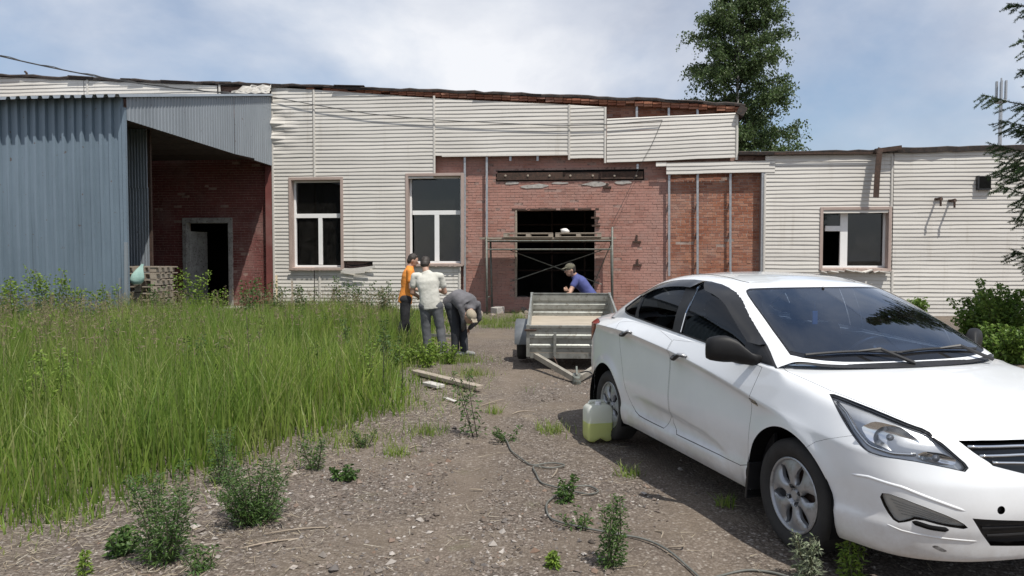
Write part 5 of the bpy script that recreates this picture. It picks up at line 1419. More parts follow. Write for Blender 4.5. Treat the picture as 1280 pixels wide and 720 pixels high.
for s in (-1, 1):
    for a, r_ in (([(0, 43.5), (9, 43.8), (18.4, 43.2)], .011), ([(0, 38.2), (8, 38.6), (16.4, 38.2)], .011), ([(0, 33.2), (7.5, 33.8), (14.0, 34.4)], .010)):
        mb = MB(); mb.tube(surf_path(G1, N1, path(a), -.006, s).tolist(), r_, 6, flat=.7); mb.build('grille_bar', M['chrome'], gr, smooth=True)
    for a in ([(0, 12), (8, 12.2), (16.4, 12.6)], [(0, 9), (8, 9.2), (15, 9.4)]):
        mb = MB(); mb.tube(surf_path(G1, N1, path(a), -.016, s).tolist(), .006, 5); mb.build('grille_bar', M['black_plastic'], lg)
    # headlamp: lens over a deep housing with a chrome bowl
    hl = skin_obj('headlight', G1, N1, v1, L1['lens'], M['lens'], car, sgn=s, off=.002)
    skin_obj('housing', G1, N1, v1, L1['lens'], M['lamp_house'], hl, sgn=s, off=-.026)
    skin_obj('rim_wall', G1, N1, v1, L1['lamp_bezel'], M['lamp_house'], hl, sgn=s, off=-.014)
    skin_obj('bezel', G1, N1, v1, L1['lamp_bezel'], M['gloss_black'], hl, sgn=s, off=-.001)
    def bowl(i, j, rx, rz, depth, mat, nm, tilt=0.0):
        c = bil(G1, [(i, j)])[0]; n = bil(N1, [(i, j)])[0]; n = n / np.linalg.norm(n)
        n = (n + np.array([0.35, 0, -.25])); n /= np.linalg.norm(n)
        tx = np.cross([0, 0, 1.], n); tx /= np.linalg.norm(tx); tz = np.cross(n, tx)
        tx, tz = tx * cos(tilt) + tz * sin(tilt), tz * cos(tilt) - tx * sin(tilt)
        mb = MB(); vs = []; rings, na = 7, 28
        for k in range(rings):
            t = k / (rings - 1)
            for a in range(na):
                q = 2 * pi * a / na; wob = 1 + 0.03 * cos(q * 7) * t
                p = c + n * (-.012 - depth * (1 - t * t)) + tx * (rx * t * cos(q) * wob) + tz * (rz * t * sin(q) * wob)
                vs.append(p * [1, s, 1])
        mb.add(vs, [(k * na + a, k * na + (a + 1) % na, (k + 1) * na + (a + 1) % na, (k + 1) * na + a) for k in range(rings - 1) for a in range(na)])
        mb.build(nm, mat, hl, smooth=True)
        mb = MB(); p = (c + n * (-.012 - depth * .55)) * [1, s, 1]; q = (c + n * (-.012 - depth)) * [1, s, 1]
        mb.tube([q.tolist(), p.tolist()], [.012, .016], 10); mb.build('bulb', M['lamp_house'], hl, smooth=True)
    bowl(33.5, 43.0, .125, .058, .016, M['chrome'], 'reflector', 0.30)
    bowl(24.5, 35.6, .085, .026, .012, M['chrome'], 'indicator', 0.18)
    mb = MB(); mb.tube(surf_path(G1, N1, path([(47.6, 49.2), (44.2, 46.4), (41.0, 41.5), (37.5, 37.2), (33, 36.2), (28.5, 37.2)], 24), -.014, s).tolist(), .007, 6); mb.build('chrome_strip', M['chrome'], hl, smooth=True)
    # fog lamp
    fg = skin_obj('fog_lamp', G1, N1, v1, L1['fog'], M['lens'], car, sgn=s, off=-.006)
    skin_obj('housing', G1, N1, v1, L1['fog'], M['fog_house'], fg, sgn=s, off=-.022)
    skin_obj('bezel', G1, N1, v1, L1['fog_bezel'], M['gloss_black'], fg, sgn=s, off=-.004)
    for q_ in range(5):
        mb = MB(); mb.tube(surf_path(G1, N1, path([(33.2 - q_ * .5, 19.6 - q_ * 1.1), (28, 17.9 - q_ * .75), (21.5 + q_ * .5, 14.5 - q_ * .25)], 12), -.018, s).tolist(), .0022, 4); mb.build('lens_rib', M['lens'], fg)
    mb = MB(); mb.tube(surf_path(G1, N1, path([(29.2, 13.7), (26, 12.4), (22.6, 12.0)], 10), -.004, s).tolist(), [.004] + [.013] * 8 + [.004], 6); mb.build('air_slot', M['black_matte'], fg, smooth=True)
    # raised lip round the fog recess
    for a, r_, o_ in (([(42, 24.5), (37, 25.8), (31, 24.8), (24, 21.0), (19, 18.2)], .009, -.0045), ([(34.5, 11.6), (31, 10.0), (24, 8.9), (16, 8.0)], .006, -.003)):
        mb = MB(); mb.tube(surf_path(G1, N1, path(a, 26), o_, s).tolist(), [r_ * min(1, .15 + k * .35, .15 + (25 - k) * .35) for k in range(26)], 8); mb.build('lip', M['paint'], bum, smooth=True)
    skin_obj('tail_lamp', G1, N1, v1, L1['tail'], M['red_lens'], car, sgn=s, off=.003)
    skin_obj('side_indicator', G1, N1, v1, L1['mark'], M['chrome'], car, sgn=s, off=.003)

# ---- cabin skin
def inv2(pts): return [tuple(inv_xz(G2, x, z, 50, 168, 0, NW)) for x, z in dense(pts, .02)]
DLO_B = [(-2.43, 1.172), (-2.385, 1.135), (-2.30, 1.118), (-2.16, 1.108), (-1.8, 1.084), (-1.28, 1.050), (-1.0, 1.030), (-.6, 1.0), (-.19, .974)]
DLO_T = [(-.30, 1.05), (-.36, 1.087), (-.54, 1.186), (-.68, 1.262), (-.80, 1.325), (-.90, 1.365), (-1.0, 1.393), (-1.10, 1.413), (-1.228, 1.428), (-1.457, 1.436), (-1.62, 1.431), (-1.75, 1.420), (-1.90, 1.397), (-2.02, 1.362), (-2.12, 1.325), (-2.21, 1.281), (-2.32, 1.228)]
dlo = inv2(DLO_B + DLO_T)
fw_g = inv2([(-1.305, 1.062), (-1.0, 1.042), (-.62, 1.013), (-.50, 1.007), (-.545, 1.165), (-.68, 1.245), (-.80, 1.308), (-.90, 1.348), (-1.0, 1.376), (-1.10, 1.396), (-1.228, 1.412), (-1.30, 1.415)])
rw_g = inv2([(-1.45, 1.072), (-1.8, 1.096), (-2.09, 1.114), (-2.10, 1.20), (-2.09, 1.30), (-2.02, 1.343), (-1.90, 1.380), (-1.75, 1.403), (-1.62, 1.414), (-1.46, 1.419)])
qw_g = inv2([(-2.15, 1.120), (-2.29, 1.130), (-2.37, 1.145), (-2.415, 1.172), (-2.31, 1.218), (-2.21, 1.268), (-2.155, 1.295)])
WS = [(0, .6), (20, .6), (36, .9), (42.0, 1.6), (42.6, 8), (42.2, 15), (41.0, 20.6), (38, 21.6), (20, 21.9), (0, 22.0)]
RG = [(199, 2), (180, 2), (173, 3), (171, 10), (172, 18), (176, 20.5), (199, 21)]
g2 = lambda p, d: offset(p, d, SC2)
reg2 = [('fglass', fw_g), ('rglass', rw_g), ('qglass', qw_g), ('frame', dlo), ('ws', [(0, 2.6)] + g2(WS, .022)[1:-1] + [(0, 21.0)]), ('frit', WS), ('rear', RG)]
v2_, L2 = cut_skin(G2, reg2)
roof_c = skin_obj('roof', G2, N2, v2_, L2['rest'], M['paint'], car, both=True)
ws_o = skin_obj('windscreen', G2, N2, v2_, L2['ws'], M['ws_glass'], car, both=True, off=.001)
skin_obj('frit_band', G2, N2, v2_, L2['frit'], M['gloss_black'], ws_o, both=True)
skin_obj('rear_window', G2, N2, v2_, L2['rear'], M['tint_glass'], car, both=True)
for s in (-1, 1):
    fr = skin_obj('window_frame', G2, N2, v2_, L2['frame'], M['black_plastic'], car, sgn=s, off=.001)
    for nm, mt in (('fglass', 'tint_glass'), ('rglass', 'tint_glass'), ('qglass', 'tint_glass')):
        skin_obj('side_glass', G2, N2, v2_, L2[nm], M[mt], car, sgn=s, off=-.004)
    # smoked wind deflectors along the top of the door glass
    for a, b in ((0.03, .475), (.485, .93)):
        dt = np.array(DLO_T, float); d = np.r_[0, np.cumsum(np.linalg.norm(np.diff(dt, axis=0), axis=1))]; d /= d[-1]
        t = np.linspace(a, b, 30); top = np.stack([np.interp(t, d, dt[:, 0]), np.interp(t, d, dt[:, 1])], 1)
        tg = np.gradient(top, axis=0); tg /= np.linalg.norm(tg, axis=1)[:, None]; nn = np.stack([tg[:, 1], -tg[:, 0]], 1)
        if nn[15, 1] > 0: nn = -nn
        for _ in range(6): nn[1:-1] = (nn[2:] + nn[:-2] + nn[1:-1]) / 3
        nn /= np.linalg.norm(nn, axis=1)[:, None]
        wd = .060 * np.minimum(1, np.minimum((t - a), (b - t)) / .06 + .25)[:, None]
        mid, low = top + nn * wd * .5, top + nn * wd
        mb = MB(); vs = []
        for k in range(30):
            for (q, o_) in ((top[k], .004), (mid[k], .022), (low[k], .030)):
                ij = inv_xz(G2, q[0], q[1], 50, 168, 0, NW); p = (bil(G2, [ij])[0] + np.array([.05, .90, .38]) * o_) * [1, s, 1]; vs.append(p.tolist())
        mb.add(vs, [(k * 3 + c, (k + 1) * 3 + c, (k + 1) * 3 + c + 1, k * 3 + c + 1) for k in range(29) for c in range(2)])
        mb.build('wind_deflector', M['gloss_black'], car, smooth=True)
    ij = [inv_xz(G2, x, z, 50, 168, 0, NW) for x, z in ((-1.315, 1.066), (-1.312, 1.2), (-1.306, 1.40))]
    mb = MB(); mb.tube(((bil(G2, ij) + bil(N2, ij) * .003) * [1, s, 1]).tolist(), .006, 6); mb.build('chrome_trim', M['chrome'], fr)
    # mirror
    mr = bpy.data.objects.new('mirror', None); COL.objects.link(mr); mr.parent = car
    secs = [(.775, -.36, .990, .040, .032), (.815, -.40, .998, .048, .036), (.845, -.44, 1.018, .060, .056), (.875, -.47, 1.040, .066, .070), (.915, -.495, 1.048, .070, .080), (.955, -.515, 1.050, .068, .078), (.99, -.53, 1.049, .058, .070), (1.010, -.535, 1.048, .042, .058), (1.018, -.535, 1.047, .012, .018)]
    mb = MB(); vs = []; na = 18
    for (yy, xx, zz, rx, rz) in secs:
        for a in range(na):
            q = 2 * pi * a / na; cx_ = cos(q); cz_ = sin(q)
            ex = (abs(cx_) ** .8) * (1 if cx_ > 0 else -1) * rx; ez = (abs(cz_) ** .75) * (1 if cz_ > 0 else -1) * rz
            if cx_ < 0: ex *= .5
            vs.append((xx + ex, s * yy, zz + ez + (.012 * cx_)))
    mb.add(vs, [(k * na + a, k * na + (a + 1) % na, (k + 1) * na + (a + 1) % na, (k + 1) * na + a) for k in range(len(secs) - 1) for a in range(na)] + [tuple(range(na)), tuple((len(secs) - 1) * na + a for a in range(na))])
    mb.build('mirror_housing', M['mirror_black'], mr, smooth=True)
    mb = MB(); mb.add([(-.535, s * .86, .985), (-.56, s * .99, .985), (-.56, s * .99, 1.09), (-.535, s * .87, 1.08)], [(0, 1, 2, 3)]); mb.build('mirror_glass', M['chrome'], mr)
    ij = [inv_xz(G2, x, z, 50, 168, 0, NW) for x, z in ((-.23, .985), (-.50, 1.005), (-.53, 1.155), (-.36, 1.07))]
    mb = MB(); mb.add(((bil(G2, ij) + bil(N2, ij) * .008) * [1, s, 1]).tolist(), [(0, 1, 2, 3)]); mb.build('mirror_base', M['black_plastic'], mr)
# roof ditch seams
for s in (-1, 1):
    mb = MB(); pts = [(x_, NW + 4.2) for x_ in np.linspace(54, 130, 30)]; mb.tube(surf_path(G2, N2, np.array(pts), -.002, s).tolist(), .0045, 5); mb.build('roof_seam', M['gap'], roof_c)
# wipers
for (y0, y1, xo) in ((-.62, -.02, 0), (-.06, .56, 0)):
    mb = MB(); P = []
    for t in np.linspace(0, 1, 12):
        y = y0 + (y1 - y0) * t; ij = inv_xz(G2, y if y > 0 else -y, 1.035 + .012 * sin(pi * t), 0, 42, 0, 14, ax=(1, 2)); p = bil(G2, [ij])[0] + bil(N2, [ij])[0] * .014
        P.append((p[0], y, p[2]))
    mb.tube(P, .008, 6); wp = mb.build('wiper', M['black_plastic'], car)
    mb = MB(); mb.tube([(P[-1][0] + .10 if y0 > -.5 else P[-1][0] + .08, y1 + .02, .995), (P[8][0] + .04, P[8][1], P[8][2] + .02), P[6]], [.012, .010, .007], 6); mb.build('wiper_arm', M['black_plastic'], wp)
mb = MB()                               # black cowl below the screen
cw_ = [bil(G2, [(i_, .4)])[0] for i_ in np.linspace(0, 42, 22)]
vs = []
for s, seq in ((-1, cw_[::-1]), (1, cw_[1:])):
    for p in seq: vs += [(p[0] - .02, s * p[1], p[2] + .008), (p[0] + .055 - .03 * (p[1] / .68) ** 2, s * p[1], p[2] - .022)]
mb.add(vs, [(2 * k, 2 * k + 1, 2 * k + 3, 2 * k + 2) for k in range(len(vs) // 2 - 1)]); mb.build('cowl', M['black_plastic'], car)

# ---- wheels
def make_wheel(x, s, rot):
    w = bpy.data.objects.new('wheel', None); COL.objects.link(w); w.parent = car; w.location = (x, s * .715, .305); w.rotation_euler = (0, rot, 0)
    out = s
    mb = MB(); pr = [(.205, .070), (.225, .088), (.262, .094), (.290, .084), (.303, .066), (.306, .03), (.306, -.03), (.303, -.066), (.290, -.084), (.262, -.094), (.225, -.088), (.205, -.070)]
    mb.lathe([(r, h * out) for r, h in pr], 56, 'y')
    mb.build('tyre', M['tyre'], w, smooth=True)
    mb = MB(); mb.lathe([(.205, .075 * out), (.198, .082 * out), (.190, .074 * out), (.182, .02 * out), (.18, -.06 * out)], 56, 'y'); rim = mb.build('rim', M['alloy'], w, smooth=True)
    mb = MB(); mb.lathe([(0, .015 * out), (.13, .012 * out), (.13, -.01 * out), (.182, -.012 * out)], 40, 'y'); mb.build('brake_disc', M['rust'], w)
    for k in range(6):
        mb = MB(); vs = []; rr = np.linspace(.040, .190, 14); na = 9
        for r in rr:
            hw = np.interp(r, [.04, .06, .075, .10, .13, .16, .178, .19], [30, 30, 21, 16.0, 18.5, 23.5, 28, 30.2]) * pi / 180
            for a in range(na):
                t = -1 + 2 * a / (na - 1); q = 2 * pi * k / 6 + t * hw
                dp = .066 + .014 * sin(pi * (r - .04) / .15) - .014 * abs(t) ** 3 * (1 if .07 < r < .175 else .15) - (.012 if r < .05 else 0)
                vs.append((r * cos(q), dp * out, r * sin(q)))
        n0 = len(vs); vs += [(v[0] * .985, v[1] - .02 * out, v[2] * .985) for v in vs]
        fs = []
        for a in range(len(rr) - 1):
            for b in range(na - 1):
                p = a * na + b; fs += [(p, p + 1, p + na + 1, p + na), (n0 + p, n0 + p + na, n0 + p + na + 1, n0 + p + 1)]
            for b in (0, na - 1): p = a * na + b; fs.append((p, p + na, n0 + p + na, n0 + p))
        mb.add(vs, fs); mb.build('spoke', M['alloy'], rim, smooth=radians(45))
    mb = MB(); mb.lathe([(0, .066 * out), (.026, .066 * out), (.030, .060 * out), (.034, .052 * out), (.05, .05 * out)], 24, 'y'); mb.build('hub_cap', M['alloy'], rim, smooth=radians(40))
    for k in range(4):
        a = pi / 4 + k * pi / 2; mb = MB(); mb.lathe([(.0, .068 * out), (.006, .068 * out), (.010, .074 * out), (.0125, .070 * out), (.013, .05 * out)], 10, 'y', (.05 * cos(a), 0, .05 * sin(a))); mb.build('wheel_bolt', M['black_plastic'], rim)
for x_ in (0.0, -2.57):
    make_wheel(x_, -1, .35 + x_); make_wheel(x_, 1, .1 - x_)
    for s in (-1, 1):                   # arch liner
        mb = MB(); mb.lathe([(.372, s * .835), (.376, s * .6), (.37, s * .48), (.0, s * .47)], 40, 'y', (x_, 0, .31))
        mb.f = [f_ for f_ in mb.f if min(mb.v[k][2] for k in f_) > .17]; mb.m = [0] * len(mb.f); mb.build('arch_liner', M['black_matte'], car)
for s in (-1, 1):
    mb = MB(); mb.box((-.365, s * .775, .285), (.02, .13, .22), (0, .12, 0)); mb.build('mud_flap', M['black_plastic'], car, bevel=.004)
mb = MB(); mb.bx(-3.3, .66, -.50, .50, .19, .30); mb.bx(-2.15, -.42, -.79, .79, .21, .30); mb.bx(-3.25, -3.0, -.6, .6, .24, .5); mb.build('underbody', M['black_matte'], car)
# ---- cabin
mb = MB(); mb.bx(-2.6, -.1, -.74, .74, .30, .34); mb.build('floor', M['black_matte'], car)
for s in (-1, 1): mb = MB(); mb.bx(-2.5, -.25, s * .735, s * .715, .34, 1.0); mb.build('door_card', M['black_plastic'], car)
mb = MB(); prof = [(-.08, .80), (-.10, .955), (-.30, .985), (-.52, .985), (-.62, .95), (-.66, .86), (-.60, .70), (-.3, .6)]
mb.prism(prof, -.715, .715); mb.prism([(-.50, .98), (-.54, 1.035), (-.66, 1.03), (-.70, .95)], .18, .56); mb.build('dashboard', M['black_plastic'], car, bevel=.02)
mb = MB(); c = Vector((-.80, .36, .90)); ax = Vector((-.85, 0, .5)).normalized(); e1 = Vector((0, 1, 0)); e2 = ax.cross(e1)
mb.tube([c + e1 * (.185 * cos(a)) + e2 * (.185 * sin(a)) for a in np.linspace(0, 2 * pi, 33)], .016, 8, caps=False)
for a in (0.1, pi - .1, -pi / 2): mb.tube([c + e1 * (.18 * cos(a)) + e2 * (.18 * sin(a)), c - ax * .03], .014, 6)
mb.build('steering_wheel', M['black_plastic'], car, smooth=True)
def seat(y, x, w, nm):
    st = bpy.data.objects.new(nm, None); COL.objects.link(st); st.parent = car
    mb = MB(); mb.box((x + .22, y, .47), (.50, w, .18), (0, -.12, 0)); mb.build('cushion', M['seat'], st, bevel=.05)
    mb = MB(); mb.box((x - .10, y, .80), (.14, w, .62), (0, -.24, 0)); mb.build('backrest', M['seat'], st, bevel=.05)
    for k in ((0,) if w < 1 else (-.36, .36)):
        mb = MB(); mb.box((x - .20, y + k, 1.20), (.10, .26, .17), (0, -.2, 0)); mb.build('headrest', M['seat'], st, bevel=.04)
        mb = MB(); mb.tube([(x - .16, y + k - .06, 1.05), (x - .19, y + k - .06, 1.16)], .007, 6); mb.tube([(x - .16, y + k + .06, 1.05), (x - .19, y + k + .06, 1.16)], .007, 6); mb.build('headrest_post', M['chrome'], st)
seat(-.36, -1.25, .50, 'front_seat'); seat(.36, -1.25, .50, 'front_seat'); seat(0, -2.05, 1.30, 'rear_seat')
mb = MB(); mb.box((-.84, 0, 1.335), (.035, .23, .065), (0, .1, 0)); mb.tube([(-.82, 0, 1.35), (-.79, 0, 1.40)], .01, 6); mb.build('inner_mirror', M['black_plastic'], car, bevel=.01)
ch = CAR_P + Matrix.Rotation(CAR_A, 3, 'Z') @ Vector((-.85, -.02, 1.22))
mb = MB(); mb.box((0, 0, -.03), (.010, .04, .09)); mb.tube([(0, 0, .03), (0, 0, .09)], .003, 5)
M['blue_tag'] = mat_noisy('blue_tag', (0.03, 0.12, 0.28), (0.05, 0.16, 0.34), 9, 0.5)
o = mb.build('air_freshener', M['blue_tag'], bevel=.006); o.location = ch; o.rotation_euler = (0, 0, CAR_A)
tag(o, 'small blue air freshener hanging behind the car windscreen', 'air freshener')
# ------------------------------------------------------------------ scaffold in front of the gate
M['scaf'] = mat_noisy('scaffold_paint', (0.10, 0.115, 0.10), (0.20, 0.21, 0.19), 12, 0.6, 0.3, c3=(0.13, 0.08, 0.05))
def sc_pt(px, py, d): u, z = FU(px, py, d); return Vector((u, d, z))
yF, yB = -1.05, -0.12
sc0 = fw(U(690, -0.6), -0.6, 0)
scaf = thing('scaffold', 'low tube scaffold with plank deck standing before the dark gate opening', 'scaffold', sc0, -FA)
so = FMi @ (sc0 - FO)
zdk = sc_pt(690, 296.5, yF).z
uL, uR = sc_pt(608, 340, yF).x - so.x, sc_pt(765, 340, yF).x - so.x
for u in (uL, uR):
    for y, top in ((yF, zdk + (0.28 if u > 0 else 0.05)), (yB, zdk)):
        mb = MB(); mb.tube([(u + (0.02 if y == yF else .05), y - so.y, 0), (u, y - so.y, top)], 0.030, 8); mb.build('post', M['scaf'], scaf, smooth=True)
    for z in (zdk - .10, .5): mb = MB(); mb.tube([(u, yF - so.y, z), (u, yB - so.y, z)], .022, 7); mb.build('ledger', M['scaf'], scaf)
for y in (yF, yB):
    for z in (zdk - .10, zdk - .34):
        mb = MB(); mb.tube([(uL, y - so.y, z), (uR, y - so.y, z)], .018, 7); mb.build('rail', M['scaf'], scaf)
bz = [sc_pt(645, 318, yB).z, sc_pt(645, 350, yB).z]
for a, b in ((bz[0] + .12, bz[1] - .12), (bz[1] - .05, bz[0] + .12)):
    mb = MB(); mb.tube([(sc_pt(638, 330, yB).x - so.x, yB - so.y - .03, a), (sc_pt(752, 330, yB).x - so.x, yB - so.y - .03, b)], .016, 6); mb.build('brace', M['scaf'], scaf)
mb = MB(); mb.tube([(uR, yF - so.y, zdk - .12), (uR - 0.55, yB - so.y, .75)], .015, 6); mb.build('brace', M['scaf'], scaf)
for k in range(4):
    mb = MB(); y = yF + .05 + k * .245 - so.y
    mb.bx(uL - .12 + random.uniform(-.1, .05), uR + .03 + random.uniform(-.03, .1), y, y + .225, zdk - .045 + random.uniform(-.004, .004), zdk)
    mb.build('deck_plank', M['old_wood'], scaf)
def pallet(px0, px1, label, rz, yy, lift=0.0, wood='old_wood'):
    u0, u1 = sc_pt(px0, 290, yy).x, sc_pt(px1, 290, yy).x; w = u1 - u0; L = .75
    p = thing('pallet', label, 'pallet', fw((u0 + u1) / 2, yy + .15, zdk + .002 + lift), -FA + rz)
    for k in range(3):
        mb = MB(); mb.bx(-w / 2, w / 2, -L / 2 + k * (L - .1) / 2, -L / 2 + k * (L - .1) / 2 + .1, 0, .02); mb.build('bottom_board', M[wood], p)
        for q in (-1, 0, 1):
            mb = MB(); x = q * (w / 2 - .06); mb.bx(x - .06, x + .06, -L / 2 + k * (L - .1) / 2 + .005, -L / 2 + k * (L - .1) / 2 + .095, .021, .105); mb.build('block', M[wood], p)
    for k in range(5):
        mb = MB(); y = -L / 2 + k * (L - .1) / 4; mb.bx(-w / 2, w / 2, y, y + .1, .106, .126); mb.build('top_board', M[wood], p)
    return p
pallet(630, 691, 'wooden pallet on the scaffold deck, the one beside the galvanised stud', 0.02, -.85)
pallet(695, 752, 'wooden pallet on the scaffold deck with a white sack on it', -0.03, -.85)
mb = MB(); mb.lathe([(.0, 0), (.13, .01), (.16, .06), (.13, .13), (.06, .16), (0, .165)], 14)
mb.v = [(v[0] * .8 + .02 * sin(v[2] * 40), v[1] * .7, v[2] * .8) for v in mb.v]
M['white_cloth'] = mat_noisy('white_cloth', (.62, .60, .57), (.75, .73, .70), 6, .8, 0, .3, 20)
p = sc_pt(706, 290, -.8); o = mb.build('sack', M['white_cloth'], smooth=True); o.location = fw(p.x, -.8, zdk + .128); tag(o, 'small white sack lying on a scaffold pallet', 'sack')
# ------------------------------------------------------------------ rubble, stakes, pallets by the lean-to
M['stone'] = mat_noisy('rubble', (.14, .11, .095), (.27, .225, .195), 5, .95, 0, .5, 30, rnd=.25)
def stone_mesh(seed, name='stone', mat=None):
    r = random.Random(seed); bm = bmesh.new(); bmesh.ops.create_icosphere(bm, subdivisions=2, radius=1)
    ax = [Vector((r.gauss(0, 1), r.gauss(0, 1), r.gauss(0, 1))).normalized() for _ in range(6)]; off = [r.uniform(.55, .85) for _ in range(6)]
    for v in bm.verts:
        for a, o_ in zip(ax, off):
            d = v.co.dot(a)
            if d > o_: v.co -= a * (d - o_)
    me = bpy.data.meshes.new(name); bm.to_mesh(me); bm.free(); me.materials.append(mat or M['stone']); return me
sm_ = [stone_mesh(k) for k in range(7)]
M['concrete_blk'] = M['concrete']
for k in range(34):
    px = random.uniform(588, 668); py = random.uniform(383, 399); s = random.uniform(.05, .20)
    o = bpy.data.objects.new('rubble_stone', sm_[k % 7]); COL.objects.link(o); o.location = GP(px, py) + Vector((0, 0, s * .25)); o.scale = (s, s * random.uniform(.6, 1), s * random.uniform(.5, .8)); o.rotation_euler = (random.random(), random.random(), random.random() * 6)
    tag(o, 'lump of broken masonry in the rubble heap under the scaffold', 'stone', 'rubble at the foot of the brick wall')
def block(px, py, sx, sy, sz, rz, lab):
    mb = MB(); mb.box((0, 0, sz / 2), (sx, sy, sz)); o = mb.build('concrete_block', M['concrete'], bevel=.015); o.location = GP(px, py); o.rotation_euler = (0.05, -.08, rz); return tag(o, lab, 'block')
block(650, 383, .5, .3, .34, .4, 'pale concrete block lying beside the trailer and brick wall')
block(622, 392, .35, .25, .2, .9, 'broken grey block at the foot of the galvanised stud')
for px, py0, py1, w, mat, lab in ((346.5, 344, 402, .05, 'fresh_wood', 'thin new timber stake standing at the siding corner'), (366, 351, 398, .045, 'old_wood', 'weathered grey brown stake leaning on the siding under the window')):
    b = DP(px, 395, 21.6); t = DP(px - 1, py0, 21.75); mb = MB(); mb.bar((0, 0, 0), (t.x - b.x, t.y - b.y, t.z), w, w * .7, up=(0, 1, 0))
    o = mb.build('timber_stake', M[mat]); o.location = (b.x, b.y, 0); tag(o, lab, 'stake')
ps = thing('pallet_stack', 'tall stack of grey weathered pallets at the lean-to opening', 'pallets', DP(184, 400, 16.6) * Vector((1, 1, 0)), -FA + .1)
z = 0.0
for k in range(10):
    rz_ = random.uniform(-.06, .06)
    for q in (-1, 0, 1):
        mb = MB(); mb.box((q * .36, random.uniform(-.02, .02), z + .06), (.13, .9, .10), (0, 0, rz_)); mb.build('block', M['old_wood'], ps)
    for q in range(4):
        mb = MB(); mb.box((random.uniform(-.03, .03), -.40 + q * .27, z + .122), (.95, .11, .024), (0, random.uniform(-.015, .015), rz_)); mb.build('board', M['old_wood'], ps)
    z += .145
M['green_bag'] = mat_noisy('green_bag', (.30, .48, .44), (.42, .60, .55), 6, .45, 0, .3, 25)
mb = MB(); n = 14; vs = []
prof = [(.03, .50), (.045, .44), (.10, .32), (.17, .18), (.19, .06), (.15, -.02), (.05, -.06)]
for (r, h) in prof:
    for a in range(n): q = 2 * pi * a / n; rr = r * (1 + .18 * sin(3 * q + h * 9)); vs.append((rr * cos(q) - (.5 - h) * .22, rr * sin(q) * .6, h))
mb.add(vs, [(k * n + a, k * n + (a + 1) % n, (k + 1) * n + (a + 1) % n, (k + 1) * n + a) for k in range(len(prof) - 1) for a in range(n)])
o = mb.build('plastic_bag', M['green_bag'], smooth=True); o.location = DP(173, 354, 15.95); o.scale = (.78, .78, .86); o.rotation_euler = (0, .25, 0); tag(o, 'pale green plastic bag hanging on the pallet stack', 'bag')
M['pale_board'] = mat_noisy('pale_board', (.38, .36, .33), (.56, .54, .50), 8, .85, 0, .4, 30, c3=(.28, .25, .21))
# planks and scraps at the edge of the grass
for px0, py0, px1, py1, w, t, mat, lab in ((518, 470.5, 600, 489, .11, .05, 'old_wood', 'long grey plank half hidden in the grass edge'), (533, 484, 551, 488, .12, .04, 'pale_board', 'short white painted board beside the long plank'), (556, 501, 569, 505.5, .05, .012, 'pale_board', 'small white scrap lying on the earth near the planks')):
    a, b = GP(px0, py0), GP(px1, py1); mb = MB(); c = (a + b) / 2; d = b - a
    mb.box((0, 0, .03 + t / 2), (d.length, w, t), (0.02, 0.015, 0)); o = mb.build('plank', M[mat], bevel=.006); o.location = (c.x, c.y, 0); o.rotation_euler = (0, 0, atan2(d.y, d.x)); tag(o, lab, 'plank')
for px0, py0, px1, py1, lab in ((575, 440, 480, 437, 'dark rail lying behind the men in the grass'),):
    a, b = GP(px0, py0) + Vector((0, 1.6, .10)), GP(px1, py1) + Vector((0, 1.6, .12)); mb = MB(); mb.bar((0, 0, 0), b - a, .06, .05); o = mb.build('steel_rail', M['scaf']); o.location = a; tag(o, lab, 'rail')
# ------------------------------------------------------------------ hose / cable on the gravel
M['hose'] = mat_noisy('grey_cable', (.075, .078, .07), (.14, .14, .125), 12, .6)
def on_ground(pts, lift=.010):
    out = []
    for px, py in pts: p = GP(px, py); out.append((p.x, p.y, float(ground_h(p.x, p.y)) + lift))
    return out
def spline(pts, n): return catmull(pts, n).tolist()
cab = [(622, 546), (632, 552), (640, 566), (655, 578), (667, 584), (690, 582), (706, 585), (690, 588), (668, 586), (670, 596), (678, 608), (695, 614), (712, 618), (735, 622), (748, 618), (735, 612), (716, 614), (698, 622), (685, 634), (683, 644), (689, 656), (706, 664), (735, 671), (770, 676), (800, 681), (826, 690), (850, 704), (868, 718), (885, 735)]
mb = MB(); q = spline(on_ground(cab), 150); q = [(a, b, c + .008 * abs(sin(i * .2))) for i, (a, b, c) in enumerate(q)]; mb.tube(q, .0062, 7)
tag(mb.build('cable', M['hose'], smooth=True), 'long grey cable looping across the gravel towards the car', 'cable')
mb = MB(); mb.tube(spline(on_ground([(880, 726), (905, 716), (935, 713), (965, 716), (990, 722), (1040, 728)]), 40), .0062, 7)
tag(mb.build('cable', M['hose'], smooth=True), 'short end of cable lying before the front wheel', 'cable')
M['twig'] = mat_noisy('dry_twig', (.20, .16, .12), (.34, .29, .23), 9, .9, rnd=.2)
tw = [((583, 634), (592, 645)), ((612, 712), (660, 700)), ((655, 690), (672, 700)), ((818, 668), (826, 676)), ((835, 688), (855, 682)), ((512, 563), (530, 561)), ((587, 615), (604, 616)), ((330, 672), (420, 662)), ((300, 690), (380, 676)), ((770, 640), (790, 655)), ((690, 600), (697, 588)), ((640, 520), (668, 516)), ((600, 510), (632, 500))]
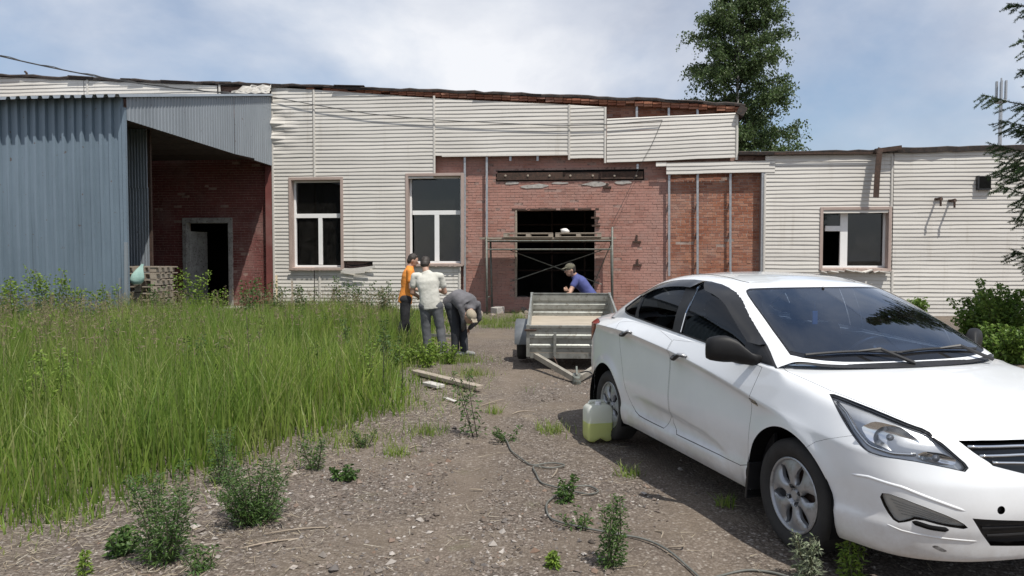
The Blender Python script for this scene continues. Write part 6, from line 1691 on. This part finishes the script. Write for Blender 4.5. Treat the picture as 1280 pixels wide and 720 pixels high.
for k, (a, b) in enumerate(tw):
    A, B = GP(*a), GP(*b); m_ = (A + B) / 2 + Vector((random.uniform(-.04, .04), random.uniform(-.04, .04), .02)); mb = MB()
    mb.tube(spline([(A.x - m_.x, A.y - m_.y, .02), (0, 0, .025), (B.x - m_.x, B.y - m_.y, .015)], 7), [.003, .005, .006, .006, .005, .005, .003], 5)
    o = mb.build('twig', M['twig']); o.location = (m_.x, m_.y, 0); tag(o, 'thin dry twig lying on the open gravel', 'twig', 'dry twigs scattered on the gravel')
# ------------------------------------------------------------------ jerrycan
jc = GP(748.5, 553); jr = radians(12)
can = thing('jerrycan', 'translucent jerrycan half full of yellow green liquid by the rear wheel', 'jerrycan', (jc.x, jc.y + .10, 0), jr)
m, nt, b = new_mat('can_plastic'); M['can'] = m
b.inputs['Base Color'].default_value = (.86, .87, .83, 1); b.inputs['Roughness'].default_value = .4
t_ = nd(nt, 'ShaderNodeBsdfTransparent'); t_.inputs['Color'].default_value = (.97, .98, .93, 1); tl = nd(nt, 'ShaderNodeBsdfTranslucent'); tl.inputs['Color'].default_value = (.92, .93, .86, 1)
m1 = nd(nt, 'ShaderNodeMixShader'); m1.inputs[0].default_value = .5; m2 = nd(nt, 'ShaderNodeMixShader'); m2.inputs[0].default_value = .12
nt.links.new(b.outputs[0], m1.inputs[1]); nt.links.new(tl.outputs[0], m1.inputs[2]); nt.links.new(m1.outputs[0], m2.inputs[1]); nt.links.new(t_.outputs[0], m2.inputs[2]); nt.links.new(m2.outputs[0], nt.nodes['Material Output'].inputs[0])
M['liquid'] = mat_leaf('coolant', [(.80, .84, .38), (.82, .86, .40)], .25, .5)
mb = MB(); w, d = .117, .095
secs = [(0.0, .80), (.012, .93), (.05, 1.0), (.25, 1.0), (.285, .97), (.31, .80), (.318, .55)]
n = 28; vs = []
def sq(a, e=.35): c, s = cos(a), sin(a); return (abs(c) ** e * (1 if c > 0 else -1), abs(s) ** e * (1 if s > 0 else -1))
for z, k in secs:
    for a in range(n): x, y = sq(2 * pi * a / n); vs.append((x * w * k, y * d * k, z + (.03 if (z < .02 and abs(x) < .5) else 0)))
fs = [(k * n + a, k * n + (a + 1) % n, (k + 1) * n + (a + 1) % n, (k + 1) * n + a) for k in range(len(secs) - 1) for a in range(n)] + [tuple(range(n)), tuple((len(secs) - 1) * n + a for a in range(n))]
mb.add(vs, fs); mb.build('shell', M['can'], can, smooth=radians(40))
mb = MB(); vs = []
for z, k in ((-.0005, .806), (.0118, .937), (.05, 1.006), (.165, 1.006), (.1655, .9)):
    for a in range(n): x, y = sq(2 * pi * a / n); vs.append((x * w * k, y * d * k, z + (.03 if (z < .02 and abs(x) < .5) else 0)))
mb.add(vs, [(k * n + a, k * n + (a + 1) % n, (k + 1) * n + (a + 1) % n, (k + 1) * n + a) for k in range(4) for a in range(n)] + [tuple(range(n)), tuple(4 * n + a for a in range(n))]); mb.build('liquid', M['liquid'], can, smooth=radians(40))
mb = MB(); mb.lathe([(.0, .343), (.022, .343), (.026, .338), (.026, .318), (.030, .316)], 18, 'z', (-.005, -.03, 0)); mb.build('cap', M['white_pvc'], can, smooth=radians(35))
mb = MB(); mb.tube([(-.085, .03, .295), (-.06, .03, .336), (.06, .03, .336), (.085, .03, .295)], .013, 8); mb.build('handle', M['can'], can, smooth=True)
# ------------------------------------------------------------------ trailer, its coupling resting on the ground
M['tr_steel'] = mat_noisy('trailer_steel', (.26, .27, .25), (.40, .41, .385), 5, .48, .55, .1, 30, c3=(.20, .19, .165))
M['ply'] = mat_noisy('plywood', (.29, .25, .20), (.42, .37, .30), 2.5, .85, 0, .2, 30, stretch=(1, 6, 1))
M['tr_fender'] = mat_noisy('fender_steel', (.10, .11, .12), (.17, .18, .19), 6, .5, .3)
AX = Vector((0.955, 11.65, 0)); TP = radians(9.5); TR = radians(-3)
tr = thing('trailer', 'small galvanised box trailer tipped onto its coupling behind the white car', 'trailer', AX, TR)
RX = Matrix.Rotation(TP, 3, 'X'); PV = Vector((0, 0, .29))
def tpart(mb, name, mat, parent=tr, **k):
    mb.v = [tuple(PV + RX @ (Vector(v) - PV)) for v in mb.v]; return mb.build(name, M[mat], parent, **k)
HW, YF, YR, Z0, Z1 = .665, -1.12, 1.08, .44, .84
mb = MB(); mb.bx(-HW, HW, YF, YR, Z0 - .012, Z0); tpart(mb, 'floor', 'ply')
def panel(a, b, nrm, name):
    a, b, nrm = Vector(a), Vector(b), Vector(nrm); prof = [(Z0 + .002, 0), (Z0 + .06, 0), (Z0 + .075, .018), (Z0 + .11, .018), (Z0 + .125, 0), (Z0 + .20, 0), (Z0 + .215, .022), (Z0 + .255, .022), (Z0 + .27, 0), (Z1 - .035, 0), (Z1 - .03, .016), (Z1, .016), (Z1, -.012)]
    mb = MB(); vs = []
    for p in (a, b):
        for z, d in prof: q = p + nrm * d; vs.append((q.x, q.y, z))
    n = len(prof); mb.add(vs, [(k, n + k, n + k + 1, k + 1) for k in range(n - 1)])
    o = tpart(mb, name, 'tr_steel'); md = o.modifiers.new('thick', 'SOLIDIFY'); md.thickness = .003; return o
fp = panel((-HW, YF, 0), (HW, YF, 0), (0, -1, 0), 'front_panel'); rp = panel((-HW, YR, 0), (HW, YR, 0), (0, 1, 0), 'rear_panel')
panel((-HW, YF, 0), (-HW, YR, 0), (-1, 0, 0), 'side_panel'); panel((HW, YF, 0), (HW, YR, 0), (1, 0, 0), 'side_panel')
for x in (-HW, HW):
    for y in (YF, YR): mb = MB(); mb.bx(x - .025, x + .025, y - .025, y + .025, Z0 - .06, Z1 + .008); tpart(mb, 'corner_post', 'tr_steel')
for x in (-.28, .28): mb = MB(); mb.bx(x - .02, x + .02, YF - .045, YF - .022, Z0 - .05, Z1 - .1); tpart(mb, 'stay', 'tr_steel')
mb = MB(); mb.bx(-HW - .05, -HW + .12, YF - .05, YF - .02, Z1 - .075, Z1 - .05); tpart(mb, 'latch', 'rust')
mb = MB(); mb.bx(-HW + .03, HW - .03, YF, YF + .07, Z0 - .09, Z0 - .014); mb.bx(-HW + .03, HW - .03, YR - .07, YR, Z0 - .09, Z0 - .014); mb.bx(-.6, -.53, YF + .07, YR - .07, Z0 - .09, Z0 - .014); mb.bx(.53, .6, YF + .07, YR - .07, Z0 - .09, Z0 - .014); tpart(mb, 'frame', 'tr_steel')
HT = (0, YF - 1.0, Z0 - .08)
M['drawbar'] = mat_noisy('drawbar_steel', (.26, .24, .20), (.40, .37, .32), 6, .6, .3)
for s in (-1, 1): mb = MB(); mb.bar((s * .56, YF + .02, Z0 - .055), (s * .03, HT[1] + .05, HT[2] + .01), .055, .075); tpart(mb, 'drawbar', 'drawbar')
mb = MB(); mb.bx(-.05, .05, HT[1] - .02, HT[1] + .14, HT[2] - .03, HT[2] + .06); mb.lathe([(0, HT[2] + .075), (.04, HT[2] + .07), (.055, HT[2] + .02), (.055, HT[2] - .045), (0, HT[2] - .05)], 14, 'z', (0, HT[1] - .06, 0)); mb.bar((0, HT[1] - .02, HT[2] + .08), (0, HT[1] + .13, HT[2] + .15), .025, .02); tpart(mb, 'coupling', 'scaf', bevel=.006)
mb = MB(); mb.tube(spline([(.05, HT[1] + .08, HT[2] + .08), (.16, HT[1], HT[2] + .12), (.26, HT[1] - .02, HT[2] - .0), (.18, HT[1] - .05, HT[2] - .12), (.04, HT[1] - .03, HT[2] - .10)], 24), .009, 6); tpart(mb, 'plug_cable', 'black_plastic')
for s in (-1, 1): mb = MB(); mb.tube(spline([(s * .3, YF - .02, Z0 - .05), (s * .2, YF - .3, Z0 - .16), (s * .05, YF - .75, Z0 - .06)], 14), .008, 6); tpart(mb, 'chain', 'rust')
for s in (-1, 1):
    w = bpy.data.objects.new('wheel', None); COL.objects.link(w); w.parent = tr; w.location = (s * (HW + .125), 0, .285)
    mb = MB(); mb.lathe([(.16, .06), (.20, .08), (.25, .08), (.28, .06), (.285, 0), (.28, -.06), (.25, -.08), (.20, -.08), (.16, -.06)], 36, 'y'); mb.v = [(v[1], v[0], v[2]) for v in mb.v]; mb.build('tyre', M['tyre'], w, smooth=True)
    mb = MB(); mb.lathe([(0, .03), (.07, .035), (.10, .01), (.15, .02), (.162, .055), (.165, -.05)], 30, 'x'); mb.build('rim', M['tr_steel'], w, smooth=True)
    mb = MB(); vs = []; n = 15
    for a in np.linspace(-.15, pi + .15, n):
        for x in (HW + .03, HW + .22, HW + .235): vs.append((s * x, .345 * cos(a), .30 + (.345 if x < HW + .23 else .30) * sin(a) * .95 + .02))
    mb.add(vs, [(k * 3 + c, (k + 1) * 3 + c, (k + 1) * 3 + c + 1, k * 3 + c + 1) for k in range(n - 1) for c in range(2)])
    fo = mb.build('fender', M['tr_fender'], tr, smooth=True)
mb = MB(); mb.tube([(-HW - .1, 0, .285), (HW + .1, 0, .285)], .03, 8); mb.build('axle', M['rust'], tr)
# ------------------------------------------------------------------ overhead wires
M['wire'] = mat_noisy('wire', (.03, .03, .03), (.06, .06, .06), 5, .7)
A = DP(-60, 55, 17.0); B = fw(*(lambda t: (t[0], -.08, t[1]))(FU(318, 118, -.08)))
mb = MB(); pts = []
for k in range(41):
    t = k / 40; p = A.lerp(B, t); pts.append((p.x, p.y, p.z - .55 * 4 * t * (1 - t) * .4))
mb.tube(pts, .017, 6)
mb2 = [(p[0] + .018 * cos(i * 1.3), p[1], p[2] + .022 * sin(i * 1.3) + .01) for i, p in enumerate(pts)]; mb.tube(mb2, .010, 5)
o = mb.build('overhead_cable', M['wire'], smooth=True); tag(o, 'twisted black overhead cable running down to the hall corner', 'cable')
mb = MB(); pts = [(*FU(px, py, -.12), px) for px, py in ((320, 118), (345, 122), (393, 131), (460, 142), (540, 149.5), (620, 153.5), (700, 157), (757, 155.5), (828, 150))]
pts = [fw(u, -.10, z) for u, z, _ in pts]; mb.tube([tuple(p) for p in pts], .012, 5)
tag(mb.build('wall_wire', M['wire']), 'thin dark wire sagging along the upper siding of the hall', 'wire')
mb = MB(); pts = [fw(*(lambda t: (t[0], -.07, t[1]))(FU(px, py, -.07))) for px, py in ((828, 150), (815, 180), (800, 207), (785, 240), (765, 280))]; mb.tube([tuple(p) for p in pts], .006, 4)
tag(mb.build('hanging_wire', M['wire']), 'slack thin wire trailing down over the bare brick', 'wire')
# far mast
mp = DP(1246, 330, 90); mp.z = 0
mast = thing('antenna_mast', 'slim grey antenna mast far behind the low wing', 'mast', mp)
mb = MB(); mb.tube([(0, 0, 0), (0, 0, 20.5)], [.28, .2], 8); mb.build('pole', M['galv'], mast)
for k in range(6):
    a = k * pi / 3; mb = MB(); mb.bx(.55 * cos(a) - .1, .55 * cos(a) + .1, .55 * sin(a) - .1, .55 * sin(a) + .1, 21.0, 23.2); mb.build('antenna', M['galv'], mast)
mb = MB(); mb.lathe([(.62, 20.6), (.66, 20.75), (.62, 20.9)], 12, 'z', close=True); mb.tube([(-.6, 0, 20.7), (.6, 0, 20.7)], .07, 5); mb.tube([(0, -.6, 20.7), (0, .6, 20.7)], .07, 5); mb.tube([(0, 0, 20.4), (0, 0, 23.6)], .09, 6); mb.build('platform', M['galv'], mast)
# ------------------------------------------------------------------ people
def capsule(mb, a, b, ra, rb, n=14, flat=None):
    """tapered capsule; flat = (axis vector, factor) squeezes the section"""
    a, b = Vector(a), Vector(b); t = (b - a); L = t.length; t = t.normalized() if L > 1e-6 else Vector((0, 0, 1))
    s = t.orthogonal().normalized(); u = t.cross(s); rings = []
    for k in range(5): q = -pi / 2 + k * pi / 8; rings.append((a + t * (ra * sin(q)), max(ra * cos(q), .001)))
    for k in range(5): q = k * pi / 8; rings.append((b + t * (rb * sin(q)), max(rb * cos(q), .001)))
    vs = []
    for c, r in rings:
        for j in range(n):
            d = s * (cos(2 * pi * j / n) * r) + u * (sin(2 * pi * j / n) * r)
            if flat: ax = Vector(flat[0]).normalized(); d -= ax * d.dot(ax) * (1 - flat[1])
            vs.append(c + d)
    m_ = len(rings); mb.add(vs, [(k * n + j, k * n + (j + 1) % n, (k + 1) * n + (j + 1) % n, (k + 1) * n + j) for k in range(m_ - 1) for j in range(n)] + [tuple(reversed(range(n))), tuple((m_ - 1) * n + j for j in range(n))])
def ball(mb, c, r, M3=None):
    bm = bmesh.new(); bmesh.ops.create_uvsphere(bm, u_segments=16, v_segments=10, radius=1); c = Vector(c)
    vs = []
    for v in bm.verts:
        p = Vector((v.co.x * r[0], v.co.y * r[1], v.co.z * r[2])); vs.append((M3 @ p if M3 else p) + c)
    fs = [tuple(v.index for v in f.verts) for f in bm.faces]; bm.free(); mb.add(vs, fs)
def remesh(o, vox, it=6, fold=None):
    md = o.modifiers.new('join', 'REMESH'); md.mode = 'VOXEL'; md.voxel_size = vox; md.use_smooth_shade = True
    sm__ = o.modifiers.new('smooth', 'SMOOTH'); sm__.factor = .5; sm__.iterations = it
    if fold:
        tx = bpy.data.textures.new('folds', 'CLOUDS'); tx.noise_scale = fold[1]; tx.noise_depth = 2
        d = o.modifiers.new('folds', 'DISPLACE'); d.texture = tx; d.strength = fold[0]; d.mid_level = .5; d.texture_coords = 'LOCAL'
    return o
def mat_skin(): return mat_noisy('skin', (.34, .20, .14), (.42, .26, .19), 5, .55)
M['skin'] = mat_skin()
def mat_cloth(name, c, d): return mat_noisy(name, c, d, 5, .9, 0, .25, 70)
M['hair'] = mat_noisy('dark_hair', (.018, .013, .010), (.035, .026, .020), 30, .6)
M['shoe'] = mat_cloth('shoe_grey', (.16, .16, .16), (.26, .26, .26)); M['shoe_dark'] = mat_cloth('shoe_dark', (.03, .03, .03), (.06, .05, .05))
def person(label, base, J, shirt, pants, shoe='shoe', face=(0, 1, 0), look=(0, .8, -.5), hair='hair', cap=None, sleeve=.55, tors=(1.0, 1.0), shirt_low=.0):
    """J: joints in metres from base (z up).  Body is one continuous remeshed surface; clothing follows it."""
    J = {k: Vector(v) for k, v in J.items()}; o = thing('person', label, 'person', base)
    F_ = Vector(face).normalized(); S_ = Vector((F_.y, -F_.x, 0)).normalized()      # S_: the person's right
    lk = Vector(look).normalized(); hr = lk.cross(Vector((0, 0, 1))); hr = hr.normalized() if hr.length > .05 else S_; hu = hr.cross(lk).normalized()
    HM = Matrix((hr, lk, hu)).transposed()
    h = J['head']
    mb = MB()
    ball(mb, h, (.074, .092, .112), HM); ball(mb, h + HM @ Vector((0, .025, -.055)), (.058, .065, .062), HM)
    capsule(mb, h + HM @ Vector((0, .088, .005)), h + HM @ Vector((0, .108, -.022)), .009, .014)        # nose
    ball(mb, h + HM @ Vector((0, .082, -.062)), (.024, .012, .008), HM)                                      # lips
    for s in (-1, 1): ball(mb, h + HM @ Vector((s * .076, -.005, -.01)), (.010, .020, .032), HM)
    capsule(mb, J['neck'], h + HM @ Vector((0, -.015, -.06)), .058, .052)
    capsule(mb, J['chest'], J['neck'], .06, .05)
    capsule(mb, J['pelvis'], J['chest'], .07, .07)
    for s in ('R', 'L'):
        sg = 1 if s == 'R' else -1
        sh, el, wr = J['sh' + s], J['el' + s], J['wr' + s]
        capsule(mb, J['chest'], sh, .05, .045); capsule(mb, sh, el, .050, .040); capsule(mb, el, wr, .042, .027)
        hd = (wr - el).normalized(); hp = J.get('hand' + s, None); hd = (Vector(hp) - wr).normalized() if hp is not None else hd
        sd = hd.cross(F_); sd = sd.normalized() if sd.length > .1 else hd.orthogonal().normalized(); nn = sd.cross(hd).normalized()
        pm = wr + hd * .075
        capsule(mb, wr + hd * .02, pm, .030, .038, flat=(nn, .45))
        for q, (off, L) in enumerate(((-.030, .062), (-.010, .074), (.010, .070), (.029, .054))):
            b = pm + sd * off + hd * .012; k1 = b + hd * L * .5 + nn * .012; k2 = k1 + hd * L * .38 + nn * .026
            capsule(mb, b, k1, .0095, .009, 8); capsule(mb, k1, k2, .009, .008, 8)
        tb = wr + hd * .03 + sd * (-.03); capsule(mb, tb, tb + hd * .035 - sd * .028 + nn * .012, .011, .010, 8); capsule(mb, tb + hd * .035 - sd * .028 + nn * .012, tb + hd * .065 - sd * .032 + nn * .025, .010, .008, 8)
        capsule(mb, J['hip' + s], J['kn' + s], .075, .052); capsule(mb, J['kn' + s], J['an' + s], .052, .036)
    remesh(mb.build('body', M['skin'], o), .0085, 4)
    for s in (-1, 1):                                          # eyes
        mb = MB(); ball(mb, h + HM @ Vector((s * .031, .076, .008)), (.011, .009, .0065), HM); mb.build('eye', M['white_cloth'], o, smooth=True)
        mb = MB(); ball(mb, h + HM @ Vector((s * .031, .083, .008)), (.006, .004, .006), HM); mb.build('iris', M['hair'], o, smooth=True)
    # shirt
    mb = MB(); a, b = tors
    sp = J.get('spine', (J['pelvis'] + J['chest']) / 2)
    hipd = (J['hipR'] - J['hipL']).normalized(); shd = (J['shR'] - J['shL']); shw = shd.length / 2; shd = shd.normalized()
    pel, che, nck = J['pelvis'], J['chest'], J['neck']; low = pel + (pel - sp).normalized() * (.05 + shirt_low)
    shm = (J['shR'] + J['shL']) / 2; lats = hipd, (shd * .5 + hipd * .5).normalized(), shd
    secs = [(low, hipd, .178 * a, .128 * b), (pel.lerp(sp, .4), lats[1], .172 * a, .122 * b), (sp, lats[1], .166 * a, .116 * b), (sp.lerp(che, .55), shd, .176 * a, .120 * b), (che, shd, .186 * a, .122 * b), (che.lerp(shm, .65), shd, .184 * a, .108 * b),
            (shm + (nck - shm) * .18, shd, .152 * a, .086 * b), (shm + (nck - shm) * .55, shd, .098 * a, .074), (nck + (nck - che).normalized() * .012, shd, .064, .062)]
    n = 24; vs = []
    for k, (c, lat, wd, dp) in enumerate(secs):
        ax = (secs[min(k + 1, len(secs) - 1)][0] - secs[max(k - 1, 0)][0]).normalized(); lat = (lat - ax * lat.dot(ax)).normalized(); fr_ = ax.cross(lat)
        for q in range(n):
            cc, ss = cos(2 * pi * q / n), sin(2 * pi * q / n); vs.append(c + lat * (wd * abs(cc) ** .85 * (1 if cc > 0 else -1)) + fr_ * (dp * abs(ss) ** .85 * (1 if ss > 0 else -1)))
    mb.add(vs, [(k * n + q, k * n + (q + 1) % n, (k + 1) * n + (q + 1) % n, (k + 1) * n + q) for k in range(len(secs) - 1) for q in range(n)] + [tuple(range(n)), tuple((len(secs) - 1) * n + q for q in range(n))])
    for s in ('R', 'L'):
        sh, el = J['sh' + s], J['el' + s]; ins = sh.lerp(che, .35) + (nck - che).normalized() * .03
        capsule(mb, ins, sh, .072, .058); capsule(mb, sh, sh.lerp(el, sleeve), .058, .062 if sleeve < .8 else .050)
        if sleeve >= 1.0: capsule(mb, el, el.lerp(J['wr' + s], .9), .050, .040)
    remesh(mb.build('shirt', M[shirt], o), .011, 5, (.020, .13))
    mb = MB()
    capsule(mb, J['hipL'], J['hipR'], .115, .115); capsule(mb, J['pelvis'], (J['hipL'] + J['hipR']) / 2, .118, .12)
    for s in ('R', 'L'): capsule(mb, J['hip' + s], J['kn' + s], .105, .076); capsule(mb, J['kn' + s], J['an' + s] + Vector((0, 0, -.01)), .076, .066)
    remesh(mb.build('trousers', M[pants], o), .011, 5, (.018, .14))
    for s in ('R', 'L'):
        an = J['an' + s]; ft = Vector(J.get('toe' + s, an + F_ * .17)); mb = MB(); z0 = .036
        capsule(mb, Vector((an.x, an.y, z0)) - (ft - an).normalized() * .03, Vector((ft.x, ft.y, z0 - .006)), .046, .036); capsule(mb, an + Vector((0, 0, -.02)), Vector((an.x, an.y, z0)), .044, .046)
        remesh(mb.build('shoe', M[shoe], o), .008, 4)
    if hair:
        mb = MB(); ball(mb, h + HM @ Vector((0, -.020, .028)), (.084, .088, .100), HM); ball(mb, h + HM @ Vector((0, -.045, -.02)), (.074, .060, .070), HM); ball(mb, h + HM @ Vector((0, .025, .085)), (.060, .040, .028), HM)
        remesh(mb.build('hair', M[hair], o), .009, 2, (.012, .02))
    if cap:
        mb = MB(); ball(mb, h + HM @ Vector((0, -.005, .045)), (.088, .102, .080), HM)
        capsule(mb, h + HM @ Vector((-.045, .095, .05)), h + HM @ Vector((.045, .095, .05)), .022, .022, flat=(hu, .3)); capsule(mb, h + HM @ Vector((-.040, .135, .042)), h + HM @ Vector((.040, .135, .042)), .022, .022, flat=(hu, .3))
        remesh(mb.build('cap', M[cap], o), .009, 3)
    return o
M['cl_white'] = mat_cloth('pale_tshirt', (.46, .45, .40), (.58, .57, .52)); M['cl_orange'] = mat_cloth('orange_tshirt', (.66, .22, .035), (.74, .28, .05))
M['cl_grey'] = mat_cloth('grey_trousers', (.075, .078, .085), (.12, .125, .135)); M['cl_black'] = mat_cloth('black_trousers', (.012, .012, .014), (.026, .026, .03))
M['cl_charcoal'] = mat_cloth('charcoal_shirt', (.085, .083, .09), (.14, .135, .145)); M['cl_navy'] = mat_cloth('navy_trousers', (.018, .020, .026), (.04, .043, .05))
M['cl_blue'] = mat_cloth('blue_tshirt', (.045, .055, .17), (.07, .085, .24)); M['cl_cap'] = mat_cloth('olive_cap', (.09, .085, .06), (.14, .13, .09)); M['cl_cap2'] = mat_cloth('beige_cap', (.26, .22, .16), (.36, .31, .24))
M['cl_jean'] = mat_cloth('dark_jeans', (.05, .055, .07), (.09, .095, .115))
# man in the pale T-shirt, back to us, looking down
B = (-1.33, 12.10, 0)
person('person in a pale T-shirt and grey trousers seen from behind, head bowed', B, dict(
    head=(-.105, .10, 1.515), neck=(-.085, .03, 1.385), chest=(-.06, .0, 1.22), spine=(-.03, -.01, 1.02), pelvis=(-.01, 0, .86), shR=(.155, .02, 1.315), shL=(-.275, .02, 1.315), elR=(.215, .10, 1.045), elL=(-.315, .05, 1.04), wrR=(.10, .30, 1.06), wrL=(-.24, .26, .96),
    hipR=(.085, 0, .82), hipL=(-.095, 0, .82), knR=(.145, .03, .45), knL=(-.09, .05, .45), anR=(.20, -.03, .085), anL=(-.06, .06, .085), toeR=(.235, .13, .05), toeL=(-.08, .22, .05)), 'cl_white', 'cl_grey', face=(.05, 1, 0), look=(.08, .85, -.45), shirt_low=.03, tors=(1.0, 1.0))
# man in orange beyond him, turned to the right
B = (-1.90, 13.35, 0)
person('person in an orange T-shirt and black trousers beyond the pale shirted one', B, dict(
    head=(.10, .04, 1.575), neck=(.045, .02, 1.455), chest=(.02, .0, 1.28), spine=(.0, 0, 1.08), pelvis=(-.03, 0, .90), shR=(.08, -.19, 1.375), shL=(.0, .20, 1.385), elR=(.10, -.24, 1.08), elL=(.10, .22, 1.10), wrR=(.30, -.18, 1.02), wrL=(.32, .16, 1.06),
    hipR=(-.02, -.09, .87), hipL=(-.04, .09, .87), knR=(-.04, -.10, .48), knL=(-.06, .14, .47), anR=(-.22, -.08, .09), anL=(.02, .16, .085), toeR=(-.06, -.12, .05), toeL=(.19, .14, .05)), 'cl_orange', 'cl_black', 'shoe_dark', face=(1, .15, 0), look=(.9, .15, -.35), shirt_low=.05)
# man bending down
B = (-.88, 12.2, 0)
person('person bending far down in a charcoal shirt and dark trousers', B, dict(
    head=(.20, -.30, .66), neck=(.20, -.20, .76), chest=(.12, -.12, .89), spine=(-.0, -.02, .965), pelvis=(-.10, .06, .88), shR=(.05, -.26, .83), shL=(.31, .02, .85), elR=(.10, -.20, .58), elL=(.33, .10, .60), wrR=(.06, .02, .42), wrL=(.16, .16, .42),
    hipR=(-.13, -.05, .82), hipL=(-.05, .12, .82), knR=(-.06, -.06, .45), knL=(.05, .10, .45), anR=(-.06, -.05, .085), anL=(.09, .0, .085), toeR=(.08, -.14, .05), toeL=(.24, -.08, .05)), 'cl_charcoal', 'cl_navy', 'shoe', face=(.75, -.55, 0), look=(.45, -.45, -.75), hair=None, cap='cl_cap2', tors=(1.12, 1.15), shirt_low=.0, sleeve=1.0)
# man in blue leaning on the trailer tailboard
B = (1.45, 13.55, 0)
person('person in a blue T-shirt and olive cap leaning on the trailer tailboard', B, dict(
    head=(-.385, -.06, 1.40), neck=(-.30, -.03, 1.30), chest=(-.20, -.01, 1.18), spine=(-.10, 0, 1.05), pelvis=(0, .02, .92), shR=(-.22, .17, 1.24), shL=(-.28, -.19, 1.22), elR=(-.36, .20, .98), elL=(-.385, -.27, 1.04), wrR=(-.42, .02, 1.02), wrL=(-.42, -.40, .98), handL=(-.44, -.52, .97),
    hipR=(.02, .10, .87), hipL=(.0, -.08, .87), knR=(.04, .12, .47), knL=(-.02, -.08, .47), anR=(.10, .14, .085), anL=(.04, -.06, .085), toeR=(-.06, .14, .05), toeL=(-.12, -.08, .05)), 'cl_blue', 'cl_jean', face=(-1, -.15, 0), look=(-.92, -.25, -.18), cap='cl_cap', shirt_low=.02)
